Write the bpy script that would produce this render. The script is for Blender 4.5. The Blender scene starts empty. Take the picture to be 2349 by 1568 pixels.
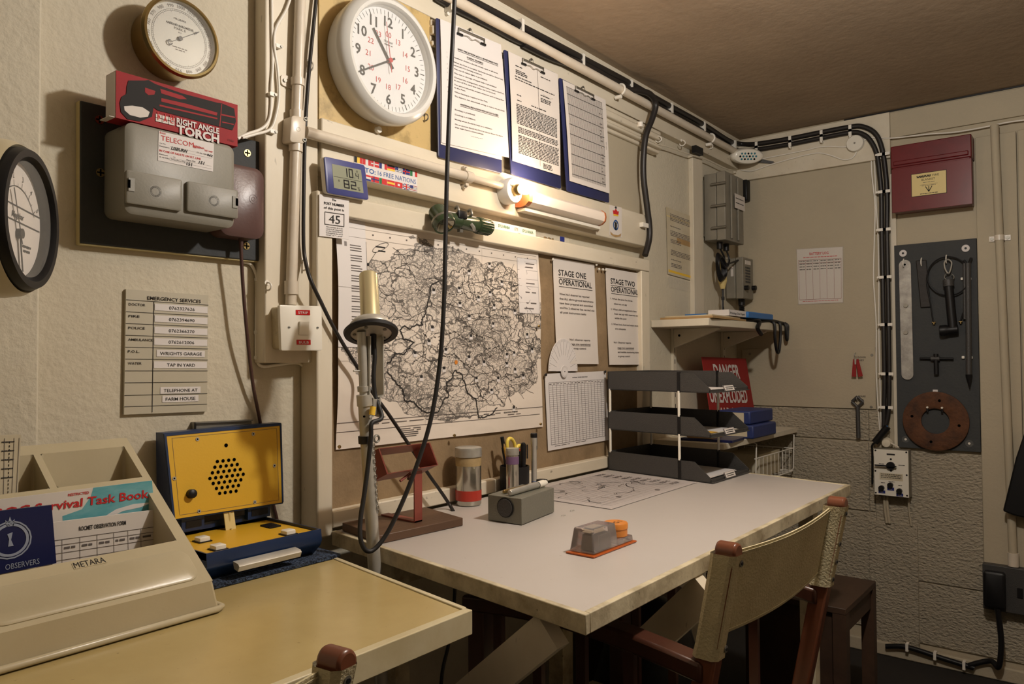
import bpy, bmesh, math, random
from mathutils import Vector as V, Matrix
random.seed(7)
sc = bpy.context.scene
# ---------------------------------------------------------------- camera, world, lights, exposure
FPX, CX, CY = 1720.0, 1174.5, 784.0
CAM = V((0, -1.4, 1.24))
_y, _p, _r = [math.radians(a) for a in (38.75, 1.36, -0.345)]
FW = V((math.cos(_y)*math.cos(_p), math.sin(_y)*math.cos(_p), math.sin(_p)))
_rt = V((math.sin(_y), -math.cos(_y), 0)); _up = _rt.cross(FW)
RT = math.cos(_r)*_rt + math.sin(_r)*_up; UP = -math.sin(_r)*_rt + math.cos(_r)*_up
cd = bpy.data.cameras.new('camera'); cam = bpy.data.objects.new('camera', cd); sc.collection.objects.link(cam)
cd.sensor_width = 36; cd.lens = FPX/2349*36; cd.clip_start = .02
mw = Matrix((RT, UP, -FW)).transposed().to_4x4(); mw.translation = CAM; cam.matrix_world = mw
sc.camera = cam
w = bpy.data.worlds.new('world'); sc.world = w; w.use_nodes = True
w.node_tree.nodes['Background'].inputs[0].default_value = (.9, .8, .65, 1)
w.node_tree.nodes['Background'].inputs[1].default_value = .02
sc.view_settings.view_transform = 'Standard'; sc.view_settings.look = 'None'
sc.view_settings.gamma = 1; sc.view_settings.use_curve_mapping = False
sc.view_settings.exposure = 0.0
def lamp(name, loc, power, col, size):
    l = bpy.data.lights.new(name, 'POINT'); l.energy = power; l.color = col; l.shadow_soft_size = size
    o = bpy.data.objects.new(name, l); o.location = loc; sc.collection.objects.link(o); return o
lamp('ceiling_lamp_light', (1.36, -1.16, 2.14), 54, (1, .945, .875), .04)
lamp('bulb_light', (1.712, -.122, 1.735), 2.3, (1, .74, .52), .02)

# ---------------------------------------------------------------- pixel of the photograph -> point on a real plane
def ray(px, py): return FW + RT*((px-CX)/FPX) - UP*((py-CY)/FPX)
def onA(px, py, ax, val):
    d = ray(px, py); return CAM + d*((val-CAM[ax])/d[ax])
def Y(px, py, v=0.): return onA(px, py, 1, v)
def X(px, py, v=3.455): return onA(px, py, 0, v)
def Z(px, py, v): return onA(px, py, 2, v)
def Dp(px, py, t): return CAM + ray(px, py)*t
def PL(px, py, p0, n):
    d = ray(px, py); return CAM + d*((p0-CAM).dot(n)/d.dot(n))

# ---------------------------------------------------------------- materials
MATS = {}
def lin(c):
    if isinstance(c, (int, float)): c = (c, c, c)
    return tuple(((x/255)/12.92 if x/255 <= .04045 else ((x/255+.055)/1.055)**2.4) for x in c) + (1,)
def M(name, col=None, rough=.55, metal=0., var=0., vs=8., bump=0., bs=60., col2=None, speck=0., alpha=1., emit=0., stretch=None, spec=None, trans=0., thr=(.35, .7), bd=.004):
    if col is None: return MATS[name]
    m = bpy.data.materials.new(name); m.use_nodes = True; MATS[name] = m
    nt = m.node_tree; N = nt.nodes; Lk = nt.links; b = N['Principled BSDF']
    b.inputs['Base Color'].default_value = lin(col); b.inputs['Roughness'].default_value = rough; b.inputs['Metallic'].default_value = metal
    if spec is not None: b.inputs['Specular IOR Level'].default_value = spec
    if trans: b.inputs['Transmission Weight'].default_value = trans; b.inputs['IOR'].default_value = 1.45
    b.inputs['Alpha'].default_value = alpha
    if emit: b.inputs['Emission Color'].default_value = lin(col); b.inputs['Emission Strength'].default_value = emit
    if var or bump or speck:
        tc = N.new('ShaderNodeTexCoord'); mp = N.new('ShaderNodeMapping'); Lk.new(tc.outputs['Object'], mp.inputs[0])
        if stretch: mp.inputs['Scale'].default_value = stretch
    src = None
    if var:
        n = N.new('ShaderNodeTexNoise'); n.inputs['Scale'].default_value = vs; n.inputs['Detail'].default_value = 6; n.inputs['Roughness'].default_value = .65
        Lk.new(mp.outputs[0], n.inputs['Vector'])
        rp = N.new('ShaderNodeMapRange'); rp.inputs[1].default_value = thr[0]; rp.inputs[2].default_value = thr[1]; rp.inputs[3].default_value = 0; rp.inputs[4].default_value = var
        Lk.new(n.outputs['Fac'], rp.inputs[0])
        mx = N.new('ShaderNodeMix'); mx.data_type = 'RGBA'; mx.inputs[6].default_value = lin(col)
        mx.inputs[7].default_value = lin(col2 if col2 else tuple(c*.55 for c in (col if not isinstance(col, (int, float)) else (col,)*3)))
        Lk.new(rp.outputs[0], mx.inputs[0]); src = mx.outputs[2]
    if speck:
        n = N.new('ShaderNodeTexNoise'); n.inputs['Scale'].default_value = 90; n.inputs['Detail'].default_value = 3
        Lk.new(mp.outputs[0], n.inputs['Vector'])
        rp = N.new('ShaderNodeMapRange'); rp.inputs[1].default_value = .70; rp.inputs[2].default_value = .78; rp.inputs[3].default_value = 0; rp.inputs[4].default_value = speck
        Lk.new(n.outputs['Fac'], rp.inputs[0])
        mx = N.new('ShaderNodeMix'); mx.data_type = 'RGBA'; mx.inputs[6].default_value = lin(col); mx.inputs[7].default_value = lin((70, 55, 35))
        if src: Lk.new(src, mx.inputs[6])
        Lk.new(rp.outputs[0], mx.inputs[0]); src = mx.outputs[2]
    if src: Lk.new(src, b.inputs['Base Color'])
    if bump:
        n = N.new('ShaderNodeTexNoise'); n.inputs['Scale'].default_value = bs; n.inputs['Detail'].default_value = 4
        Lk.new(mp.outputs[0], n.inputs['Vector'])
        bp = N.new('ShaderNodeBump'); bp.inputs['Strength'].default_value = bump; bp.inputs['Distance'].default_value = bd
        Lk.new(n.outputs['Fac'], bp.inputs['Height']); Lk.new(bp.outputs[0], b.inputs['Normal'])
    return m
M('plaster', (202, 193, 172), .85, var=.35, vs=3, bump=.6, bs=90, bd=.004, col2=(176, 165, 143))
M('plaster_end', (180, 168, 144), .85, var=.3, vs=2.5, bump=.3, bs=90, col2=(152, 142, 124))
M('embossed', (172, 161, 140), .7, var=.25, vs=4, bump=1., bs=70, bd=.014, col2=(140, 130, 112), stretch=(1, 1, 1.7))
M('ceiling_paint', (168, 148, 124), .9, var=.45, vs=2.2, bump=.45, bs=30, col2=(134, 114, 92))
M('rear_paint', (150, 138, 120), .9)
M('dark_floor', (36, 31, 26), .9, var=.4, vs=8)
M('timber', (216, 206, 186), .45, var=.45, vs=6, bump=.2, bs=18, col2=(184, 168, 138), speck=.6, stretch=(.35, 1, 1))
M('timber_v', (216, 206, 186), .45, var=.45, vs=6, bump=.2, bs=18, col2=(184, 168, 138), speck=.6, stretch=(1, 1, .3))
M('timber_worn', (204, 192, 162), .5, var=.8, vs=14, bump=.4, bs=40, col2=(120, 102, 72), speck=.7, thr=(.42, .7))
M('conduit', (214, 203, 186), .3, var=.3, vs=12, bump=.15, bs=40, col2=(180, 160, 130), speck=.3)
M('hardboard_y', (196, 168, 112), .5, var=.65, vs=17, col2=(138, 118, 72), thr=(.52, .66))
M('pinboard', (152, 128, 96), .95, var=.7, vs=9, bump=.3, bs=150, col2=(108, 88, 62))
M('white_top', (186, 179, 173), .38, var=.25, vs=5, col2=(172, 163, 152), speck=.25)
M('yellow_top', (184, 164, 112), .22, var=.5, vs=5, col2=(158, 136, 86), speck=.5)
M('cream_edge', (204, 193, 160), .4, var=.5, vs=10, bump=.2, bs=30, col2=(168, 150, 104))
M('cream_plastic', (190, 178, 148), .3, var=.35, vs=6, col2=(164, 150, 118), bump=.04, bs=200)
M('white_plastic', (228, 222, 208), .3)
M('white_clip', (232, 226, 214), .4)
M('white_enamel', (212, 210, 204), .22)
M('dial_white', (222, 222, 222), .5)
M('paper', (214, 206, 198), .75, var=.2, vs=5, col2=(196, 184, 168))
M('paper_w', (216, 210, 206), .7)
M('chart_paper', (182, 174, 170), .5)
M('paper_old', (200, 190, 166), .8, var=.6, vs=7, col2=(170, 150, 110))
M('ink', (34, 31, 30), .8)
M('ink_grey', (96, 88, 84), .8)
M('ink_soft', (128, 120, 114), .8)
M('red_ink', (190, 34, 34), .7)
M('red', (150, 20, 24), .6, spec=.25, var=.2, vs=20)
M('red_dymo', (186, 26, 28), .3)
M('blue_ink', (30, 84, 150), .6)
M('flag_blue', (28, 40, 110), .6); M('flag_red', (196, 34, 34), .6); M('flag_yellow', (232, 190, 60), .6); M('flag_green', (20, 110, 60), .6)
M('clip_blue', (40, 45, 86), .4, var=.3, vs=9, col2=(32, 36, 76))
M('lcd_blue', (66, 70, 124), .4)
M('lcd', (142, 144, 122), .3)
M('steel', (200, 198, 190), .3, .65, var=.3, vs=20)
M('dull_steel', (150, 146, 136), .5, .9, var=.4, vs=12, bump=.1)
M('alu', (196, 192, 182), .4, .45, var=.35, vs=14, bump=.1, bs=90, col2=(120, 114, 100))
M('brass', (184, 160, 108), .28, 1., var=.3, vs=15)
M('probe_gold', (214, 202, 160), .3, .6)
M('silver_dial', (160, 158, 148), .45, .2, var=.4, vs=14, col2=(150, 146, 134))
M('black', (20, 19, 20), .45, spec=.35)
M('black_rubber', (30, 28, 28), .55, bump=.1)
M('black_cable', (36, 32, 30), .45, var=.3, vs=60)
M('black_tray', (62, 60, 58), .45, bump=.35, bs=300)
M('board_cream', (186, 178, 158), .5, var=.3, vs=8, col2=(164, 154, 130))
M('hole', (5, 5, 5), 1., spec=0)
M('phone_grey', (134, 130, 118), .45, bump=.06, bs=260, var=.15, vs=6)
M('phone_brown', (92, 68, 64), .35, bump=.05, bs=200)
M('brown_cord', (74, 48, 42), .45)
M('board_grey', (58, 59, 58), .75, var=.5, vs=9, bump=.3, bs=90, col2=(44, 48, 52))
M('board_edge', (196, 180, 130), .8)
M('radio_blue', (24, 46, 84), .35, bump=.06, bs=200, var=.25, vs=10)
M('radio_yellow', (214, 168, 40), .42, bump=.05, bs=250, var=.2, vs=7, col2=(190, 142, 28))
M('carpet', (70, 86, 112), 1., var=1., vs=230, bump=1., bs=300, bd=.008, col2=(18, 26, 44), thr=(.44, .58))
M('key_white', (230, 226, 214), .35)
M('green', (54, 68, 44), .25, var=.2, vs=20)
M('reflector', (190, 186, 170), .12, .9)
M('map_red_metal', (140, 70, 58), .42, var=.25, vs=14)
M('dark_wood', (98, 72, 52), .5, var=.6, vs=6, bump=.3, bs=40, col2=(58, 38, 26), stretch=(.3, 2, 1))
M('chair_wood', (74, 42, 30), .3, var=.6, vs=10, col2=(38, 20, 14), stretch=(1, 1, .25))
M('chair_wood_lit', (112, 64, 42), .3, var=.5, vs=10, col2=(70, 36, 24), stretch=(1, 1, .25))  # same wood as the arms; light on the back posts put into the colour
M('crate_wood', (72, 50, 34), .6, var=.7, vs=7, bump=.3, bs=40, col2=(40, 27, 18), stretch=(.4, 1, 1))
M('canvas', (202, 190, 154), .95, var=.6, vs=9, bump=.6, bs=230, col2=(164, 150, 114))
M('red_tape', (176, 54, 40), .4); M('purple_tape', (112, 84, 116), .45)
M('tin', (200, 196, 184), .22, .9, var=.4, vs=10, bump=.12, bs=16, stretch=(1, 1, .3))
M('beige_label', (176, 150, 104), .6, var=.6, vs=26, bump=.2)
M('hammer_grey', (122, 120, 108), .4, .3, bump=.25, bs=260)
M('clear', (225, 215, 212), .08, trans=.85, alpha=1.)
M('clear_film', (225, 220, 210), .08, alpha=.09)
M('orange', (206, 128, 52), .4); M('amber_base', (176, 84, 28), .3)
M('scissor_yellow', (232, 206, 90), .35); M('pencil_y', (206, 160, 60), .5)
M('danger_red', (146, 34, 32), .6, var=.2, vs=4, col2=(120, 24, 24), spec=.3)
M('binder_blue', (38, 52, 104), .5, bump=.1)
M('bright_blue', (40, 110, 180), .4)
M('cardboard', (176, 142, 94), .8, var=.3, vs=8)
M('cardboard_pale', (206, 192, 158), .8, var=.3, vs=8)
M('grey_enclosure', (132, 126, 112), .5, var=.3, vs=9, bump=.1)
M('shelf_white', (224, 214, 192), .5, var=.2, vs=5)
M('blanket_red', (102, 25, 29), .3, var=.6, vs=7, col2=(70, 20, 22), thr=(.5, .7))
M('label_cream', (214, 192, 128), .5)
M('rust', (98, 60, 34), .85, var=.9, vs=22, bump=.8, bs=70, col2=(52, 34, 24))
M('galv', (176, 172, 164), .5, .5, var=.7, vs=30, bump=.3, bs=40, col2=(120, 116, 110))
M('leather', (34, 28, 24), .6, bump=.3)
M('teal', (36, 110, 124), .6)
M('book_teal', (62, 148, 160), .35, var=.7, vs=9, col2=(150, 196, 200), stretch=(1, 1, 3))
M('navy', (20, 28, 74), .35)
M('crest_silver', (150, 158, 176), .5)
M('lamp_diff', (240, 226, 210), .3, spec=.4)
M('lamp_cap', (176, 104, 62), .4)
M('glow', (255, 214, 160), .5, emit=40.)
M('pine', (176, 140, 90), .6, var=.4, vs=9)

# ---------------------------------------------------------------- mesh builder
def ident(u, v, w): return V((u, v, w))
class Sheet:
    """quad TL TR BR BL: u 0..1 right, v 0..1 down, w metres towards the room"""
    def __init__(s, tl, tr, br, bl, flip=1):
        s.c = (V(tl), V(tr), V(br), V(bl)); s.n = (s.c[3]-s.c[0]).cross(s.c[1]-s.c[0]).normalized()*flip
        if s.n.dot(CAM-s.c[0]) < 0: s.n = -s.n
        s.W = ((s.c[1]-s.c[0]).length+(s.c[2]-s.c[3]).length)/2; s.H = ((s.c[3]-s.c[0]).length+(s.c[2]-s.c[1]).length)/2
        s.bend = None
    def __call__(s, u, v, w=0.):
        a, b, c, d = s.c
        p = a*(1-u)*(1-v)+b*u*(1-v)+c*u*v+d*(1-u)*v
        if s.bend: w = w+s.bend(u, v)
        return p+s.n*w
def SY(pts, y): return Sheet(*[Y(px, py, y) for px, py in pts])
def SX(pts, x=3.455): return Sheet(*[X(px, py, x) for px, py in pts])
def SZ(pts, z): return Sheet(*[Z(px, py, z) for px, py in pts])
def RY(x0, z0, x1, z1, y): return Sheet((x0, y, z0), (x1, y, z0), (x1, y, z1), (x0, y, z1))
def RX(y0, z0, y1, z1, x=3.455): return Sheet((x, y0, z0), (x, y1, z0), (x, y1, z1), (x, y0, z1))
GL = {}
def glyphs(s, bold=0.):
    k = (s, bold)
    if k not in GL:
        cu = bpy.data.curves.new('t', 'FONT'); cu.body = s; cu.resolution_u = 2; cu.offset = bold; cu.size = 1
        ob = bpy.data.objects.new('t', cu); me = ob.to_mesh()
        vs = [(v.co.x, v.co.y) for v in me.vertices]; fs = [tuple(p.vertices) for p in me.polygons]
        ob.to_mesh_clear(); bpy.data.objects.remove(ob); bpy.data.curves.remove(cu)
        x0 = min([v[0] for v in vs] or [0]); x1 = max([v[0] for v in vs] or [1])
        GL[k] = (vs, fs, x0, x1)
    return GL[k]
def frame_of(d):
    d = d.normalized(); a = V((0, 0, 1)) if abs(d.z) < .9 else V((1, 0, 0))
    x = a.cross(d).normalized(); return x, d.cross(x)
class MB:
    def __init__(s): s.v = []; s.f = []; s.m = []; s.ms = []; s.uv = {}
    def mi(s, name):
        if name not in s.ms: s.ms.append(name)
        return s.ms.index(name)
    def add(s, vs, fs, mat):
        o = len(s.v); s.v += [V(p) for p in vs]; i = s.mi(mat)
        for f in fs: s.f.append(tuple(k+o for k in f)); s.m.append(i)
        return s
    def hexa(s, p, mat): return s.add(p, [(0, 3, 2, 1), (4, 5, 6, 7), (0, 1, 5, 4), (1, 2, 6, 5), (2, 3, 7, 6), (3, 0, 4, 7)], mat)
    def box(s, m, u0, v0, u1, v1, w0, w1, mat):
        return s.hexa([m(u0, v0, w0), m(u1, v0, w0), m(u1, v1, w0), m(u0, v1, w0), m(u0, v0, w1), m(u1, v0, w1), m(u1, v1, w1), m(u0, v1, w1)], mat)
    def wb(s, x0, x1, y0, y1, z0, z1, mat): return s.box(ident, x0, y0, x1, y1, z0, z1, mat)
    def quad(s, m, u0, v0, u1, v1, w, mat):
        if getattr(m, 'bend', None):
            nu = max(1, math.ceil(abs(u1-u0)/.06)); nv = max(1, math.ceil(abs(v1-v0)/.06))
            if nu*nv > 1: return s.add([m(u0+(u1-u0)*i/nu, v0+(v1-v0)*j/nv, w) for j in range(nv+1) for i in range(nu+1)], [(j*(nu+1)+i, j*(nu+1)+i+1, (j+1)*(nu+1)+i+1, (j+1)*(nu+1)+i) for j in range(nv) for i in range(nu)], mat)
        return s.add([m(u0, v0, w), m(u1, v0, w), m(u1, v1, w), m(u0, v1, w)], [(0, 1, 2, 3)], mat)
    def grid(s, m, nu, nv, th, mat):
        vs = [m(i/nu, j/nv, k) for k in (0, th) for j in range(nv+1) for i in range(nu+1)]; n = (nu+1)*(nv+1); fs = []
        for j in range(nv):
            for i in range(nu):
                a = j*(nu+1)+i; q = (a, a+1, a+nu+2, a+nu+1); fs.append(tuple(x+n for x in q)); fs.append(q[::-1])
        for i in range(nu): fs += [(i, i+n, i+1+n, i+1)]; a = nv*(nu+1)+i; fs += [(a, a+1, a+1+n, a+n)]
        for j in range(nv): a = j*(nu+1); b = a+nu+1; fs += [(a, b, b+n, a+n)]; a += nu; b += nu; fs += [(a, a+n, b+n, b)]
        return s.add(vs, fs, mat)
    def poly(s, m, pts, w0, w1, mat):
        n = len(pts); vs = [m(u, v, w0) for u, v in pts]+[m(u, v, w1) for u, v in pts]
        return s.add(vs, [tuple(range(n))[::-1], tuple(range(n, 2*n))]+[(i, (i+1) % n, (i+1) % n+n, i+n) for i in range(n)], mat)
    def line(s, m, pts, wd, w, mat):
        W, H = m.W, m.H; h = wd/2
        if getattr(m, 'bend', None):
            q = [pts[0]]
            for (a, b), (c, d) in zip(pts, pts[1:]): k = max(1, math.ceil(max(abs(c-a), abs(d-b))/.05)); q += [(a+(c-a)*i/k, b+(d-b)*i/k) for i in range(1, k+1)]
            pts = q
        for (a, b), (c, d) in zip(pts, pts[1:]):
            dx, dy = (c-a)*W, (d-b)*H; l = math.hypot(dx, dy) or 1; nx, ny = -dy/l*h/W, dx/l*h/H; ex, ey = dx/l*h*.6/W, dy/l*h*.6/H
            s.add([m(a-ex+nx, b-ey+ny, w), m(c+ex+nx, d+ey+ny, w), m(c+ex-nx, d+ey-ny, w), m(a-ex-nx, b-ey-ny, w)], [(0, 1, 2, 3)], mat)
        return s
    def disc(s, m, u, v, r, w0, w1, mat, seg=24, r0=None):
        pts = [(u+r/m.W*math.cos(6.28319*i/seg), v+r/m.H*math.sin(6.28319*i/seg)) for i in range(seg)]
        if w1-w0 < 1e-5: return s.add([m(a, b, w1) for a, b in pts], [tuple(range(seg))], mat)
        return s.poly(m, pts, w0, w1, mat)
    def ring(s, m, u, v, r0, r1, w, mat, seg=32, a0=0, a1=6.28319):
        vs = []
        for i in range(seg+1):
            a = a0+(a1-a0)*i/seg
            for r in (r0, r1): vs.append(m(u+r/m.W*math.cos(a), v+r/m.H*math.sin(a), w))
        return s.add(vs, [(2*i, 2*i+1, 2*i+3, 2*i+2) for i in range(seg)], mat)
    def text(s, m, t, u, v, h, mat, wd=None, al='l', bold=0., w=.0008, rot=0., slant=0.):
        """v = baseline (fraction), h = capital height in fraction of sheet height"""
        vs, fs, x0, x1 = glyphs(t, bold)
        if not fs: return s
        k = h*m.H/.70                      # metres per font unit
        kx = k if wd is None else wd*m.W/(x1-x0)
        off = {'l': x0, 'c': (x0+x1)/2, 'r': x1}[al]; c, sn = math.cos(rot), math.sin(rot); out = []
        for x, y in vs:
            a = (x-off)*kx+slant*y*k; b = y*k; a, b = a*c-b*sn, a*sn+b*c
            out.append(m(u+a/m.W, v-b/m.H, w))
        return s.add(out, fs, mat)
    def words(s, m, u0, v0, u1, h, mat='ink_grey', w=.0008, fill=.85, rnd=random):
        u = u0
        while u < u1-.01:
            l = rnd.uniform(.025, .09); e = min(u+l, u1)
            if rnd.random() < fill+.1: s.quad(m, u, v0, e, v0+h, w, mat)
            u = e+.012
        return s
    def cyl(s, a, b, r, mat, r2=None, seg=20, cap=True):
        a, b = V(a), V(b); x, y = frame_of(b-a); r2 = r if r2 is None else r2
        vs = [p+(x*math.cos(6.28319*i/seg)+y*math.sin(6.28319*i/seg))*q for p, q in ((a, r), (b, r2)) for i in range(seg)]
        fs = [(i, (i+1) % seg, (i+1) % seg+seg, i+seg) for i in range(seg)]
        if cap: fs += [tuple(range(seg))[::-1], tuple(range(seg, 2*seg))]
        return s.add(vs, fs, mat)
    def lathe(s, o, d, prof, mat, seg=40):
        """prof: list of (radius, height along d)"""
        o, d = V(o), V(d).normalized(); x, y = frame_of(d)
        vs = [o+d*h+(x*math.cos(6.28319*i/seg)+y*math.sin(6.28319*i/seg))*max(r, 1e-5) for r, h in prof for i in range(seg)]
        fs = [(k*seg+i, k*seg+(i+1) % seg, (k+1)*seg+(i+1) % seg, (k+1)*seg+i) for k in range(len(prof)-1) for i in range(seg)]
        return s.add(vs, fs, mat)
    def sph(s, c, r, mat, seg=16, sc=(1, 1, 1)):
        n = seg//2; c = V(c); vs = []; fs = []
        for j in range(n+1):
            t = math.pi*j/n
            for i in range(seg):
                a = 6.28319*i/seg; vs.append(c+V((r*sc[0]*math.sin(t)*math.cos(a), r*sc[1]*math.sin(t)*math.sin(a), r*sc[2]*math.cos(t))))
        for j in range(n):
            for i in range(seg): fs.append((j*seg+i, (j+1)*seg+i, (j+1)*seg+(i+1) % seg, j*seg+(i+1) % seg))
        return s.add(vs, fs, mat)
    def tube(s, pts, r, mat, seg=10, sub=6, smooth=True, closed=False):
        pts = [V(p) for p in pts]
        if smooth and len(pts) > 2:
            q = []; n = len(pts)
            for i in range(n-1):
                p0, p1, p2, p3 = pts[max(i-1, 0)], pts[i], pts[i+1], pts[min(i+2, n-1)]
                for k in range(sub):
                    t = k/sub; q.append(.5*((2*p1)+(p2-p0)*t+(2*p0-5*p1+4*p2-p3)*t*t+(3*p1-p0-3*p2+p3)*t**3))
            pts = q+[pts[-1]]
        x, y = frame_of(pts[1]-pts[0]); vs = []; n = len(pts)
        for i, p in enumerate(pts):
            d = (pts[min(i+1, n-1)]-pts[max(i-1, 0)]).normalized()
            x = (x-d*x.dot(d)).normalized(); y = d.cross(x)
            rr = r if not isinstance(r, (list, tuple)) else r[0]+(r[1]-r[0])*i/(n-1)
            vs += [p+(x*math.cos(6.28319*k/seg)+y*math.sin(6.28319*k/seg))*rr for k in range(seg)]
        fs = [(i*seg+k, i*seg+(k+1) % seg, (i+1)*seg+(k+1) % seg, (i+1)*seg+k) for i in range(n-1) for k in range(seg)]
        fs += [tuple(range(seg))[::-1], tuple(range((n-1)*seg, n*seg))]
        return s.add(vs, fs, mat)
    def rbox(s, m, u0, v0, u1, v1, w0, w1, r, mat, seg=4, top=None):
        """rounded-corner slab; r in metres; top = inset of the w1 face (metres)"""
        W, H = m.W, m.H; pts = []
        for cu, cv, a0 in ((u1-r/W, v1-r/H, 0), (u0+r/W, v1-r/H, 90), (u0+r/W, v0+r/H, 180), (u1-r/W, v0+r/H, 270)):
            for i in range(seg+1):
                a = math.radians(a0+90*i/seg); pts.append((cu+r/W*math.cos(a), cv+r/H*math.sin(a)))
        if not top: return s.poly(m, pts, w0, w1, mat)
        n = len(pts); cu, cv = (u0+u1)/2, (v0+v1)/2; su = 1-2*top/((u1-u0)*W); sv = 1-2*top/((v1-v0)*H)
        wm = w1-top*.7 if w1 > w0 else w1+top*.7
        vs = [m(u, v, w0) for u, v in pts]+[m(u, v, wm) for u, v in pts]+[m(cu+(u-cu)*su, cv+(v-cv)*sv, w1) for u, v in pts]
        fs = [(k*n+i, k*n+(i+1) % n, (k+1)*n+(i+1) % n, (k+1)*n+i) for k in range(2) for i in range(n)]+[tuple(range(n))[::-1], tuple(range(2*n, 3*n))]
        return s.add(vs, fs, mat)
def link(name, mb, parent=None, bevel=0., origin=None):
    me = bpy.data.meshes.new(name); root = parent
    if parent is not None:
        while root.parent: root = root.parent
        o = V(root.location)
    else: o = V(origin) if origin else sum(mb.v, V((0, 0, 0)))/max(1, len(mb.v))
    if parent is None and not origin: o.z = min(p.z for p in mb.v)
    me.from_pydata([p-o for p in mb.v], [], mb.f)
    for n in mb.ms: me.materials.append(MATS[n])
    me.polygons.foreach_set('material_index', mb.m); me.polygons.foreach_set('use_smooth', [True]*len(mb.f)); me.update()
    bm = bmesh.new(); bm.from_mesh(me); bmesh.ops.recalc_face_normals(bm, faces=bm.faces); bm.to_mesh(me); bm.free()
    me.set_sharp_from_angle(angle=math.radians(38))
    ob = bpy.data.objects.new(name, me); sc.collection.objects.link(ob)
    if parent is not None: ob.parent = parent
    else: ob.location = o
    if bevel:
        b = ob.modifiers.new('bevel', 'BEVEL'); b.width = bevel; b.segments = 2; b.limit_method = 'ANGLE'; b.angle_limit = math.radians(50)
    return ob
def thing(name, label, cat, loc, group=None):
    o = bpy.data.objects.new(name, None); o.empty_display_size = .02; o.location = V(loc); sc.collection.objects.link(o)
    o['label'] = label; o['category'] = cat
    if group: o['group'] = group
    return o
def solo(name, label, cat, mb, bevel=0., group=None):
    o = link(name, mb, None, bevel); o['label'] = label; o['category'] = cat
    if group: o['group'] = group
    return o
def part(par, name, mb, bevel=0., label=None):
    o = link(name, mb, par, bevel)
    if label: o['label'] = label
    return o
def struct(name, mb, bevel=0.):
    o = link(name, mb, None, bevel); o['kind'] = 'structure'; return o
def dup(root, delta, label=None):
    r = root.copy(); sc.collection.objects.link(r); r.location = root.location+V(delta)
    if label: r['label'] = label
    for ch in list(root.children):
        c = ch.copy(); sc.collection.objects.link(c); c.parent = r
        for g in list(ch.children): d = g.copy(); sc.collection.objects.link(d); d.parent = c
    return r
XE = 3.455; ZC = 2.281; ZD = .868
YB, YP, YF = -.04, -.035, -.06     # timber board face, pinboard face, frame face
# ================================================================= the room
struct('wall_front', MB().wb(.25, 3.6, 0, .08, -.02, 2.4, 'plaster'))
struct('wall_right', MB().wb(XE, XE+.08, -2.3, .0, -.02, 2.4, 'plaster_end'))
d_ = V((-.62, -.785, 0)).normalized(); n_ = V((.785, -.62, 0)).normalized(); c_ = Y(93, 500, 0); c_.z = 0
wl0 = V((.23, -.32, 0)); m_ = MB(); a_ = wl0-d_*.04; b_ = wl0+d_*.9
m_.hexa([a_-n_*.08+V((0, 0, -.02)), b_-n_*.08+V((0, 0, -.02)), b_+V((0, 0, -.02)), a_+V((0, 0, -.02)), a_-n_*.08+V((0, 0, 2.4)), b_-n_*.08+V((0, 0, 2.4)), b_+V((0, 0, 2.4)), a_+V((0, 0, 2.4))], 'plaster')
struct('wall_left', m_)
struct('wall_pier', MB().wb(.10, Y(93, 500, -.035).x, -.035, .02, 0, ZC, 'plaster'), .004)
struct('wall_rear', MB().wb(-1.3, 3.6, -2.38, -2.3, -.02, 2.4, 'rear_paint'))
struct('ceiling', MB().wb(-1.3, 3.6, -2.38, .08, ZC, ZC+.08, 'ceiling_paint'))
struct('floor', MB().wb(-1.3, 3.6, -2.38, .08, -.08, 0, 'dark_floor'))
# ceiling trims: grey beam along the map wall, dark gap along the end wall
struct('trim_1', MB().wb(.6, XE, -.028, 0, ZC-.012, ZC, 'timber'))
struct('trim_2', MB().wb(XE-.006, XE, -2.2, -.5, ZC-.006, ZC-.001, 'black'))

# tall timber board carrying the conduit and the switch
xb0 = Y(608, 500, YB).x; xb1 = Y(735, 500, YB).x; zb = Y(650, 832, YB).z
struct('trim_3', MB().wb(xb0, xb1-.006, YB, 0, zb, ZC-.012, 'timber_v'), .003)
# lower timber batten below the ceiling run (beam with hooks)
ztb = Y(1515, 300, -.03).z
struct('trim_4', MB().wb(xb1, XE, -.03, 0, ztb, ZC-.012, 'timber'), .002)
# moulding strip
xm1 = Y(1515, 330, -.035).x; zm0 = Y(1515, 353, -.035).z; zm1 = Y(1515, 303, -.035).z
m_ = MB(); x0 = Y(985, 120, -.03).x
for k, (a, b, d) in enumerate([(0, .18, .022), (.18, .34, .034), (.34, .52, .026), (.52, .8, .036), (.8, 1, .030)]):
    m_.wb(x0, xm1, -d-.008, 0, zm0+(zm1-zm0)*a, zm0+(zm1-zm0)*b, 'timber')
struct('trim_5', m_, .004)
# boards behind clock and clipboards
zp0 = Y(735, 268, -.03).z
zf0 = Y(1473, 564, -.045).z; zf1 = Y(735, 268, -.045).z
xf1 = Y(1473, 520, -.03).x; xc1 = Y(984, 200, -.025).x
struct('trim_6', MB().wb(xb1, xf1, -.045, 0, zf0, zf1, 'timber'), .003)
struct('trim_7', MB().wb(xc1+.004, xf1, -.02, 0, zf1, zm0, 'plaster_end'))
m_ = MB(); s_ = RY(xb1+.004, ztb, xc1, zf1, -.03); m_.wb(xb1+.004, xc1, -.03, -.001, zf1+.001, ztb-.001, 'hardboard_y')
o_ = solo('backing_board', 'mottled yellow hardboard panel behind the round wall clock', 'board', m_)
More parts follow.
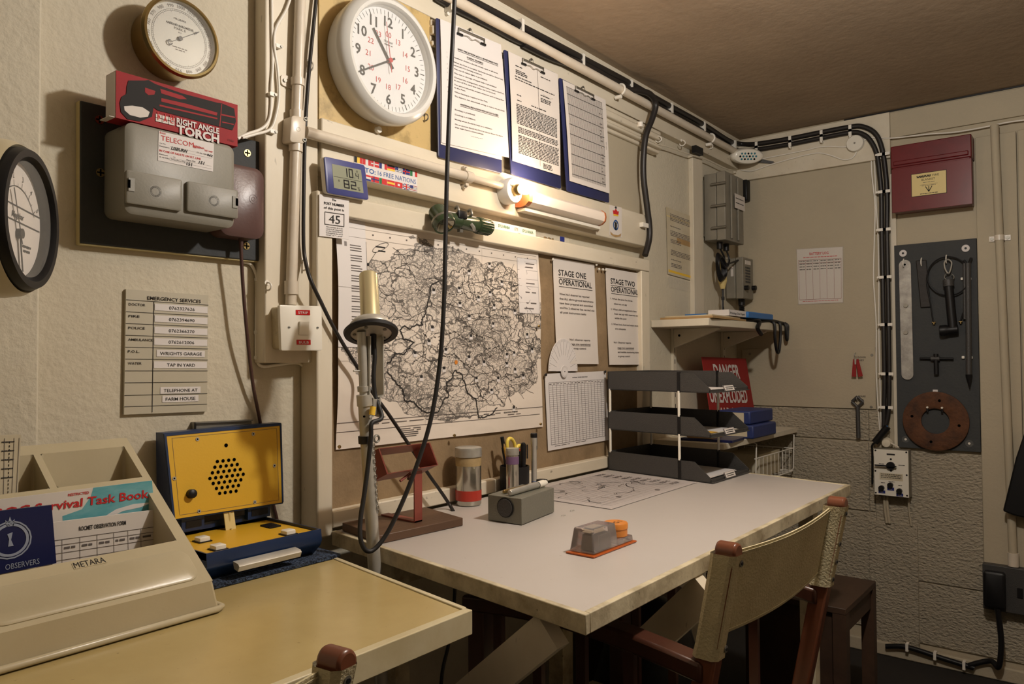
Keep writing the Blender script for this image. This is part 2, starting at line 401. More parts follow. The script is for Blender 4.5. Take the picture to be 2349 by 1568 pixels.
# strip between fascia and noticeboard rail
# white vertical batten near the corner boxes
x0 = Y(1590, 500, -.02).x; x1 = Y(1612, 500, -.02).x
struct('trim_8', MB().wb(x0, x1, -.022, 0, 1.40, Y(1600, 360, -.02).z, 'timber_v'), .002)

# end wall: horizontal timber with cables on it, textured panels, right hand jamb
struct('trim_9', MB().wb(XE-.02, XE, X(2045, 390).y, -.001, X(1990, 372).z, ZC-.01, 'timber'), .002)
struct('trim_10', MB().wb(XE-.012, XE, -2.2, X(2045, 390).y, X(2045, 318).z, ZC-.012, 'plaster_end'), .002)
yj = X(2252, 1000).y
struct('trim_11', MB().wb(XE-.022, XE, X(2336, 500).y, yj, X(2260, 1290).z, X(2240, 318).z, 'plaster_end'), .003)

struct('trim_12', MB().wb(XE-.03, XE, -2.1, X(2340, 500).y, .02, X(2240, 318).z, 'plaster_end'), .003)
struct('trim_14', MB().wb(XE-.012, XE, -.70, X(2045, 600).y, .86, X(2045, 400).z, 'timber_v'), .002)
def panel(y0, z0, y1, z1, t=.008): struct('trim_%d' % panel.k, MB().wb(XE-t, XE, y1, y0, z1, z0, 'embossed'), .003); panel.k += 1
panel.k = 15
zk = X(2010, 940).z; z2 = X(1935, 1020).z; z3 = X(1960, 1168).z; ym = X(1997, 1200).y; yq = X(2106, 1205).y
zr = X(2240, 1042).z
panel(-.002, zk, X(1993, 960).y, X(1993, 1010).z); panel(X(1994, 960).y, zk, -.66, X(1993, 1010).z)
panel(-.002, X(1993, 1014).z, X(1993, 1010).y, z3+.002); panel(X(1994, 1014).y, X(1993, 1014).z, -.60, z3+.002)
panel(-.002, z3-.002, ym, .10); panel(ym-.003, z3-.002, -.602, .10, .006)
panel(-.602, zr, yj, X(2200, 1345).z, .008); panel(-.602, X(2200, 1345).z-.004, -1.6, .075, .008)
panel(-.575, X(2000, 1190).z, yq, X(2106, 1490).z, .018)
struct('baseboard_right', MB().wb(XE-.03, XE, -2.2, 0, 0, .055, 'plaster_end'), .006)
zl0, zl1 = X(1715, 800).z, zk
m_ = MB().wb(XE-.012, XE, X(2010, 870).y, -.03, zl1+.004, zl0, 'plaster_end')
s_ = SX([(1712, 800), (2010, 800), (2010, 940), (1712, 940)], XE-.012)
for u, v in ((.03, .08), (.97, .1), (.965, .95)): m_.disc(s_, u, v, .006, 0, .002, 'dull_steel', 12)
for i, (t, v) in enumerate((('DOOR', .15), ('KEY', .20), ('SPARE', .79), ('SPI', .85))): m_.text(s_, t, .90, v, .028, 'ink', al='c', bold=.01)
solo('key_board', 'pale painted hardboard panel with two labelled hooks on the end wall', 'panel', m_, .002)

# ================================================================= noticeboard
xl0 = Y(727, 600, YF).x; xl1 = Y(763, 600, YF).x; zt1 = Y(730, 438, YF).z; zt0 = Y(900, 513, YF).z
zt0 = Y(1473, 620, YF).z; xr0 = Y(1473, 700, YF).x; xr1 = Y(1491, 700, YF).x
zq1 = Y(1391, 1048, YF).z; zq0 = Y(1391, 1076, YF).z
nb = thing('noticeboard', 'large cream framed brown pinboard above the white desk, covered in papers', 'noticeboard', ((xl0+xr1)/2, -.03, zq0))
part(nb, 'pinboard', MB().wb(xl1-.01, xr0+.01, YP, -.001, zq1-.01, zt0+.01, 'pinboard'))
part(nb, 'top_rail', MB().wb(xl1+.0005, xr1, YF, -.001, zt0, zt1, 'timber'), .003)
part(nb, 'side_post', MB().wb(xl0, xl1, YF-.001, -.001, ZD-.01, zt1+.002, 'timber_v'), .004)
part(nb, 'side_post', MB().wb(xr0, xr1, YF+.001, -.001, ZD, zt0-.0005, 'timber_v'), .003)
part(nb, 'bottom_rail', MB().wb(xl1+.0005, xr0-.0005, YF, -.001, zq0+.004, zq1, 'timber'), .003)

def pins(par_label, pts, y, mat='brass', r=.0045):
    for k, (px, py) in enumerate(pts):
        p = Y(px, py, y); m = MB(); m.cyl(p, p+V((0, -.004, 0)), r*.5, mat, seg=10); m.lathe(p+V((0, -.004, 0)), (0, -1, 0), [(0, .003), (r*.7, .0025), (r, 0), (0, 0)], mat, 12)
        yield m, k

# ---- the map
def map_material():
    m = bpy.data.materials.new('map_print'); m.use_nodes = True; MATS['map_print'] = m; nt = m.node_tree; N = nt.nodes; Lk = nt.links; b = N['Principled BSDF']
    b.inputs['Roughness'].default_value = .5
    uv = N.new('ShaderNodeUVMap'); uv.uv_map = 'uv'
    def mth(op, a, b_=None, c=None):
        n = N.new('ShaderNodeMath'); n.operation = op
        for i, x in enumerate((a, b_, c)):
            if x is None: continue
            if isinstance(x, (int, float)): n.inputs[i].default_value = x
            else: Lk.new(x, n.inputs[i])
        return n.outputs[0]
    def noise(sc_, det=4, vec=None, col=False):
        n = N.new('ShaderNodeTexNoise'); n.inputs['Scale'].default_value = sc_; n.inputs['Detail'].default_value = det
        Lk.new(vec if vec else uv.outputs[0], n.inputs['Vector']); return n.outputs['Color' if col else 'Fac']
    wv = N.new('ShaderNodeVectorMath'); wv.operation = 'SUBTRACT'; Lk.new(noise(14, 4, None, True), wv.inputs[0]); wv.inputs[1].default_value = (.5, .5, .5)
    w2 = N.new('ShaderNodeVectorMath'); w2.operation = 'SCALE'; Lk.new(wv.outputs[0], w2.inputs[0]); w2.inputs[3].default_value = .10
    w3 = N.new('ShaderNodeVectorMath'); w3.operation = 'ADD'; Lk.new(w2.outputs[0], w3.inputs[0]); Lk.new(uv.outputs[0], w3.inputs[1]); vec = w3.outputs[0]
    def vor(sc_, th):
        n = N.new('ShaderNodeTexVoronoi'); n.feature = 'DISTANCE_TO_EDGE'; n.inputs['Scale'].default_value = sc_; Lk.new(vec, n.inputs['Vector'])
        return mth('SUBTRACT', 1., mth('SMOOTHSTEP', 0, 0, 0)) if 0 else mth('LESS_THAN', n.outputs['Distance'], th)
    def contour(sc_, bands, th):
        f = noise(sc_, 3, vec); return mth('LESS_THAN', mth('FRACT', mth('MULTIPLY', f, bands)), th)
    sep = N.new('ShaderNodeSeparateXYZ'); Lk.new(uv.outputs[0], sep.inputs[0])
    dx = mth('SUBTRACT', sep.outputs[0], .52); dy = mth('SUBTRACT', sep.outputs[1], .53)
    dist = mth('ADD', mth('MULTIPLY', mth('MULTIPLY', dx, dx), 1.15), mth('MULTIPLY', mth('MULTIPLY', dy, dy), 1.5))
    land = mth('LESS_THAN', mth('ADD', dist, mth('MULTIPLY', mth('SUBTRACT', noise(5, 8), .5), .42)), .285)
    coast = mth('COMPARE', mth('ADD', dist, mth('MULTIPLY', mth('SUBTRACT', noise(5, 8), .5), .42)), .285, .0035)
    dens = N.new('ShaderNodeMapRange'); dens.inputs[1].default_value = .38; dens.inputs[2].default_value = .6; Lk.new(noise(3.2, 3), dens.inputs[0])
    l1 = mth('MULTIPLY', vor(9, .022), .9); l2 = mth('MULTIPLY', vor(19, .035), .75); l3 = mth('MULTIPLY', mth('MULTIPLY', vor(44, .055), .6), mth('ADD', dens.outputs[0], .3))
    l4 = mth('MULTIPLY', mth('MULTIPLY', contour(16, 22, .22), .55), mth('ADD', dens.outputs[0], .15))
    l5 = mth('MULTIPLY', mth('GREATER_THAN', noise(170, 2), .54), mth('ADD', mth('MULTIPLY', dens.outputs[0], .5), .12))
    s = mth('MAXIMUM', mth('MAXIMUM', l1, l2), mth('MAXIMUM', mth('MAXIMUM', l3, l4), l5))
    s = mth('MULTIPLY', s, land); s = mth('MAXIMUM', s, mth('MULTIPLY', coast, .7)); s = mth('MINIMUM', s, .88)
    mx = N.new('ShaderNodeMix'); mx.data_type = 'RGBA'; mx.inputs[6].default_value = lin((222, 210, 196)); mx.inputs[7].default_value = lin((50, 46, 44)); Lk.new(s, mx.inputs[0])
    Lk.new(mx.outputs[2], b.inputs['Base Color'])
    n = noise(6, 3); bp = N.new('ShaderNodeBump'); bp.inputs['Strength'].default_value = .5; bp.inputs['Distance'].default_value = .012; Lk.new(n, bp.inputs['Height']); Lk.new(bp.outputs[0], b.inputs['Normal'])
map_material()
ms = SY([(765, 498), (1230, 575), (1243, 978), (769, 1031)], YP-.002)
ms.bend = lambda u, v: .004+.010*math.exp(-((u)/.12)**2)*math.sin(3.14*min(1, v*1.05))+.003*math.sin(9*u+5*v)*math.sin(7*v-3*u)+.006*math.exp(-((1-u)/.08)**2)*(.5+.5*math.sin(6*v))
m_ = MB(); nu, nv = 36, 32
vs = [ms(i/nu, j/nv, .0) for j in range(nv+1) for i in range(nu+1)]
m_.add(vs, [(j*(nu+1)+i, j*(nu+1)+i+1, (j+1)*(nu+1)+i+1, (j+1)*(nu+1)+i) for j in range(nv) for i in range(nu)], 'map_print')
def mq(px, py):    # pixel -> (u, v) on the map sheet
    p = Y(px, py, YP-.004); a, b, c, d = ms.c; u = v = .5
    for _ in range(12):
        q = a*(1-u)*(1-v)+b*u*(1-v)+c*u*v+d*(1-u)*v; e = p-q
        du = (b-a)*(1-v)+(c-d)*v; dv = (d-a)*(1-u)+(c-b)*u
        u += e.dot(du)/du.dot(du); v += e.dot(dv)/dv.dot(dv)
    return u, v
def cr(x, y): return mq(700+x/3.408, 600+y/3.408)   # coordinates read off an enlarged view
def subd(pts, k=5, amp=.003):
    out = []
    for (a, b), (c, d) in zip(pts, pts[1:]):
        for i in range(k): t = i/k; out.append((a+(c-a)*t+random.uniform(-amp, amp)*(i > 0), b+(d-b)*t+random.uniform(-amp, amp)*(i > 0)))
    return out+[pts[-1]]
bold = [[(1040, 155), (985, 185), (965, 290), (945, 400), (910, 450), (915, 495), (870, 490), (820, 525), (775, 500), (740, 540), (760, 600), (845, 630), (800, 680), (770, 720), (690, 715), (665, 770), (630, 795)],
        [(632, 862), (700, 940), (755, 1000), (775, 1085), (850, 1095), (900, 1150), (950, 1180), (1040, 1175), (1080, 1080), (1120, 1050), (1100, 950), (1140, 920), (1165, 850), (1220, 880), (1250, 960), (1265, 1030), (1330, 1080), (1345, 1220), (1400, 1210), (1460, 1180), (1490, 1140)]]
for l in bold: m_.line(ms, subd([cr(*p) for p in l], 6, .004), .0032, .0012, 'ink')
dash = [[(1585, 95), (1500, 130), (1420, 160), (1370, 240), (1260, 240), (1200, 260), (1100, 250)], [(1160, 545), (1060, 580), (960, 600), (920, 560)], [(1160, 545), (1250, 610), (1370, 660), (1410, 680), (1530, 660)],
        [(1270, 500), (1330, 575), (1410, 605)], [(1600, 435), (1540, 430), (1480, 415), (1420, 440), (1350, 430)], [(695, 940), (740, 885), (790, 905), (840, 870)], [(1230, 60), (1240, 150), (1180, 230)],
        [(1560, 780), (1550, 870), (1600, 930), (1670, 900)], [(1350, 1010), (1380, 1060), (1420, 1020)], [(1580, 1040), (1600, 1100), (1650, 1150)], [(1040, 610), (1030, 700), (1100, 750), (1160, 715), (1230, 790)],
        [(1740, 580), (1760, 700), (1770, 850), (1800, 950)], [(930, 780), (1010, 770), (1080, 760)], [(830, 800), (880, 750), (940, 720)], [(1410, 680), (1350, 740), (1320, 830), (1230, 790)]]
for l in dash:
    p = subd([cr(*q) for q in l], 7, .003)
    for i in range(0, len(p)-1, 2): m_.line(ms, [p[i], p[i+1]], .0018, .0012, 'ink')
rr = random.Random(3)
for _ in range(90):     # main roads
    u, v = rr.uniform(.2, .92), rr.uniform(.12, .85); a = rr.uniform(0, 6.28); p = [(u, v)]
    for k in range(rr.randint(6, 14)):
        a += rr.uniform(-.5, .5); u += .012*math.cos(a); v += .012*math.sin(a)
        if not (.14 < u < .95 and .09 < v < .88): break
        p.append((u, v))
    if len(p) > 2: m_.line(ms, p, .0009, .0010, 'ink')
for x, y in [(1437, 18), (1275, 75), (1198, 208), (1440, 240), (1348, 280), (1535, 158), (1202, 325), (1470, 343), (1002, 222), (1632, 385), (1272, 427), (1459, 485), (990, 513), (1283, 580), (963, 620), (1730, 570), (1090, 687), (853, 713), (1272, 745), (1390, 785), (1574, 725), (1632, 712), (1770, 685), (1080, 833), (1574, 795), (1640, 843), (903, 900), (1332, 910), (1504, 910), (1702, 890), (1450, 1003), (1622, 1140)]:
    u, v = cr(x, y); q = .0065/ms.W; m_.quad(ms, u-q, v-q*.2, u+q, v+q*2.2, .0013, 'paper_w'); m_.quad(ms, u-q*.75, v-q, u+q*.75, v+q*.6, .0015, 'ink')
u, v = cr(1172, 785); m_.disc(ms, u, v, .006, .0014, .0014, 'orange', 12)
# border, keys, scale bars
m_.quad(ms, 0, 0, .115, .56, .0007, 'paper_w'); m_.line(ms, [(.115, .09), (.115, .56), (0, .56)], .001, .001, 'ink_grey')
for j in range(40):
    v = .10+.0112*j; m_.words(ms, .05, v, .095, .0042, 'ink_grey', .001, 1, rr) if j % 4 else None
for j in range(5): m_.line(ms, [(.03+.002*j, .1), (.03+.002*j, .12)], .0006, .001, 'ink_grey')
for v in (.035, .075): m_.line(ms, [(.02, v), (.985, v)], .0006, .001, 'ink_soft')
for u in (.36, .66): m_.line(ms, [(u, .04), (u, .93)], .0005, .001, 'ink_soft')
for v in (.30, .62): m_.line(ms, [(.0, v), (.96, v)], .0005, .001, 'ink_soft')
for u in [i/14 for i in range(2, 14)]: m_.quad(ms, u, .05, u+.006, .056, .001, 'ink_grey')
m_.quad(ms, .87, .055, .99, .36, .0008, 'paper_w')
for v in (.055, .12, .17, .21, .36): m_.line(ms, [(.87, v), (.985, v)], .0007, .001, 'ink_grey')
m_.line(ms, [(.87, .055), (.87, .36)], .0007, .001, 'ink_grey'); m_.line(ms, [(.985, .055), (.985, .36)], .0007, .001, 'ink_grey')
for v in (.08, .10, .19, .24, .30, .33): m_.words(ms, .90, v, .97, .006, 'ink_grey', .001, 1, rr)
for v in (.145, .165, .185): m_.quad(ms, .888, v, .898, v+.012, .001, 'ink')
m_.line(ms, subd([(.885, .25), (.90, .23), (.915, .26), (.90, .30), (.915, .33), (.895, .32), (.885, .28), (.885, .25)], 4, .003), .001, .001, 'ink')
p = [(.175+.032*math.cos(a/16*6.283)-.012*math.sin(a/16*6.283), .105-.016*math.cos(a/16*6.283)*.9+.022*math.sin(a/16*6.283)) for a in range(17)]
m_.line(ms, p, .0011, .001, 'ink'); m_.line(ms, [(.155, .13), (.12, .19)], .0011, .001, 'ink'); m_.disc(ms, .12, .19, .004, .001, .001, 'ink', 10)
m_.words(ms, .155, .10, .195, .006, 'ink', .001, 1, rr); m_.words(ms, .165, .118, .195, .006, 'ink', .001, 1, rr)
m_.quad(ms, .0, .885, 1, .888, .001, 'ink_grey'); m_.quad(ms, .0, .925, .98, .9275, .001, 'ink_grey')
for i in range(10): m_.quad(ms, .42+.032*i, .905-(i % 2)*.006, .45+.032*i, .909-(i % 2)*.006, .001, 'ink_grey')
for j in range(5): m_.words(ms, .25, .935+.009*j, .34, .004, 'ink_grey', .001, 1, rr)
m_.text(ms, 'ELEVATIONS IN METRES', .80, .905, .008, 'ink', al='c', bold=.02)
m_.words(ms, .78, .912, .86, .004, 'ink_grey', .001, 1, rr); m_.words(ms, .12, .90, .40, .004, 'ink_grey', .001, .7, rr)
mapo = solo('wall_map', 'wrinkled black and white survey map pinned across the noticeboard', 'map', m_)
uvl = mapo.data.uv_layers.new(name='uv')
import numpy as np
nvv = (nu+1)*(nv+1)
uvs = [(i/nu, 1-j/nv) for j in range(nv+1) for i in range(nu+1)]
for lp in mapo.data.loops:
    k = lp.vertex_index
    if k < nvv: uvl.data[lp.index].uv = uvs[k]
pins_px = [(777, 1023), (1042, 995), (1236, 972), (1231, 588)]
for (m, k), lab in zip(pins('', [(776, 1024), (1040, 998), (1238, 972), (1234, 748)], YP-.018), ('brass drawing pin at the bottom left corner of the map', 'brass drawing pin at the bottom middle of the map', 'brass drawing pin at the bottom right corner of the map', 'brass drawing pin halfway up the right edge of the map')):
    solo('drawing_pin', lab, 'pin', m, group='brass pins on the map')
# ---- sheets on the pinboard
def sheet(px, y, name, label, th=.0012, mat='paper', nseg=8, bend=None, cat='notice'):
    s = SY(px, y); s.bend = bend; m = MB(); m.grid(s, nseg, nseg, th, mat); s.base = th+.0006; return s, m
curl = lambda u, v: .003+.006*v*v*abs(math.sin(2.2*u+.5))
s, m = sheet([(1266, 590.5), (1361, 606.5), (1369.3, 834.5), (1274, 834)], YP-.002, '', '', bend=curl)
T = [('STAGE ONE', .07, .16, .056, .66), ('OPERATIONAL', .07, .245, .056, .80)]
for t, u, v, h, wd in T: m.text(s, t, u+.04, v, h, 'ink', wd=wd, w=.002, bold=.012); m.quad(s, u+.04, v+.018, u+.05+wd, v+.023, .002, 'ink')
for j, t in enumerate(['When No3 observer has reported', 'that ALL above ground instruments', 'have been prepared and assembled', 'and No 2 observer has carried out', 'all post instrument tasks']):
    m.text(s, t, .11, .345+.0435*j, .019, 'ink_grey', wd=(.72, .82, .80, .84, .62)[j], w=.002, bold=.02)
for j, t in enumerate(['No1 observer reports', 'stage one operational', 'to group control']): m.text(s, t, .30, .775+.042*j, .019, 'ink_grey', wd=(.5, .5, .38)[j], w=.002, bold=.02)
m.quad(s, .30, .823, .80, .826, .002, 'ink_grey')
solo('notice', 'white instruction sheet headed STAGE ONE OPERATIONAL', 'notice', m)
s, m = sheet([(1387, 614), (1460, 626.5), (1469.5, 836), (1394.3, 836.5)], YP-.002, '', '', bend=curl)
for t, v, wd in (('STAGE TWO', .155, .76), ('OPERATIONAL', .24, .86)): m.text(s, t, .13, v, .056, 'ink', wd=wd, w=.002, bold=.014); m.quad(s, .13, v+.016, .13+wd, v+.021, .002, 'ink')
for v, t, wd, u in ((.32, '1. When the post has three', .68, .1), (.37, 'observers on day', .4, .2), (.43, '2. When shift arrangements have', .8, .1), (.475, 'been set up with reserves and', .75, .2), (.52, 'within the post', .36, .2), (.585, '3. When food, food and water stocks', .85, .1), (.63, 'are adequate', .32, .2),
                    (.775, 'No1 Observer reports', .52, .14), (.83, 'stage two operational', .5, .24), (.875, 'and mobile monitoring status', .66, .24), (.918, 'to group control', .36, .24)):
    m.text(s, t, u, v, .018, 'ink_grey', wd=wd, w=.002, bold=.02)
m.quad(s, .24, .838, .74, .841, .002, 'ink_grey')
solo('notice', 'white instruction sheet headed STAGE TWO OPERATIONAL', 'notice', m)
s, m = sheet([(1248, 857), (1388, 850.5), (1394, 1008.6), (1255.7, 1033.6)], YP-.003, '', '', mat='paper_w', bend=lambda u, v: .002)
for i in range(17): u = .05+.9*i/16; m.quad(s, u-.0022, .12 if i % 2 == 0 else .15, u+.0022, .93, .0016, 'ink_grey')
for j in range(29): v = .16+.77*j/28; m.quad(s, .05, v-.0016, .95, v+.0016, .0017, 'ink_soft' if j % 5 else 'ink_grey')
m.quad(s, .05, .118, .95, .122, .0017, 'ink_grey'); m.quad(s, .05, .928, .95, .933, .0017, 'ink_grey'); m.text(s, 'RADIAC DOSE RECORD', .42, .075, .014, 'ink', wd=.25, bold=.03, w=.0016)
for i in range(16): m.words(s, .056+.9*i/16, .135, .09+.9*i/16, .009, 'ink_grey', .0017)
m.words(s, .1, .95, .9, .008, 'ink_grey', .0017, .4)
solo('record_chart', 'white gridded record chart pinned low on the noticeboard beside the map', 'chart', m)
# protractor
s = SY([(1257.5, 797), (1324, 797), (1324, 871), (1257.5, 871)], YP-.010)
c = (.5, .73); R_ = s.W*.5; m = MB(); pts = [(c[0]+R_/s.W*math.cos(math.radians(a)), c[1]-R_*1.3/s.H*math.sin(math.radians(a))) for a in range(0, 181, 9)]
m.poly(s, pts, 0, .0015, 'paper_w'); m.disc(s, .53, .74, .019, .0015, .003, 'paper_w', 28)
for k in range(37):
    a = math.radians(k*5); l = .82 if k % 3 == 0 else .9
    m.line(s, [(c[0]+R_/s.W*math.cos(a)*q, c[1]-R_*1.3/s.H*math.sin(a)*q) for q in (l*(.6 if k % 3 == 0 else 1), .97)], .0006, .0019, 'ink')
for k in range(24): a = k*.2618; m.line(s, [(.53+.019/s.W*math.cos(a)*q, .74+.019/s.H*math.sin(a)*q) for q in (.7, .95)], .0005, .0034, 'ink_grey')
m.disc(s, .53, .74, .0015, .003, .0042, 'ink', 10)
solo('protractor', 'small white fan shaped protractor pinned above the gridded chart', 'protractor', m)
labs = ['clear push pin at the top left corner of the STAGE ONE sheet', 'clear push pin at the top right corner of the STAGE ONE sheet', 'clear push pin leftmost of three between the two STAGE sheets', 'clear push pin in the middle of three between the two STAGE sheets', 'clear push pin at the top left corner of the STAGE TWO sheet', 'clear push pin at the top right corner of the STAGE TWO sheet', 'dark pin at the top left corner of the gridded chart', 'dark pin at the top right corner of the gridded chart']
for (m, k), lab in zip(pins('', [(1266, 595), (1366, 607), (1372, 617), (1381, 618), (1388, 619), (1465, 632), (1250, 859), (1386, 852)], YP-.008, 'white_plastic', .0048), labs):
    if 'dark' in lab: m.ms = ['black']
    solo('push_pin', lab, 'pin', m, group='push pins on the noticeboard')
# post number card
s = SY([(731.5, 445), (800, 456), (799, 549), (731.5, 541)], YF-.003); m = MB(); m.grid(s, 2, 2, .0015, 'paper_w')
m.text(s, 'The', .48, .115, .055, 'ink', al='c', w=.0025, bold=.02); m.text(s, 'POST NUMBER', .49, .225, .06, 'ink', wd=.68, al='c', w=.0025, bold=.02); m.text(s, 'of this post is', .48, .33, .055, 'ink', wd=.68, al='c', w=.0025, bold=.015)
for a in ((.17, .40, .83, .415), (.17, .695, .83, .71), (.17, .40, .185, .71), (.815, .40, .83, .71)): m.quad(s, *a, .0025, 'ink')
m.text(s, '45', .50, .655, .20, 'ink', wd=.38, al='c', w=.0025)
for j, t in enumerate(['This number is to be', 'used in all reporting', 'to the Control Room', 'followed by the word', '"post" i.e. "... post"']): m.text(s, t, .5, .77+.048*j, .026, 'ink', wd=.56, al='c', w=.0025, bold=.02)
solo('post_number_card', 'white card reading POST NUMBER 45 on the corner of the noticeboard frame', 'card', m)
def UV(s, px, py, w=0.):
    p = PL(px, py, s.c[0]+s.n*w, s.n); a, b, c, d = s.c; u = v = .5
    for _ in range(14):
        q = a*(1-u)*(1-v)+b*u*(1-v)+c*u*v+d*(1-u)*v; e = p-s.n*w-q
        du = (b-a)*(1-v)+(c-d)*v; dv = (d-a)*(1-u)+(c-b)*u
        u += e.dot(du)/du.dot(du); v += e.dot(dv)/dv.dot(dv)
    return u, v
def screw(m, s, u, v, r=.004, mat='dull_steel', w=0.):
    m.disc(s, u, v, r, w, w+.0015, mat, 14); m.quad(s, u-r*.8/s.W, v-r*.18/s.H, u+r*.8/s.W, v+r*.18/s.H, w+.0018, 'hole'); m.quad(s, u-r*.18/s.W, v-r*.8/s.H, u+r*.18/s.W, v+r*.8/s.H, w+.0018, 'hole')
NY = V((0, -1, 0))
# ================================================================= clock
cx, cz = 1.182, 1.943
t = thing('wall_clock', 'large round white wall clock with black and red numerals', 'clock', (cx, -.03, cz))
part(t, 'case', MB().lathe((cx, -.031, cz), NY, [(0, 0), (.136, 0), (.142, .012), (.149, .045), (.149, .058), (.143, .07), (.133, .077), (.126, .076), (.122, .068), (.121, .05)], 'white_enamel', 64))
s = RY(cx-.125, cz+.125, cx+.125, cz-.125, -.084); m = MB().disc(s, .5, .5, .1215, -.004, 0, 'dial_white', 64)
def pol(r, deg): a = math.radians(deg); return .5+r/.25*math.sin(a), .5-r/.25*math.cos(a)
for k in range(12):
    n = str(k or 12); u, v = pol(.091, k*30); m.text(s, n, u, v+.042, .092, 'ink', al='c', bold=.022, w=.0006)
    n = '00' if k == 0 else str(12+k); u, v = pol(.062, k*30); m.text(s, n, u, v+.024, .052, 'red_ink', al='c', bold=.0, w=.0006)
for k in range(60):
    u0, v0 = pol(.1065 if k % 5 else .1045, k*6); u1, v1 = pol(.1165, k*6); m.line(s, [(u0, v0), (u1, v1)], .0009 if k % 5 else .0022, .0006, 'ink')
m.text(s, 'STUDENT', .5, .33, .018, 'ink', al='c', w=.0006); m.words(s, .45, .345, .55, .01, 'ink_grey', .0006, 1)
part(t, 'dial', m)
def hand(deg, l, w0, w1, back, wz, mat, name):
    a = math.radians(deg); d = (math.sin(a), -math.cos(a)); n = (-d[1], d[0]); q = lambda r, h: (.5+(d[0]*r+n[0]*h)/.25, .5+(d[1]*r+n[1]*h)/.25)
    part(t, name, MB().poly(s, [q(-back, -w0), q(l, -w1), q(l, w1), q(-back, w0)], wz, wz+.001, mat))
hand(322, .078, .0028, .0022, .02, .003, 'black', 'hour_hand'); hand(240, .108, .0024, .0016, .018, .005, 'black', 'minute_hand'); hand(352, .088, .0008, .0005, .028, .007, 'red_ink', 'second_hand')
part(t, 'hub', MB().disc(s, .5, .5, .0055, .0015, .010, 'red_ink', 20))
o = part(t, 'glass', MB().disc(s, .5, .5, .121, .014, .0145, 'clear_film', 48))
# bits below the clock
p = Y(867, 298, -.05); m = MB().cyl(p+V((0, .004, 0)), p+V((0, -.006, 0)), .0075, 'white_plastic'); m.wb(p.x-.008, p.x+.008, -.047, -.0455, p.z-.010, p.z+.014, 'clear_film')
solo('adhesive_knob', 'small round white knob on the timber just under the clock', 'knob', m)
def cuphook(px, py, y, label, mat='white_clip', r=.011, flip=1):
    p = Y(px, py, y); m = MB(); pts = [p+V((0, .012, 0)), p]+[p+V((r*1.0*math.sin(a)*.3*flip, -r-r*math.cos(a)*-1*.0-r*math.sin(a)*.8, -r+r*math.cos(a))) for a in [i*.5 for i in range(1, 9)]]
    pts = [p+V((0, .010, 0)), p+V((0, -.004, 0))]
    for i in range(1, 10): a = i*.5; pts.append(p+V((0, -.004-r*1.1*math.sin(a), -r+r*math.cos(a))) if 0 else p+V((r*.35*math.sin(a)*flip, -.004-r*math.sin(a), -r*(1-math.cos(a)))))
    m.tube(pts, .0018, mat, 8, 3); m.cyl(p+V((0, .001, 0)), p+V((0, -.0015, 0)), .0055, mat)
    return solo('cup_hook', label, 'hook', m)
cuphook(706, 142, YB, 'white cup hook holding the thin black cable left of the clock')
cuphook(694, 597, YB, 'white cup hook holding the thin black cable left of the noticeboard')
cuphook(972, 262, -.03, 'small dark cup hook on the yellow panel right of the clock', 'dull_steel', .009)
cuphook(1508, 313, -.04, 'white cup hook at the right end of the moulding')
cuphook(1563, 322, -.03, 'white cup hook midway between the moulding and the room corner')
cuphook(1627, 330, -.03, 'white cup hook nearest the room corner under the pipe')
cuphook(612, 648, YB, 'white painted cup hook above and left of the light switch', 'white_clip', .008)

# ================================================================= barometer
c = Y(418, 86, -.062); c.y = -.001; bx, bz = c.x, c.z
t = thing('barometer', 'round brass cased aneroid barometer with silver dial high on the wall', 'barometer', c)
part(t, 'case', MB().lathe(c, NY, [(0, 0), (.066, 0), (.067, .05), (.070, .053)], 'brass', 56))
part(t, 'bezel', MB().lathe(c+NY*.052, NY, [(.068, 0), (.0735, .001), (.0745, .007), (.071, .012), (.067, .013), (.0655, .006), (.0655, 0)], 'brass', 56))
s = RY(bx-.07, bz+.07, bx+.07, bz-.07, -.053); m = MB().disc(s, .5, .5, .0655, -.001, 0, 'silver_dial', 48)
def pol2(r, deg): a = math.radians(deg); return .5+r/.14*math.sin(a), .5-r/.14*math.cos(a)
m.ring(s, .5, .5, .0500, .0504, .0004, 'ink', 64); m.ring(s, .5, .5, .0530, .0534, .0004, 'ink', 64)
for k, n in enumerate(['1000', '1010', '1020', '1030', '1040', '1050', '880', '890', '900', '910', '920', '930', '940', '950', '960', '970', '980', '990']):
    dg = 2+k*20; u, v = pol2(.0565, dg); m.text(s, n, u, v, .042, 'ink_grey', al='c', rot=-math.radians(dg), w=.0004)
for k in range(90): m.line(s, [pol2(.050 if k % 5 else .0475, k*4), pol2(.053, k*4)], .0003, .0004, 'ink')
m.text(s, 'MILLIBARS', .5, .26, .026, 'ink', al='c', w=.0004); m.text(s, 'ANEROID BAROMETER', .5, .345, .030, 'ink', wd=.38, al='c', w=.0004, bold=.02); m.text(s, 'MARK II', .5, .39, .032, 'ink', al='c', w=.0004); m.text(s, 'M 2', .5, .43, .02, 'ink', al='c', w=.0004)
m.words(s, .40, .62, .62, .012, 'ink_grey', .0004, 1); m.words(s, .44, .65, .58, .012, 'ink_grey', .0004, 1)
part(t, 'dial', m)
m = MB(); m.line(s, [pol2(-.020, 56), pol2(.044, 56)], .0012, .003, 'black'); u, v = pol2(-.024, 56); m.ring(s, u, v, .003, .0052, .003, 'black', 20, 0, 5.4); m.disc(s, .5, .5, .0042, .001, .004, 'black', 18)
u, v = pol2(.036, 56); m.poly(s, [pol2(.044, 56), pol2(.034, 52), pol2(.036, 56), pol2(.034, 60)], .003, .0035, 'black')
part(t, 'pointer', m); part(t, 'glass', MB().disc(s, .5, .5, .066, .009, .0095, 'clear_film', 40))

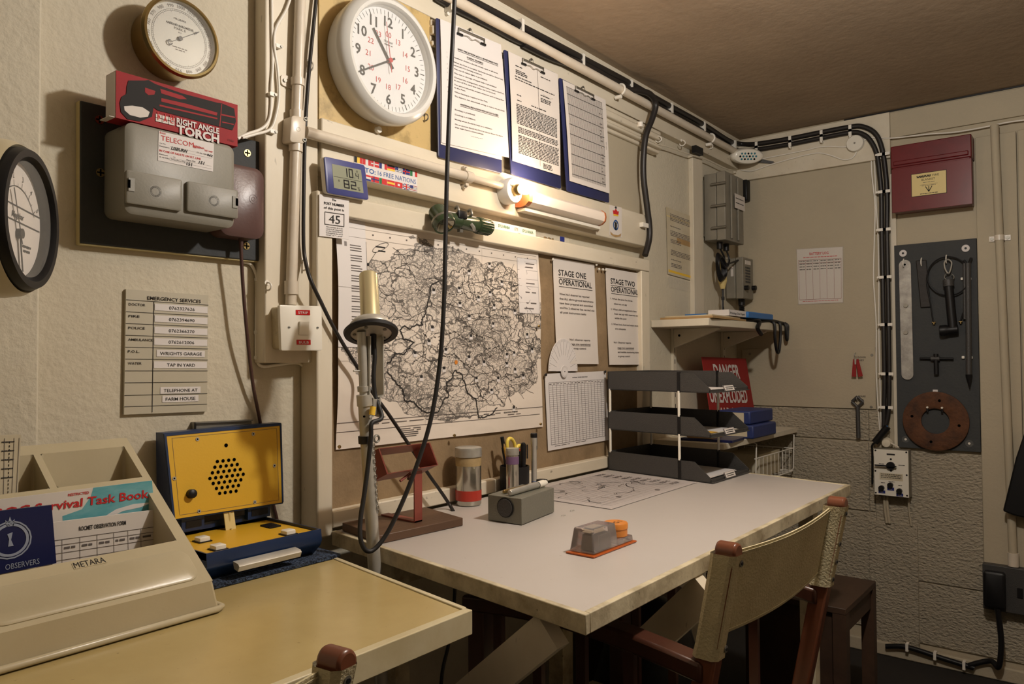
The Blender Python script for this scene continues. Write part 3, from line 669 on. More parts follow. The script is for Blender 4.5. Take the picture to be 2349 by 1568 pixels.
# ================================================================= gauge on the left wall
gc = Dp(70, 504, .90); GS = .95; gn = n_.copy(); gd = (gc-V((wl0.x, wl0.y, gc.z))).dot(gn)-.001
t = thing('pressure_gauge', 'white cased gauge with thick black rim and cream dial at the left edge', 'gauge', gc-gn*gd)
part(t, 'case', MB().lathe(gc-gn*gd, gn, [(0, 0), (.093, 0), (.094, gd-.03), (.092, gd-.014), (.0875, gd-.006), (.085, gd-.01), (.082, gd-.012)], 'cream_plastic', 56))
part(t, 'rim', MB().lathe(gc-gn*.012, gn, [(.085, 0), (.085, .010), (.082, .016), (.074, .016), (.070, .008), (.069, -.004)], 'black', 56))
gx = V((0, 0, 1)).cross(gn).normalized(); q = .070
sg = Sheet(gc-gx*q+V((0, 0, q))-gn*.014, gc+gx*q+V((0, 0, q))-gn*.014, gc+gx*q-V((0, 0, q))-gn*.014, gc-gx*q-V((0, 0, q))-gn*.014)
m = MB().disc(sg, .5, .5, .070, -.001, 0, 'paper', 48)
pv = lambda r, dg: (.5+r/(2*q)*math.sin(math.radians(dg)), .62-r/(2*q)*math.cos(math.radians(dg)))
m.line(sg, [pv(.056, a) for a in range(-60, 61, 6)], .0012, .0006, 'ink')
for k, n in enumerate(['0', '1', '2', '3', '4', '5']):
    a = -55+22*k; m.line(sg, [pv(.056, a), pv(.063, a)], .0009, .0006, 'ink'); u, v = pv(.068, a); m.text(sg, n, u, v+.02, .05, 'ink', al='c', rot=-math.radians(a), w=.0006)
    if k < 5: m.line(sg, [pv(.056, a+11), pv(.060, a+11)], .0006, .0006, 'ink')
for v in (.40, .53): m.line(sg, [(.03, v-.02), (.97, v)], .0016, .0006, 'ink')
m.text(sg, 'Megabar', .5, .49, .05, 'ink', al='c', bold=.02, w=.0006, slant=.2); m.disc(sg, .5, .62, .002, 0, .001, 'ink', 10)
m.words(sg, .6, .70, .78, .02, 'ink', .0006, 1); m.words(sg, .62, .74, .78, .02, 'ink', .0006, 1)
part(t, 'dial', m)
m = MB(); m.line(sg, [pv(-.012, -20), pv(.054, -22)], .0032, .004, 'black'); m.disc(sg, .5, .62, .006, 0, .006, 'black', 20); m.line(sg, [(.56, .93), (.5, .62)], .005, .003, 'black'); part(t, 'pointer', m)
part(t, 'glass', MB().disc(sg, .5, .5, .069, .012, .0125, 'clear_film', 40))

# ================================================================= telephone board, grey box, brown phone, torch carton
s = SY([(185, 230), (597, 325), (594.5, 598.6), (184.8, 557)], -.018)
t = thing('equipment_board', 'dark blue-grey painted wooden backing board behind the grey telephone box', 'board', s(.5, 1, -.018))
m = MB().box(s, 0, 0, 1, 1, -.0175, 0, 'board_grey'); part(t, 'board', m, .002)
m = MB(); m.box(s, -.002, 0, .004, 1.004, -.0175, -.003, 'board_edge'); m.box(s, 0, .996, 1, 1.008, -.0175, -.003, 'board_edge'); part(t, 'bare_edge', m)
for px, py in ((567, 351), (230, 396), (565, 564), (228, 275)):
    u, v = UV(s, px, py); m = MB(); screw(m, s, u, v, .0075, 'brass'); part(t, 'screw', m)
yb = -.10
sx = SY([(292, 277), (540, 340), (536, 527), (284, 487)], yb); x0, x1 = Y(288, 400, yb).x, Y(539, 420, yb).x; z1, z0 = Y(292, 277, yb).z, Y(284, 487, yb).z
sf = RY(x0, z1, x1, z0, yb)
t = thing('telephone_box', 'grey plastic wall telephone box with white paper label on blue-grey board', 'telephone', ((x0+x1)/2, -.018, z0))
m = MB().rbox(sf, 0, 0, 1, 1, -.0815, 0, .014, 'phone_grey', 5, top=.006); part(t, 'housing', m)
for k, qd in enumerate([[(286.6, 389.7), (416.4, 415), (412.5, 485), (285, 466)], [(425.8, 416.5), (542.3, 438), (541, 502), (423, 484.8)]]):
    a = UV(sf, *qd[0]); b = UV(sf, *qd[2]); c2 = UV(sf, *qd[1]); d2 = UV(sf, *qd[3])
    m = MB().rbox(sf, a[0], (a[1]+c2[1])/2, b[0], (b[1]+d2[1])/2, 0, .008, .003, 'phone_grey', 2, top=.002); uc, vc = (a[0]+b[0])/2, (a[1]+b[1])/2+.01
    m.ring(sf, uc, vc, .0105, .0115, .0083, 'phone_grey', 28)
    for i in range(26):
        an = i*.2417; m.line(sf, [(uc+.0065/sf.W*math.cos(an), vc+.0065/sf.H*math.sin(an)), (uc+.0095/sf.W*math.cos(an), vc+.0095/sf.H*math.sin(an))], .0006, .0084, 'board_grey')
    cv = part(t, 'cover', m)
    ul = a[0]+.01 if k == 0 else b[0]-.06
    part(cv, 'latch', MB().box(sf, ul, vc-.10, ul+.05, vc+.04, .008, .0095, 'phone_grey').box(sf, ul-.005 if k == 0 else ul+.03, vc-.08, ul+.015 if k == 0 else ul+.055, vc+.01, .0082, .0098, 'hole'))
sl = SY([(363.7, 300), (490.6, 329.4), (488.2, 393.7), (362, 368)], yb-.0002); m = MB().grid(sl, 1, 1, .0006, 'paper_w')
m.text(sl, 'British', .02, .08, .07, 'red_ink', wd=.1, w=.001); m.text(sl, 'TELECOM', .04, .30, .17, 'red_ink', wd=.58, w=.001)
m.line(sl, [(.62+.013*i, .30-.05+(.07 if i % 2 else -.05)*(1-i/22)) for i in range(16)], .0009, .001, 'red_ink'); m.text(sl, 'TEST UNIT', .98, .34, .055, 'red_ink', wd=.16, al='r', w=.001, bold=.02)
m.text(sl, 'Cct. No.', .02, .42, .04, 'ink', wd=.11, w=.001); m.text(sl, 'Destination', .02, .52, .05, 'ink', wd=.17, w=.001); m.text(sl, 'LISBURN', .22, .53, .10, 'ink', wd=.28, w=.001, bold=.03, slant=.25)
m.text(sl, 'T.T. No. CSM', .68, .47, .05, 'ink', wd=.18, w=.001); m.text(sl, '062', .87, .49, .08, 'ink', wd=.11, w=.001, bold=.03, slant=.2)
m.text(sl, 'IN CASE OF FAULTS ON B.T. LINE', .02, .68, .065, 'red_ink', wd=.74, w=.001, bold=.02)
m.text(sl, 'Between        to', .02, .79, .045, 'ink', wd=.28, w=.001); m.text(sl, 'At All Other Times Please Dial', .02, .885, .045, 'ink', wd=.46, w=.001); m.text(sl, 'Please Dial', .5, .80, .05, 'ink', wd=.16, w=.001)
m.text(sl, '151', .72, .82, .10, 'ink', wd=.1, w=.001, bold=.03, slant=.3); m.text(sl, '151', .5, .99-.03, .11, 'ink', wd=.1, w=.001, bold=.03, slant=.1)
for v in (.44, .54, .82, .91): m.quad(sl, .2, v, .97, v+.006, .0008, 'ink_soft')
part(t, 'paper_label', m, label='white fault instructions label')
# brown phone
yp = -.062; s = SY([(537, 376), (604, 390), (607, 545), (533, 548)], yp); xa, xb_, za, zb_ = Y(505, 380, yp).x, Y(606, 450, yp).x, Y(540, 376, yp).z, Y(545, 542, yp).z
s = RY(xa, za, xb_, zb_, yp); t = thing('brown_junction_box', 'dark brown rounded plastic box tucked behind the grey telephone box', 'box', ((xa+xb_)/2, -.018, zb_))
part(t, 'housing', MB().rbox(s, 0, 0, 1, 1, -.0435, .004, .02, 'phone_brown', 6, top=.008)); part(t, 'emblem', MB().ring(s, .72, .45, .0085, .0092, .0045, 'phone_brown', 28).ring(s, .72, .45, .0035, .0042, .0045, 'phone_brown', 20))
p0 = Y(553, 545, -.045)
m = MB().tube([p0+V((0, 0, .02)), Y(553, 570, -.045), Y(557, 650, -.04), Y(566, 760, -.035), Y(580, 880, -.02), Y(598, 975, -.0075), Y(622, 1130, -.0055), Y(634, 1185, -.006), Y(640, 1215, -.0065)], .0036, 'brown_cord', 10); m.cyl(p0+V((0, 0, .012)), p0+V((0, 0, -.018)), .006, 'brown_cord', r2=.004)
part(t, 'cord', m, label='long brown cord')
# torch carton
yc = -.098; x0 = Y(266, 220, yc).x; x1 = Y(545, 290, yc).x; z1b = Y(270.5, 162, yc).z; z0b = sf.c[0].z+.0015
bk = X(243.7, 171, x0).y; hb = z1b-z0b
t = thing('torch_carton', 'red printed cardboard carton of a right angle torch on the grey telephone box', 'box', ((x0+x1)/2, yc, z0b))
m = MB(); m.wb(x0, x1, yc, bk, z0b, z1b, 'red'); m.wb(x0-.0006, x0+.001, yc+.0012, bk-.0006, z0b+.001, z1b-.001, 'paper'); m.wb(x0-.010, x0, yc+.002, bk, z0b+.0005, z0b+.0015, 'paper')
part(t, 'carton', m)
sd = RY(x0, z1b, x1, z0b, yc-.0004); C1 = lambda x, y: UV(sd, x/3.734, y/3.734)
m = MB()
def P1(pts, w, mat): m.poly(sd, [C1(*p) for p in pts], w-.0003, w, mat)
P1([(1100, 690), (1190, 690), (1240, 690), (1270, 685), (1330, 720), (1400, 745), (1560, 800), (1860, 880), (1900, 885), (2005, 930), (2020, 1040), (1990, 1115), (1880, 1085), (1600, 1010), (1350, 945), (1290, 900), (1230, 870), (1130, 830), (1080, 810), (1085, 740)], .0006, 'ink')
P1([(1040, 830), (1080, 805), (1160, 800), (1260, 830), (1320, 890), (1300, 1000), (1200, 1040), (1090, 1020), (1035, 960), (1025, 880)], .0007, 'ink')
P1([(1380, 840), (1600, 890), (1860, 965), (1855, 990), (1600, 925), (1380, 870)], .0009, 'red'); P1([(1365, 895), (1860, 1010), (1860, 1022), (1365, 910)], .0009, 'red'); P1([(1370, 760), (1560, 820), (1600, 850), (1540, 850), (1380, 800)], .0009, 'red')
P1([(1895, 975), (2010, 1000), (2010, 1012), (1895, 988)], .0009, 'red'); P1([(1900, 1040), (2000, 1062), (2000, 1070), (1900, 1050)], .0009, 'red'); P1([(1895, 890), (1900, 890), (1885, 1085), (1876, 1085)], .0009, 'red')
P1([(1240, 750), (1330, 780), (1320, 810), (1270, 815), (1240, 790)], .0009, 'red')
P1([(1060, 910), (1130, 905), (1220, 920), (1280, 960), (1265, 1000), (1200, 1008), (1110, 985), (1065, 945)], .0011, 'paper')
a, b = C1(1330, 970), C1(1495, 1110)
for i in range(3):
    for j in range(2):
        u0, v0 = a[0]+(b[0]-a[0])*i/3, a[1]-.0+(b[1]-a[1]-.08)*j/2; m.quad(sd, u0+.002, v0+.008, u0+(b[0]-a[0])/3-.002, v0+(b[1]-a[1]-.08)/2-.006, .001, 'paper')
        m.text(sd, 'LINPAC'[j*3+i], u0+(b[0]-a[0])/6, v0+(b[1]-a[1]-.08)/2-.045, .085, 'red_ink', al='c', w=.0014, bold=.03)
u, v = C1(1510, 1050); m.text(sd, 'RIGHT ANGLE', u, v+.02, .13, 'paper_w', wd=.365, w=.0013, bold=.03)
m.text(sd, 'TORCH', u, v+.235, .19, 'paper_w', wd=.365, w=.0013, bold=.04)
m.text(sd, '2 CELL', .905, v+.12, .04, 'ink', wd=.06, w=.001); part(t, 'printed_front', m, label='black torch picture and white lettering')

# ================================================================= emergency services board
s = SY([(289.3, 662.8), (478, 677), (474.6, 943.2), (284.4, 950.7)], -.007)
m = MB().box(s, 0, 0, 1, 1, -.0065, 0, 'board_cream')
m.text(s, 'EMERGENCY SERVICES', .57, .072, .028, 'ink', wd=.66, al='c', w=.001, bold=.008)
rows = [('DOCTOR', '0762327626'), ('FIRE', '0762394690'), ('POLICE', '0762366270'), ('AMBULANCE', '0762612006'), ('P.O.L.', 'WRIGHTS GARAGE'), ('WATER', 'TAP IN YARD'), ('', ''), ('', 'TELEPHONE AT'), ('', 'FARM HOUSE')]
vy = [.083, .178, .272, .366, .461, .556, .650, .745, .845, .935]
for k, v in enumerate(vy): m.quad(s, .0, v, 1, v+.0035, .0008, 'ink')
m.quad(s, .315, .083, .322, .99, .0008, 'ink')
for k, (a, b) in enumerate(rows):
    if a: m.text(s, a, .03, vy[k]+.045, .019, 'ink', w=.0009, bold=.01, wd=.035*len(a)*.9 if a != 'P.O.L.' else .13)
    if b:
        wd = {10: .32, 14: .52, 11: .35, 12: .42}.get(len(b), .4); wd = .37 if b == 'FARM HOUSE' else wd; lw = .66 if k < 4 or k == 5 else wd+.08; v0 = vy[k]+.018
        if k == 7: v0 = .785
        if k == 8: v0 = .856
        m.quad(s, .66-lw/2, v0, .66+lw/2, v0+.055, .0009, 'paper_w'); m.text(s, b, .66, v0+.042, .026, 'ink', wd=wd, al='c', w=.0013, bold=.008)
solo('emergency_board', 'cream EMERGENCY SERVICES board listing telephone numbers on the left wall', 'sign', m, .001)
# grey metal channel above the radio
s = SY([(445, 968), (577, 962), (578, 1000), (445, 1006)], -.012); m = MB().box(s, 0, 0, 1, 1, -.0115, 0, 'dull_steel').box(s, 0, .0, 1, .06, 0, .006, 'dull_steel').box(s, 0, 0, .012, 1, 0, .006, 'black')
solo('metal_channel', 'grey metal channel strip on the wall above the yellow radio', 'bracket', m)

# ================================================================= switch
s = SY([(642, 699), (738.4, 701.7), (739.7, 803.5), (646, 803.5)], -.075)
t = thing('light_switch', 'square white light switch with red STRIP and BULB labels', 'switch', s(.5, 1, -.03))
m = MB().rbox(s, .02, .03, .98, .97, -.0345, -.009, .006, 'timber_worn', 3); part(t, 'back_box', m)
m = MB().rbox(s, 0, 0, 1, 1, -.0088, 0, .003, 'white_plastic', 3, top=.0012)
for u in (.19, .88): m.disc(s, u, .49, .0028, 0, .0008, 'steel', 14); m.quad(s, u-.028, .485, u+.028, .495, .0011, 'hole')
part(t, 'face_plate', m)
m = MB(); a = [s(.42, .36, 0), s(.64, .36, 0), s(.64, .65, 0), s(.42, .65, 0), s(.42, .36, .006), s(.64, .36, .006), s(.64, .65, .002), s(.42, .65, .002)]; m.hexa(a, 'white_plastic'); part(t, 'rocker', m)
for n, v in (('STRIP', .10), ('BULB', .76)): part(t, 'dymo_label', MB().box(s, .36, v, .70, v+.11, 0, .0008, 'red_dymo').text(s, n, .53, v+.085, .055, 'paper_w', wd=.24, al='c', w=.0011, bold=.01), label='red label reading '+n)

# ================================================================= conduits
t = thing('vertical_conduit', 'thick cream painted conduit running down the board to the light switch', 'pipe', Y(667, 695, YB))
yc = YB-.016; A = Y(690, -40, yc); B = Y(667, 699, yc)
def onseg(k): return A+(B-A)*k
def kz(py): return (A.z-Y(675, py, yc).z)/(A.z-B.z)
part(t, 'pipe', MB().cyl(A, B, .0115, 'conduit', seg=24))
for py, h in ((262, .018), (330, .012), (655, .018)): k = kz(py); p = onseg(k); part(t, 'coupling', MB().cyl(p+V((0, 0, h/2)), p-V((0, 0, h/2+.01)), .0145, 'conduit', seg=24))
s = SY([(670, 264), (706, 270), (703, 330), (666, 324)], yc-.016); m = MB().rbox(s, 0, 0, .9, 1, -.03, 0, .006, 'conduit', 3, top=.002); m.ring(s, .45, .5, .004, .005, .0003, 'timber_worn', 16)
for v in (.06, .86): screw(m, s, .86, v, .0045, 'dull_steel', .0005)
part(t, 'inspection_tee', m)
k = kz(186); p = onseg(k); m = MB().cyl(p+V((0, 0, .008)), p-V((0, 0, .008)), .0145, 'conduit'); m.rbox(RY(p.x-.033, p.z+.012, p.x+.024, p.z-.012, YB-.004), 0, 0, 1, 1, -.0035, 0, .009, 'conduit', 4)
for dx in (-.024, .017): m.cyl((p.x+dx, YB-.003, p.z), (p.x+dx, YB-.007, p.z), .004, 'dull_steel')
part(t, 'saddle', m)
t = thing('lighting_conduit', 'cream conduit running sideways across the timber to the bulb holder', 'pipe', Y(720, 305, YB))
p0 = Y(700, 303, -.062); p1 = Y(1072, 405, -.062); p2 = Y(1172, 433, -.062); z_ = (p0.z+p1.z+p2.z)/3; p0.z = p1.z = p2.z = z_
part(t, 'pipe', MB().cyl(p0, p1, .0125, 'conduit', seg=24).cyl(p1, p2, .0095, 'conduit', seg=24))
m = MB().cyl(p1-V((.012, 0, 0)), p1+V((.014, 0, 0)), .0155, 'conduit'); part(t, 'coupling', m); part(t, 'coupling', MB().cyl(p2-V((.036, 0, 0)), p2, .0125, 'conduit'))
for dz in (1, -1): q = V((p1.x, 0, z_+dz*.024)); part(t, 'saddle', MB().cyl(q+V((0, -.0455, 0)), q+V((0, -.056, 0)), .007, 'conduit').cyl(q+V((0, -.056, 0)), q+V((0, -.058, 0)), .004, 'dull_steel').wb(p1.x-.006, p1.x+.006, -.062, -.056, min(z_, q.z), max(z_, q.z), 'conduit'))
# ---- bulb
hc = Y(1183, 436, -.085); hc.y = -.0455
t = thing('bulb_holder', 'round white ceramic holder with the glowing bare bulb', 'lamp', hc)
part(t, 'base', MB().lathe(hc, NY, [(0, 0), (.037, 0), (.037, .030), (.034, .036), (.031, .037), (0, .037)], 'white_enamel', 40))
m = MB()
for dx, dz in ((-.017, .012), (.019, -.018), (.012, .021)): m.cyl(hc+V((dx, -.037, dz)), hc+V((dx, -.0385, dz)), .0035, 'dull_steel')
part(t, 'screw', m); part(t, 'socket', MB().lathe(hc+NY*.037, NY, [(.016, 0), (.016, .012), (.012, .018), (.0, .018)], 'brass', 24))
part(t, 'bulb', MB().lathe(hc+NY*.054, NY, [(.009, 0), (.011, .005), (.0165, .014), (.018, .022), (.015, .033), (.008, .039), (0, .041)], 'glow', 24), label='glowing clear bulb')
# ---- strip light
ys = -.098; xa, xb_ = Y(1214, 450, ys).x, Y(1394, 490, ys).x; za, zb_ = Y(1216, 430, ys).z, Y(1215, 470, ys).z
t = thing('strip_light', 'unlit fluorescent strip light with translucent cover and tan end caps', 'lamp', ((xa+xb_)/2, -.045, zb_))
def prof(x0, x1, k, mat):
    pts = [(-.0455, .0), (-.0455, 1.), (-.066, 1.04), (-.084, .96), (-.096, .78), (-.099, .5), (-.096, .22), (-.084, .04), (-.066, -.04)]; m = MB(); zc = (za+zb_)/2
    vs = [V((x, -.0455+(y+.0455)*k, zc+((zb_+(za-zb_)*h)-zc)*k)) for x in (x0, x1) for y, h in pts]; n = len(pts)
    return m.add(vs, [tuple(range(n))[::-1], tuple(range(n, 2*n))]+[(i, (i+1) % n, (i+1) % n+n, i+n) for i in range(n)], mat)
part(t, 'diffuser', prof(xa+.018, xb_-.016, .97, 'lamp_diff')); part(t, 'end_cap', prof(xa, xa+.018, 1, 'lamp_cap')); part(t, 'end_cap', prof(xb_-.016, xb_-.008, 1, 'lamp_cap'))
part(t, 'base_rail', MB().wb(xa+.01, xb_-.01, -.075, -.0455, zb_-.012, zb_-.003, 'white_plastic'))
# tube carton and small clear box on the rail
x0, x1 = 1.40, Y(1228, 540, -.05).x; m = MB().wb(x0, x1, -.052, -.020, zt1+.001, zt1+.021, 'paper'); sd = RY(x0, zt1+.021, x1, zt1+.001, -.0522)
for k, u in enumerate((.36, .62, .90)): m.text(sd, 'SYLVANIA', u, .72, .42, 'flag_green', wd=.13, al='c', w=.0004, bold=.01)
for u in (.49, .76): m.text(sd, 'GTE', u, .72, .42, 'ink_soft', wd=.045, al='c', w=.0004)
solo('tube_carton', 'long thin white carton printed SYLVANIA lying on the noticeboard rail', 'box', m)
x0, x1 = Y(1246, 545, -.05).x, Y(1303, 550, -.05).x; m = MB().wb(x0, x1, -.054, -.020, zt1+.001, zt1+.018, 'clear_film')
t = thing('pin_box', 'small clear plastic box of pins with a blue label on the noticeboard rail', 'box', (x0, -.04, zt1)); part(t, 'box', m)
m = MB()
for i in range(7): m.sph((x0+.012+.007*i, -.047+.002*(i % 3), zt1+.0055), .0035, 'brass', 8)
part(t, 'pins', m); part(t, 'label', MB().wb(x0+(x1-x0)*.62, x0+(x1-x0)*.80, -.0548, -.0541, zt1+.002, zt1+.017, 'flag_blue'))
# ---- crest sticker
s = SY([(1398, 470), (1426, 476), (1426, 545), (1398, 540)], -.0456); m = MB().grid(s, 1, 1, .0005, 'paper')
m.ring(s, .5, .62, .013, .018, .001, 'blue_ink', 36); m.ring(s, .5, .62, .0126, .0132, .0012, 'ink', 36); m.ring(s, .5, .62, .0178, .0184, .0012, 'ink', 36)
m.poly(s, [(.3, .28), (.25, .14), (.36, .16), (.5, .08), (.64, .16), (.75, .14), (.7, .28)], .001, .0012, 'red_ink'); m.quad(s, .46, .0, .54, .09, .0012, 'ink'); m.quad(s, .4, .03, .6, .05, .0012, 'ink'); m.quad(s, .3, .27, .7, .32, .0013, 'flag_yellow')
m.poly(s, [(.45, .78), (.40, .62), (.46, .52), (.54, .52), (.60, .62), (.55, .78)], .0006, .001, 'ink'); m.quad(s, .35, .54, .65, .56, .001, 'ink'); m.poly(s, [(.05, .86), (.3, .94), (.7, .94), (.95, .86), (.9, .97), (.5, 1.02), (.1, .97)], .0005, .0008, 'cardboard')
solo('crest_sticker', 'small round crest sticker with red crown and blue ring below the clipboards', 'sticker', m)
# ---- thermometer
s = SY([(743.7, 358.3), (837, 378.4), (846.4, 458.6), (750.8, 442)], -.078)
t = thing('digital_thermometer', 'blue framed digital display reading 10.4 and 82 percent', 'thermometer', s(.5, 1, -.02))
part(t, 'body', MB().rbox(s, 0, 0, 1, 1, -.016, -.0035, .006, 'white_plastic', 4)); part(t, 'frame', MB().rbox(s, 0, 0, 1, 1, -.0034, 0, .006, 'lcd_blue', 4, top=.001))
m = MB().quad(s, .165, .165, .88, .83, .0004, 'lcd'); m.quad(s, .18, .50, .87, .508, .0008, 'ink')
def seg7(ch, u, v, w, h, th):
    S7 = {'0': 'abcdef', '1': 'bc', '2': 'abged', '4': 'fgbc', '8': 'abcdefg'}[ch]
    R7 = {'a': (0, 0, 1, 0), 'b': (1, 0, 1, .5), 'c': (1, .5, 1, 1), 'd': (0, 1, 1, 1), 'e': (0, .5, 0, 1), 'f': (0, 0, 0, .5), 'g': (0, .5, 1, .5)}
    for q in S7: a, b, c, d = R7[q]; m.line(s, [(u+a*w, v+b*h), (u+c*w, v+d*h)], th, .0008, 'ink')
seg7('1', .46, .22, .05, .22, .0026); seg7('0', .57, .22, .08, .22, .0026); seg7('4', .73, .30, .06, .14, .0016); m.quad(s, .69, .43, .705, .45, .0008, 'ink')
seg7('8', .42, .56, .11, .20, .0028); seg7('2', .59, .56, .11, .20, .0028); m.text(s, '%', .74, .78, .10, 'ink', w=.0008); m.ring(s, .77, .24, .0015, .0022, .0008, 'ink', 12); m.ring(s, .30, .60, .0015, .0022, .0008, 'ink', 12)
part(t, 'screen', m, label='grey liquid crystal screen')
# ---- NATO sticker
s = SY([(812, 358), (957, 394), (957, 441), (812, 408)], -.0457); m = MB().grid(s, 1, 1, .0004, 'paper_w')
m.text(s, 'NATO:', .02, .62, .22, 'blue_ink', wd=.30, w=.0007, bold=.02); m.text(s, '16 FREE NATIONS', .355, .62, .22, 'blue_ink', wd=.62, w=.0007)
def flag(u, v, w, h, kind):
    q = lambda a, b, c, d, mt, ww=.0007: m.quad(s, u+a*w, v+b*h, u+c*w, v+d*h, ww, mt)
    if kind[0] == 'v':
        for i, c in enumerate(kind[1]): q(i/3, 0, (i+1)/3, 1, c)
    elif kind[0] == 'h':
        for i, c in enumerate(kind[1]): q(0, i/3, 1, (i+1)/3, c)
    elif kind[0] == 'x': q(0, 0, 1, 1, kind[1]); q(0, .4, 1, .6, kind[2], .0009); q(.3, 0, .42, 1, kind[2], .0009)
    elif kind[0] == 's':
        q(0, 0, 1, 1, 'paper_w')
        for i in range(4): q(0, i/4, 1, i/4+.125, kind[1])
        q(0, 0, .42, .5, 'flag_blue', .0009)
    elif kind[0] == 'f': q(0, 0, 1, 1, kind[1]); q(.35, .3, .65, .7, kind[2], .0009)
    elif kind[0] == 'u': q(0, 0, 1, 1, 'flag_blue'); m.line(s, [(u, v), (u+w, v+h)], .002, .0008, 'paper_w'); m.line(s, [(u+w, v), (u, v+h)], .002, .0008, 'paper_w'); q(.38, 0, .62, 1, 'paper_w', .0009); q(0, .35, 1, .65, 'paper_w', .0009); q(.43, 0, .57, 1, 'flag_red', .001); q(0, .42, 1, .58, 'flag_red', .001)
fl = [('v', ('black', 'flag_yellow', 'flag_red')), ('v', ('flag_red', 'paper_w', 'flag_red')), ('x', 'flag_red', 'paper_w'), ('v', ('flag_blue', 'paper_w', 'flag_red')), ('h', ('black', 'flag_red', 'flag_yellow')), ('s', 'blue_ink'), ('x', 'flag_blue', 'flag_red'), ('v', ('flag_green', 'paper_w', 'flag_red'))]
for i, k in enumerate(fl): flag(i/8+.002, .0, .121, .27, k)
fl = [('f', 'flag_red', 'paper_w'), ('h', ('flag_red', 'paper_w', 'flag_blue')), ('x', 'flag_red', 'flag_blue'), ('v', ('flag_green', 'flag_red', 'flag_red')), ('h', ('flag_red', 'flag_yellow', 'flag_red')), ('f', 'flag_red', 'paper_w'), ('u',), ('s', 'flag_red')]
for i, k in enumerate(fl): flag(i/8+.002, .72, .121, .27, k)
solo('flag_sticker', 'flag bordered sticker reading NATO 16 FREE NATIONS beside the digital thermometer', 'sticker', m)
# ---- torch hanging on the rail
yt = -.090; a = Y(1010, 499, yt); b = Y(1116, 521, yt); a.z = b.z = (a.z+b.z)/2
t = thing('angle_torch', 'dark green right angle torch clipped to the noticeboard rail', 'torch', a)
dx = (b-a).normalized()
part(t, 'barrel', MB().lathe(a-dx*.012, dx, [(.0, 0), (.018, .001), (.019, .02), (.019, .07), (.0205, .072), (.0205, .078), (.019, .08), (.019, (b-a).length-.028)], 'green', 28))
m = MB().lathe(b-dx*.042, dx, [(.0195, 0), (.0215, .002), (.0215, .05), (.018, .055), (0, .056)], 'green', 28)
for i in range(20): an = i*.314; p = V((0, math.cos(an), math.sin(an)))*.0215; m.cyl(b-dx*.038+p, b+dx*.006+p, .0011, 'green', seg=6)
part(t, 'end_cap', m)
hd = V((-.10, -.62, -.78)).normalized(); hp = a+V((.0, .004, .008))
part(t, 'head', MB().lathe(hp-hd*.022, hd, [(0, 0), (.014, .001), (.022, .006), (.0245, .015), (.0245, .036), (.029, .042), (.029, .060), (.027, .063), (.0245, .062)], 'green', 32))
part(t, 'collar', MB().lathe(hp+hd*.020, hd, [(.0293, 0), (.0299, .003), (.0293, .006)], 'dull_steel', 32))
part(t, 'lens', MB().lathe(hp+hd*.038, hd, [(.0245, 0), (.013, -.011), (.003, -.015), (0, -.015)], 'reflector', 28)); part(t, 'bulb', MB().sph(hp+hd*.028, .003, 'glow' if 0 else 'clear', 10))
q = a+dx*.062; part(t, 'switch', MB().rbox(RY(q.x-.016, q.z+.024, q.x+.016, q.z+.004, yt-.016), 0, 0, 1, 1, 0, .006, .003, 'black', 3, top=.002))
for k in (.055, .105): q = a+dx*k; part(t, 'strap_clip', MB().tube([q+V((0, .0, .016)), q+V((0, -.012, .022)), q+V((.001, -.006, .036)), q+V((.002, .004, .032))], .0035, 'dull_steel', 8))
q = a+dx*.098; part(t, 'belt_clip', MB().tube([q+V((-.004, -.018, -.004)), q+V((.004, -.020, -.012)), q+V((.014, -.014, -.017))], .0045, 'steel', 8).wb(q.x-.03, q.x-.018, yt-.004, yt+.006, q.z-.027, q.z-.016, 'dull_steel'))

# ================================================================= clipboards
def clipboard(bd, pp, kind, label, y=-.052, extra=None):
    s = SY(bd, y); t = thing('clipboard', label, 'clipboard', s(.5, 0, 0), 'blue clipboards hung on the wall')
    part(t, 'board', MB().rbox(s, 0, 0, 1, 1, -.004, 0, .006, 'clip_blue', 3, top=.0008))
    def clip():
        m = MB(); c = s.W; q = lambda u, v, w: s(u, v, w)
        m.tube([s(.30, .055, .007), s(.30, .02, .007), s(.70, .02, .007), s(.70, .055, .007)], .0028, 'dull_steel', 8, smooth=False)
        m.box(s, .28, .052, .36, .068, .001, .009, 'black'); m.box(s, .64, .052, .72, .068, .001, .009, 'black'); m.box(s, .30, .012, .70, .026, .0, .006, 'dull_steel')
        m.tube([s(.36, .06, .007), s(.44, .052, .008), s(.5, .066, .008), s(.56, .052, .008), s(.64, .06, .007)], .0012, 'steel', 6)
        u, v = .5, -.018; m.cyl(s(u, v, -.006), s(u, v, .004), .003, 'dull_steel'); m.tube([s(.47, .01, .002), s(.47, -.012, .002), s(.5, -.026, .002), s(.53, -.012, .002), s(.53, .01, .002)], .0012, 'dull_steel', 6)
        return m
    if extra: e = SY(extra, y); part(t, 'paper', MB().grid(Sheet(*[p+NY*.0012 for p in e.c]), 2, 2, .0008, 'paper_w'))
    s2 = SY(pp, y); s2 = Sheet(*[p+NY*.003 for p in s2.c]); s2.bend = lambda u, v: .003*math.sin(3*v)
    m = MB().grid(s2, 6, 10, .0006, 'paper' if kind != 1 else 'paper_w'); kind_fn[kind](m, s2); part(t, 'paper', m); part(t, 'clip', clip())
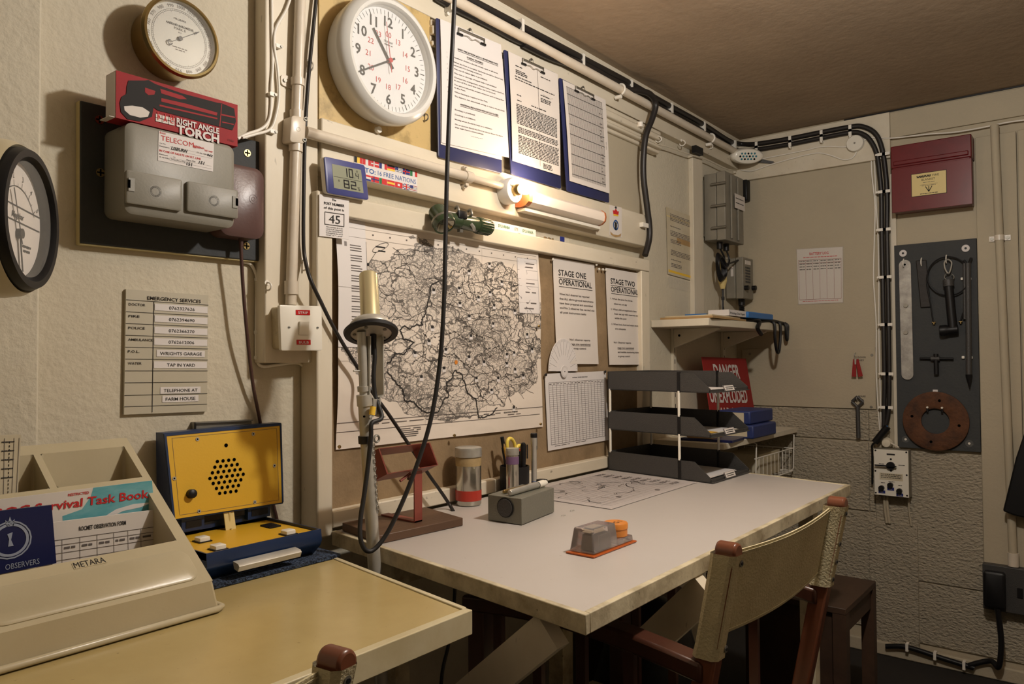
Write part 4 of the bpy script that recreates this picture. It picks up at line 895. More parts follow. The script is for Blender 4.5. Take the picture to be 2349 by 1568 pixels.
def k1(m, s):
    m.text(s, 'SAFETY PRECAUTIONS at R.O.C. MONITORING POSTS', .58, .20, .013, 'ink', wd=.66, al='c', w=.0014, bold=.03); m.quad(s, .25, .207, .91, .210, .0014, 'ink')
    m.text(s, 'DURING TRAINING', .52, .24, .012, 'ink', wd=.26, al='c', w=.0014, bold=.02); m.quad(s, .39, .246, .65, .249, .0014, 'ink')
    L_ = [('1.', 'Ventilator shutters should remain open at all times.', .28), ('2.', 'When the Post is occupied, the hatch should be closed only', .32), ('', 'necessary for training purposes.', .345), ('3.', 'The use of naked lights is prohibited.', .375), ('4.', 'The use or storage of liquid fuels is prohibited.', .41),
          ('5.', 'Chemical fire extinguishers should not be used in the Post.', .445), ('', 'In case of fire, sand and water are to be used.', .47), ('6.', 'Two persons should be present whenever work is being done', .505), ('', 'in the Post.', .53), ('7.', 'When heating is required in the Post,', .565), ('8.', 'The battery, not associated wiring, is not to be touched.', .60),
          ('', 'Smoking is prohibited.', .71), ('', 'Cooking is prohibited.', .75), ('', 'Moving about should be kept to a minimum.', .79), ('', 'On no account should the Post be closed down for more', .83), ('', 'than eight hours consecutively.', .855)]
    for a, b, v in L_:
        if a: m.text(s, a, .08, v-.02, .010, 'ink', w=.0014)
        m.text(s, b, .18, v, .0105, 'ink', wd=min(.8, .0138*len(b)), w=.0014, bold=.012)
    m.text(s, 'ADDITIONAL PRECAUTIONS WITH HATCH IS CLOSED.', .56, .655, .012, 'ink', wd=.6, al='c', w=.0014, bold=.03); m.quad(s, .26, .662, .86, .665, .0014, 'ink')
    for i in range(7): m.quad(s, .42+.025*i, .89, .432+.025*i, .893, .0014, 'ink')
def k2(m, s):
    rnd = random.Random(5)
    for v, a, b in ((.10, .12, .25), (.14, .12, .3), (.155, .12, .36), (.17, .12, .34), (.10, .62, .82), (.20, .10, .42), (.225, .10, .9), (.28, .60, .8), (.31, .60, .82), (.325, .6, .8), (.34, .6, .8), (.37, .12, .2), (.42, .12, .2), (.42, .4, .7)): m.words(s, a, v, b, .008, 'ink', .0014, 1, rnd)
    for k in range(13): m.words(s, .1, .46+.0145*k, .93, .0065, 'ink', .0014, .95, rnd)
    for k in range(4): m.words(s, .12, .67+.0145*k, .95, .0065, 'ink', .0014, .95, rnd)
    for k in range(12): m.words(s, .12, .745+.0145*k, .96, .0065, 'ink', .0014, .95, rnd)
    for k in range(4): m.words(s, .62, .935+.013*k, .82, .0065, 'ink', .0014, 1, rnd)
    m.quad(s, .553, .06, .558, .97, .0014, 'ink_grey'); m.line(s, [(.60, .29), (.66, .27), (.72, .28), (.80, .285), (.86, .27)], .0006, .0015, 'ink')
def k3(m, s):
    m.quad(s, .06, .05, .9, .054, .0014, 'ink_grey')
    for i in range(38): u = .07+.82*i/37; m.quad(s, u-.003, .05, u+.003, .95, .0014, 'ink_grey')
    for j in range(9): m.quad(s, .06, .12+.10*j, .9, .124+.10*j, .0016, 'ink')
    for j in range(22): m.words(s, .80+.0*j, .14+.036*j, .86, .012, 'ink_soft', .0017, .5)
    m.text(s, 'POST LOG', .95, .5, .012, 'ink', w=.0014, rot=math.pi/2, al='c')
kind_fn = {1: k1, 2: k2, 3: k3}
clipboard([(1000, 40), (1148, 104), (1151.4, 398), (1006, 360)], [(1007.5, 44), (1147, 103), (1165, 362), (1010.6, 327.5)], 1, 'leftmost blue clipboard with typed safety precautions sheet beside the clock', extra=[(1008, 50), (1146, 108), (1150, 367), (1010, 331)])
clipboard([(1156, 113), (1276, 168), (1287.6, 433), (1173, 399.5)], [(1163.6, 118), (1277.5, 171), (1283, 403), (1173, 369)], 2, 'middle blue clipboard with a folded densely typed letter above the bulb')
clipboard([(1283, 177.5), (1387, 229.6), (1398, 465), (1301.4, 437.7)], [(1289, 183.7), (1387, 229.6), (1396, 444), (1304.5, 415)], 3, 'rightmost blue clipboard with a closely ruled log sheet above the strip light')

# ================================================================= cables on this wall
def cable(name, label, pts, r, mat, cat='cable', group=None): return solo(name, label, cat, MB().tube(pts, r, mat, 10), group=group)
def PY(l, y): return [Y(a, b, y) for a, b in l]
cable('white_cable', 'white cable hanging straight down the left side of the timber board then turning left', PY([(623, -30), (624, 60), (625, 150), (622, 200), (622, 240), (617, 275), (600, 295), (565, 308), (545, 318)], YB-.003), .0032, 'white_clip')
cable('white_cable', 'white cable swinging out to the conduit then down to the phone board', PY([(668, -10), (655, 25), (633, 65), (629, 105), (637, 160), (640, 220), (633, 265), (620, 296), (585, 308), (556, 316)], YB-.007), .0030, 'white_clip')
cable('white_cable', 'white cable below the phone board running down and right under the switch', PY([(556, 600), (575, 606), (587, 628), (590, 650), (588, 720), (588, 800), (590, 828), (603, 840), (640, 836), (680, 832), (697, 842), (709, 862)], -.006), .0032, 'white_clip')
for k, (px, py, y, lab) in enumerate([(634, 108, YB, 'white cable clip highest on the timber board'), (620, 218, YB, 'white cable clip beside the conduit saddle'), (621, 303, YB, 'white cable clip where two cables turn towards the phone board'), (590, 641, -.002, 'white cable clip above and left of the switch'), (589, 762, -.002, 'white cable clip level with the switch'), (589, 820, -.002, 'white cable clip at the lower left corner of the timber board')]):
    p = Y(px, py, y); solo('cable_clip', lab, 'clip', MB().rbox(RY(p.x-.007, p.z+.004, p.x+.007, p.z-.004, p.y), 0, 0, 1, 1, 0, .010, .002, 'white_clip', 2).cyl(p+V((.006, -.0005, 0)), p+V((.006, -.012, 0)), .0032, 'dull_steel', seg=10), group='cable clips on the map wall')
pts = PY([(728, -30), (722, 30), (714, 110), (706, 200), (700, 300), (697, 420), (696, 540), (699, 590)], YB-.012)+PY([(712, 640), (735, 690), (765, 750), (800, 810), (830, 858)], -.075)+PY([(855, 900), (895, 955), (945, 1030), (985, 1090), (1010, 1125), (1030, 1155)], -.10)+[Z(1040, 1172, ZD)]
cable('black_cable', 'thin black cable from the ceiling past the switch down across the map to the desk', pts, .0042, 'black_cable')
p = Z(1040, 1172, ZD); m = MB().tube([V((p.x, p.y, ZD-.031)), V((p.x, p.y, .80)), Y(1043, 1362, p.y), Y(1030, 1470, p.y-.01), Y(1012, 1566, p.y-.02), V((p.x-.06, p.y-.02, .30)), V((p.x-.07, p.y-.02, .02))], .0042, 'black_cable', 8)
solo('black_cable', 'black cable hanging below the desk hole against the dark wall', 'cable', m)
# ================================================================= white desk
bl, fl_, fr, _b = Z(753, 1216, ZD), Z(1343.5, 1412, ZD), Z(1951, 1112, ZD), Z(1721, 1084, ZD)
br = fr+(_b-fr)*((-.062-fr.y)/(_b.y-fr.y)); bl = bl+(fl_-bl)*((-.062-bl.y)/(fl_.y-bl.y))
sd = Sheet(bl, br, fr, fl_)
t = thing('white_desk', 'large white topped desk with worn cream timber edging below the noticeboard', 'desk', (1.7, -.4, 0))
e = .012
part(t, 'desktop', MB().box(sd, e/sd.W, 0, 1-e/sd.W, 1-e/sd.H, -.026, 0, 'white_top'))
m = MB()
m.box(sd, 0, 0, e/sd.W, 1, -.029, .0012, 'timber_worn'); m.box(sd, e/sd.W, 1-e/sd.H, 1-e/sd.W, 1, -.029, .0012, 'timber_worn'); m.box(sd, 1-e/sd.W, 0, 1, 1, -.029, .0012, 'timber_worn')
part(t, 'edging', m, .0015, label='chipped cream painted edging')
for x, y in ((1.16, -.13), (1.56, -.30), (2.30, -.68), (2.36, -.12)): part(t, 'leg', MB().wb(x-.022, x+.022, y-.022, y+.022, 0, ZD-.029, 'timber_worn'), .002)
def brace(px, py, qx, qy, w=.06):
    a = Z(px, py, ZD-.029); b = X(qx, qy, a.x); d = (b-a).normalized(); a = a-d*.0; b = a+d*min((b-a).length*1.0, (0-a.y)/d.y*.97 if d.y > 0 else 9, (a.z)/-d.z*.98 if d.z < 0 else 9)
    n = V((0, -d.z, d.y)); m = MB(); pts = [a, b, b+n*w, a+n*w*1]; pts[0] = a; 
    return m.hexa([p+V((x, 0, 0)) for x in (-.016, .016) for p in (a-n*w, b-n*w, b, a)], 'timber_v')
part(t, 'brace', brace(1245, 1402, 1050, 1568)); part(t, 'brace', brace(1600, 1318, 1470, 1440))
part(t, 'rail', MB().wb(1.15, 2.36, -.10, -.065, .72, .80, 'timber_worn'))

# ================================================================= yellow desk
a, b, c = Z(777.7, 1279.6, ZD), Z(1083.9, 1398.4, ZD), Z(809.4, 1506.6, ZD)
r0 = a+(a-b)*((a.y+.004)/(b.y-a.y)*-1 if 0 else (-.004-a.y)/(a.y-b.y)); xl = -.15
sd2 = Sheet((xl, -.004, ZD), r0, b, (xl, b.y, ZD))
t = thing('yellow_desk', 'yellow topped desk with cream edging in the left foreground', 'desk', (.4, -.3, 0))
zt3 = ZD-.0008; part(t, 'desktop', MB().poly(lambda u, v, w: V((u, v, w)), [(.285, -.004), (r0.x-.010, -.004), (b.x-.010, b.y+.014), (.0, b.y+.014), (.285, -.275)], ZD-.03, zt3, 'yellow_top'))
m = MB(); m.wb(.0, b.x, b.y, b.y+.014, ZD-.036, ZD+.0006, 'cream_edge'); m.box(sd2, 1-.010/sd2.W, 0, 1, 1-.014/sd2.H, -.036, .0010, 'cream_edge'); part(t, 'edging', m, .0015)
for x, y in ((.80, -.10), (.33, -.10), (.08, -.61)): part(t, 'leg', MB().wb(x-.02, x+.02, y-.02, y+.02, 0, ZD-.036, 'timber_worn'))
p = Dp(872, 1552, 1.25); part(t, 'leg', MB().cyl((.70, -.50, 0), (.70, -.50, ZD-.036), .0125, 'alu'), label='round metal tube leg')

# ================================================================= chairs
def chair(A, B, zt, zc, group, label, rec=.075, arm=.52):
    """A, B: tops of the two back posts"""
    ax = (B-A); ax.z = 0; W = ax.length; ax.normalize(); fwd = V((-ax.y, ax.x, 0))
    if fwd.y < 0: fwd = -fwd
    mid = (A+B)/2; t = thing('canvas_chair', label, 'chair', (mid.x+fwd.x*.2, mid.y+fwd.y*.2, 0), group)
    dn = (fwd*.20+V((0, 0, -1))).normalized(); PB = {}
    def at(P, z): return P+dn*((P.z-z)/-dn.z)
    for P in (A, B):
        m = MB(); pts = []; w_, d_2 = .0145, .017
        bot = at(P, .0); m.hexa([q+ax*sx*w_+fwd*sy*d_2 for q in (bot, P-V((0, 0, .01))) for sx, sy in ((-1, -1), (1, -1), (1, 1), (-1, 1))], 'chair_wood_lit')
        for k in range(6):
            a0, a1 = k*.26, (k+1)*.26
        m.lathe(P-V((0, 0, .0105))-fwd*d_2, fwd, [(0, 0), (.0148, 0), (.0148, 2*d_2), (0, 2*d_2)], 'chair_wood_lit', 28)
        part(t, 'back_post', m, .004)
    # canvas: sleeves round the posts and a sagging panel
    m = MB(); n = 14; zb_ = zc; th = .0025
    def sl(P, z, k): q = at(P, z); return [q+ax*sx*.0175+fwd*sy*.0205 for sx, sy in ((-1, -.6), (-.6, -1), (.6, -1), (1, -.6), (1, .6), (.6, 1), (-.6, 1), (-1, .6))]
    for P in (A, B):
        rings = [sl(P, z, 0) for z in [zt-.013-(zt-.013-zb_)*i/8 for i in range(9)]]; vs = [v for r in rings for v in r]
        for j in (0, 8):
            for i in range(8): vs[j*8+i] = vs[j*8+i]+(vs[j*8+i]-sum(rings[j], V((0, 0, 0)))/8)*.06
        m.add(vs, [(j*8+i, j*8+(i+1) % 8, (j+1)*8+(i+1) % 8, (j+1)*8+i) for j in range(8) for i in range(8)], 'canvas')
    def pan(u, v, w=0):
        z = zt-.017-(zt-.017-zb_)*v*.86; q = at(A, z)*(1-u)+at(B, z)*u; sag = .014*math.sin(math.pi*u)
        return q+fwd*.010-fwd*(sag+w)+V((0, 0, -.006*math.sin(math.pi*u)))
    m.grid(pan, n, 6, .003, 'canvas'); 
    for v in (.03, .955): m.grid(lambda u, vv, w=0: pan(u, v+vv*.014, .0035+w), n, 1, .0012, 'canvas')
    part(t, 'canvas_back', m)
    for P, side in ((A, -1), (B, 1)):
        for k, z in enumerate((zt-.028, zt-.045-(zt-.045-zc)*.34, zt-.045-(zt-.045-zc)*.62, zc+.014)):
            if side < 0 and k in (1, 2): continue
            q = at(P, z)-fwd*.0205+ax*.008*(0 if side > 0 else 1.2); part(t, 'rivet', MB().cyl(q, q-fwd*.002, .0055, 'dull_steel', seg=14).cyl(q-fwd*.002, q-fwd*.0032, .0028, 'black', seg=10))
    za_ = zc-.012; arms = []
    for P in (A, B):
        q = at(P, za_); m = MB(); L_ = arm; pts = [q+fwd*(L_*k/8)+V((0, 0, .022*math.sin(math.pi*k/8)-.01)) for k in range(9)]
        vs = []; 
        for k, p in enumerate(pts): vs += [p-ax*.022-V((0, 0, .017)), p+ax*.022-V((0, 0, .017)), p+ax*.022+V((0, 0, .015)), p-ax*.022+V((0, 0, .015))]
        fs = [(4*k+i, 4*k+(i+1) % 4, 4*k+4+(i+1) % 4, 4*k+4+i) for k in range(8) for i in range(4)]+[(0, 1, 2, 3), (32, 33, 34, 35)]
        m.add(vs, fs, 'chair_wood'); part(t, 'armrest', m, .006)
        for k in range(1, 5): p = q+fwd*(L_*(.08+.19*k)); part(t, 'slat', MB().box(ident, p.x-.006, p.y-.010, p.x+.006, p.y+.010, .40, p.z-.01, 'chair_wood'))
        p = q+fwd*(L_*.93); part(t, 'leg', MB().wb(p.x-.02, p.x+.02, p.y-.02, p.y+.02, 0, p.z-.012, 'chair_wood'), .003)
        p2 = q+fwd*(L_*.93); p1 = at(P, .40); part(t, 'seat_rail', MB().hexa([p+ax*s_*.012+V((0, 0, h)) for h in (.38, .42) for p, s_ in ((V((p1.x, p1.y, 0)), -1), (V((p2.x, p2.y, 0)), -1), (V((p2.x, p2.y, 0)), 1), (V((p1.x, p1.y, 0)), 1))], 'chair_wood'))
    q = at(A, .40); q2 = at(B, .40); part(t, 'seat', MB().hexa([V((p.x, p.y, z)) for z in (.415, .43) for p in (q+fwd*.02, q2+fwd*.02, q2+fwd*arm*.95, q+fwd*arm*.95)], 'canvas'))
    return t
tA = 1.14; A = Dp(1671, 1248, tA); B = Dp(1920, 1143, 1.50); B.z = A.z; zc_ = Dp(1612, 1528, 1.12).z
B = Z(1921, 1143, A.z)
ch = chair(A, B, A.z, zc_, None, 'cream canvas backed wooden chair pushed up to the white desk')
A2 = Dp(772, 1492, .80); A2x = A2-V((.50, .06, 0)); 
chair(A2x, A2, A2.z, A2.z-.19, None, 'canvas backed wooden chair in front of the yellow desk, only its post top showing', arm=.40)

# ================================================================= things under the white desk
t = thing('wooden_crate', 'old dark wooden crate seat standing by the end wall right of the chair', 'crate', (2.72, -.6, 0))
cs = [Z(1997, 1333, .46), Z(1945, 1396, .46)]; x0, x1, y0, y1 = 2.46, cs[0].x, cs[1].y-.0, -.42
part(t, 'top', MB().wb(x0, x1, y0, y1, .445, .465, 'crate_wood'), .002)
for x in (x0+.02, x1-.02):
    for y in (y0+.02, y1-.02): part(t, 'leg', MB().wb(x-.02, x+.02, y-.02, y+.02, 0, .445, 'crate_wood'))
part(t, 'side_panel', MB().wb(x0+.04, x1-.04, y0+.008, y0+.016, .38, .445, 'crate_wood').wb(x0+.012, x0+.02, y0+.04, y1-.04, .05, .445, 'crate_wood'))
m = MB(); m.rbox(Sheet((1.98, -.30, .50), (2.30, -.30, .50), (2.30, -.30, .0), (1.98, -.30, .0)), 0, 0, 1, 1, -.2, 0, .05, 'crate_wood', 4, top=.03)
sw_ = Sheet((2.0, -.30, .48), (2.28, -.30, .48), (2.28, -.30, .02), (2.0, -.30, .02))
for k, w_ in enumerate(('RATION', 'LENGTH', 'TRAP', 'GELA', 'ONTO', 'TIME')): m.text(sw_, w_, .5, .18+.15*k, .07, 'ink', al='c', w=.001, bold=.02)
solo('sacking_bundle', 'brown sacking bundle with stencilled words in the dark under the desk', 'sack', m)
m = MB(); c0 = V((1.80, -.42, .0))
for k, (r, h) in enumerate([(.12, 0)]): m.lathe(c0, (0, 0, 1), [(0, 0), (.12, 0), (.15, .10), (.15, .38), (.11, .52), (.05, .60), (0, .62)], 'black', 20)
solo('black_bag', 'black bag slumped on the floor under the white desk', 'bag', m)

# ================================================================= letter trays
TA, TB, TC, TD = V((2.176, -.066, 0)), V((2.112, -.466, 0)), V((2.396, -.470, 0)), V((2.460, -.070, 0))
t = thing('letter_trays', 'stack of three black letter trays at the back of the white desk', 'letter tray', (2.28, -.27, ZD))
def tm(u, v, w): p = TA*(1-u)*(1-v)+TD*u*(1-v)+TC*u*v+TB*(1-u)*v; return V((p.x, p.y, w))
th = .004
for k, z0 in enumerate((ZD+.0015, 1.004, 1.137)):
    m = MB(); h = .062; d = .008; W_ = th/.285
    m.box(tm, 0, 0, 1, 1, z0, z0+.003, 'black_tray'); m.box(tm, 0, 0, 1, .01, z0, z0+h, 'black_tray')
    for u0 in (0, 1-W_):
        P_ = [(0, z0), (.985, z0), (.985, z0+.012), (.84, z0+h-.004), (.72, z0+h-.004), (.72, z0+h), (0, z0+h)]
        vs = [tm(u0+du, v, z) for du in (0, W_) for v, z in P_]; n = 7
        m.add(vs, [tuple(range(n))[::-1], tuple(range(n, 2*n))]+[(i, (i+1) % n, (i+1) % n+n, i+n) for i in range(n)], 'black_tray')
    for u0 in (-.006, 1-W_): m.box(tm, u0, .695, u0+W_+.006, .72, z0-.001, z0+h+.0005, 'black')
    m.box(tm, 0, .975, 1, .985, z0, z0+.010, 'black_tray')
    tr = part(t, 'tray', m)
    lm = Sheet(tm(.33, .975, z0+.020), tm(.60, .975, z0+.020), tm(.60, .995, z0+.002), tm(.33, .995, z0+.002))
    part(tr, 'label_holder', MB().grid(lm, 1, 1, .002, 'clear').quad(lm, .05, .08, .95, .92, .0025, 'paper').words(lm, .15, .3, .9, .12, 'ink', .003, 1).words(lm, .15, .6, .8, .12, 'ink', .003, 1))
for z0, z1 in ((ZD+.064, 1.004), (1.066, 1.137)):
    for u, v in ((.01, .02), (.99, .02), (.0, .708), (1.0, .708)): p = tm(u, v, 0); part(t, 'support_rod', MB().cyl((p.x, p.y, z0-.004), (p.x, p.y, z1+.004), .0042, 'white_plastic', seg=12))
for k, (z0, lab, a, b_, mt) in enumerate(((ZD+.0055, 'white papers lying in the bottom letter tray', .06, .93, 'paper'), (1.0075, 'papers and a yellow slip in the middle letter tray', .1, .95, 'paper_old'), (1.1405, 'papers lying in the top letter tray', .12, .95, 'paper'))):
    m = MB()
    for j in range(4): du = .01*j; dv = .015*(j % 3); m.box(tm, .07+du, a+dv, .86+du*.8, b_-.03+dv*.5, z0+.0012*j, z0+.0012*j+.0010, mt if j < 3 else 'paper_w')
    if k == 1: m.box(tm, .15, .70, .35, .93, z0+.0052, z0+.006, 'pencil_y')
    solo('paper_stack', lab, 'paper', m)

# ================================================================= things on the white desk
s = SZ([(1392, 1079), (1600, 1107), (1399, 1170.5), (1180, 1122)], ZD+.0012); q = Sheet((1.62, -.082, ZD+.0013), (2.10, -.079, ZD+.0013), (2.106, -.418, ZD+.0013), (1.605, -.424, ZD+.0013))
m = MB().grid(q, 1, 1, .0006, 'chart_paper')
for i in range(1, 26): m.quad(q, .04+.9*i/26, .06, .0425+.9*i/26, .94, .001, 'ink_soft')
for j in range(1, 18): m.quad(q, .04, .04+.88*j/18, .96, .0425+.88*j/18, .001, 'ink_soft')
rr = random.Random(11)
for k in range(34):
    u, v = rr.uniform(.1, .8), rr.uniform(.12, .8); a = rr.uniform(0, 6.28); p = [(u, v)]
    for _ in range(rr.randint(6, 16)):
        a += rr.uniform(-.9, .9); u += .014*math.cos(a); v += .02*math.sin(a)
        if not (.05 < u < .93 and .06 < v < .93): break
        p.append((u, v))
    if len(p) > 2: m.line(q, p, .0016 if k % 3 else .0024, .0014, 'ink_grey' if k % 2 else 'ink')
for k in range(9): m.words(q, .84, .08+.095*k, .95, .012, 'ink_grey', .0015, 1, rr); m.words(q, .84, .105+.095*k, .95, .012, 'ink_grey', .0015, 1, rr)
for u, v in ((.25, .3), (.3, .8), (.62, .9), (.8, .55), (.5, .45)): m.disc(q, u, v, .008, .001, .0015, 'ink_grey', 8)
solo('plotting_chart', 'white gridded plotting chart lying on the desk against the letter trays', 'chart', m)
# wooden base with red metal stand
s = SZ([(785, 1198), (975, 1162), (1062, 1187), (870, 1228)], .886)
t = thing('meter_stand', 'rusty red metal strip stand on a dark wooden baseboard', 'stand', s(.5, .5, -.018))
part(t, 'baseboard', MB().box(s, 0, 0, 1, 1, -.0175, 0, 'dark_wood'), .0015)
P0 = Z(960, 1197, .886); P0.z = .8865; yv = P0.y; xw = .0115; zt_ = Y(958, 1080, yv).z; F_ = Z(883, 1180, .8865)
m = MB(); m.hexa([V((P0.x-xw, yv, .8865)), V((P0.x+xw, yv, .8865)), V((P0.x+xw, yv+.003, .8865)), V((P0.x-xw, yv+.003, .8865)), V((P0.x-xw, yv, zt_)), V((P0.x+xw, yv, zt_)), V((P0.x+xw, yv+.003, zt_)), V((P0.x-xw, yv+.003, zt_))], 'map_red_metal')
m.hexa([V((P0.x-xw, yv, .8865)), V((P0.x+xw, yv, .8865)), V((F_.x+xw*.9, F_.y, .8865)), V((F_.x-xw, F_.y, .8865)), V((P0.x-xw, yv, .8895)), V((P0.x+xw, yv, .8895)), V((F_.x+xw*.9, F_.y, .8895)), V((F_.x-xw, F_.y, .8895))], 'map_red_metal')
part(t, 'upright', m)
fp = [Y(868, 1028, yv-.012), Y(986.5, 1014, yv-.012), Y(1005.6, 1066, yv-.012), Y(888, 1087, yv-.012)]; off = V((0, .050, -.022)); m = MB()
cen = sum(fp, V((0, 0, 0)))/4
inn = [p+(cen-p).normalized()*.0035 for p in fp]
for i in range(4): j = (i+1) % 4; m.hexa([fp[i], fp[j], inn[j], inn[i], fp[i]+off, fp[j]+off, inn[j]+off, inn[i]+off], 'map_red_metal')
part(t, 'cradle', m); a = fp[3]*.35+fp[2]*.65+off*.5; part(t, 'wing_bolt', MB().cyl(V((P0.x-.02, yv+.004, zt_-.006)), V((P0.x-.035, yv-.006, zt_-.012)), .0035, 'chair_wood').tube([V((P0.x-.02, yv+.004, zt_-.003)), V((P0.x-.05, yv+.004, zt_-.016))], .003, 'map_red_metal', 8))
# jar
jc = V((1.441, -.097, ZD+.0015)); jh = 1.018-ZD
t = thing('storage_jar', 'tall glass topped tin jar with red tape band and silver screw lid', 'jar', jc)
part(t, 'body', MB().lathe(jc, (0, 0, 1), [(0, 0), (.031, 0), (.033, .003), (.033, .100)], 'tin', 40).lathe(jc, (0, 0, 1), [(.033, .100), (.0335, .118), (.031, .124)], 'beige_label', 40))
part(t, 'tape_band', MB().lathe(jc, (0, 0, 1), [(.0332, .012), (.0337, .0125), (.0337, .0375), (.0332, .038)], 'red_tape', 40), label='red tape band')
part(t, 'lid', MB().lathe(jc, (0, 0, 1), [(.032, .122), (.035, .123), (.0345, .128), (.0352, .132), (.0345, .137), (.0352, .141), (.034, jh-.004), (.028, jh-.0025), (0, jh-.002)], 'steel', 40))
# pen pot with contents
pc = V((1.628, -.100, ZD+.001)); m = MB().lathe(pc, (0, 0, 1), [(0, 0), (.038, 0), (.040, .003), (.041, .078), (.038, .078), (.037, .006), (0, .005)], 'black', 36)
solo('pen_pot', 'black pen pot behind the small purple banded tin', 'pot', m)
def stick(x, y, z0, tx, ty, z1, r): return V((pc.x+x, pc.y+y, ZD+z0)), V((pc.x+tx, pc.y+ty, ZD+z1))
a, b = stick(-.010, .0, .012, -.062+.01, -.004, .148, 0); d = (b-a).normalized()
t = thing('pencil', 'yellow pencil leaning left out of the pen pot', 'pencil', a); part(t, 'shaft', MB().cyl(a, b-d*.012, .0035, 'pencil_y', seg=6)); part(t, 'tip', MB().cyl(b-d*.012, b-d*.003, .0035, 'pine', r2=.0012, seg=6).cyl(b-d*.003, b, .0012, 'ink', r2=.0004, seg=6))
a, b = stick(-.004, .012, .012, -.030, .020, .160, 0); d = (b-a).normalized(); t = thing('marker_pen', 'thick black marker pen leaning left in the pen pot', 'pen', a); part(t, 'barrel', MB().cyl(a, b-d*.03, .0065, 'black')); part(t, 'cap', MB().cyl(b-d*.03, b, .0052, 'black'))
a, b = stick(.006, -.024, .020, -.004, -.034, .142, 0); d = (b-a).normalized(); t = thing('marker_pen', 'black pen with a pocket clip standing upright in front of the scissors', 'pen', a); part(t, 'barrel', MB().cyl(a, b, .0072, 'black')); part(t, 'cap', MB().lathe(b-d*.05, d, [(.0078, 0), (.0078, .045), (.005, .053), (0, .054)], 'black', 18)); part(t, 'clip', MB().hexa([b+V(q) for q in ((.004, -.008, -.04), (.008, -.008, -.04), (.008, -.010, -.04), (.004, -.010, -.04), (.004, -.008, -.002), (.008, -.008, -.002), (.008, -.010, -.002), (.004, -.010, -.002))], 'black'))
a, b = stick(.012, .004, .014, .020, -.004, .118, 0); t = thing('marker_pen', 'short dark pen low inside the scissor handles', 'pen', a); part(t, 'barrel', MB().cyl(a, b, .006, 'black')); part(t, 'cap', MB().cyl(b, b+(b-a).normalized()*.006, .005, 'red_tape'))
t = thing('scissors', 'scissors with pale yellow handles standing in the pen pot', 'scissors', pc+V((.012, .014, .02)))
def loop(cx_, cz_, rx, rz, tilt):
    pts = []
    for i in range(17): a = i*.3927; x, z = rx*math.cos(a), rz*math.sin(a); pts.append(V((pc.x+cx_+x*math.cos(tilt)-z*math.sin(tilt), pc.y+.010, ZD+cz_+x*math.sin(tilt)+z*math.cos(tilt))))
    return MB().tube(pts, .0048, 'scissor_yellow', 10, 3)
part(t, 'handle', loop(-.002, .132, .016, .024, .5)); part(t, 'handle', loop(.034, .105, .016, .026, .1)); part(t, 'blade', MB().hexa([V((pc.x+x, pc.y+.010+y, ZD+z)) for z, q in ((.012, .004), (.10, .010)) for x, y in ((-q, 0), (q, 0), (q, .002), (-q, .002))], 'steel'))
# small tin
c = V((1.556, -.150, ZD+.001)); t = thing('small_tin', 'small silver tin with a purple band and screw lid in front of the pen pot', 'tin', c)
part(t, 'body', MB().lathe(c, (0, 0, 1), [(0, 0), (.0165, 0), (.017, .002), (.017, .120)], 'tin', 32)); part(t, 'band', MB().lathe(c, (0, 0, 1), [(.017, .095), (.0177, .0955), (.0177, .115), (.017, .1155)], 'purple_tape', 32), label='purple band')
part(t, 'lid', MB().lathe(c, (0, 0, 1), [(.017, .119), (.0185, .120), (.018, .125), (.0187, .129), (.018, .133), (.0175, .137), (0, .138)], 'steel', 32))
c = V((1.684, -.125, ZD+.001)); t = thing('dosimeter_pen', 'upright grey metal pen dosimeter with black top right of the pen pot', 'dosimeter', c)
part(t, 'barrel', MB().lathe(c, (0, 0, 1), [(0, 0), (.010, 0), (.010, .002), (.0078, .003), (.0078, .128), (.009, .130), (.009, .152), (.008, .153)], 'alu', 24)); part(t, 'cap', MB().lathe(c+V((0, 0, .153)), (0, 0, 1), [(.0095, 0), (.0098, .010), (.008, .012), (0, .012)], 'black', 24)); part(t, 'clip', MB().hexa([c+V((x, y, z)) for z in (.118, .150) for x, y in ((.010, -.003), (.013, -.003), (.013, .003), (.010, .003))], 'dull_steel'))
part(t, 'ring', MB().lathe(c+V((0, 0, .030)), (0, 0, 1), [(.0078, 0), (.0081, .0004), (.0081, .0012), (.0078, .0016)], 'blue_ink', 24))
# grey charging box
g0, g1, g2 = V((1.325, -.262, 0)), V((1.331, -.357, 0)), V((1.492, -.331, 0)); g3 = g0+(g2-g1)
h = Y(1199.8, 1144, -.357).z-ZD; top = [V((p.x, p.y, ZD+.0015+h)) for p in (g0, g3, g2, g1)]; s = Sheet(*top)
t = thing('charging_unit', 'grey hammer finish metal box with a black round knob on its end', 'instrument', (g1.x, g1.y, ZD)); part(t, 'housing', MB().box(s, 0, 0, 1, 1, -h, 0, 'hammer_grey'), .0015)
e = Sheet(top[0], top[3], V((g1.x, g1.y, ZD)), V((g0.x, g0.y, ZD))); u, v = UV(e, 1160, 1163.5); part(t, 'knob', MB().disc(e, u, v, .0225, .0002, .003, 'black', 40).disc(e, u, v, .020, .003, .005, 'black_tray', 40).ring(e, u, v, .0225, .0238, .0008, 'hammer_grey', 40))
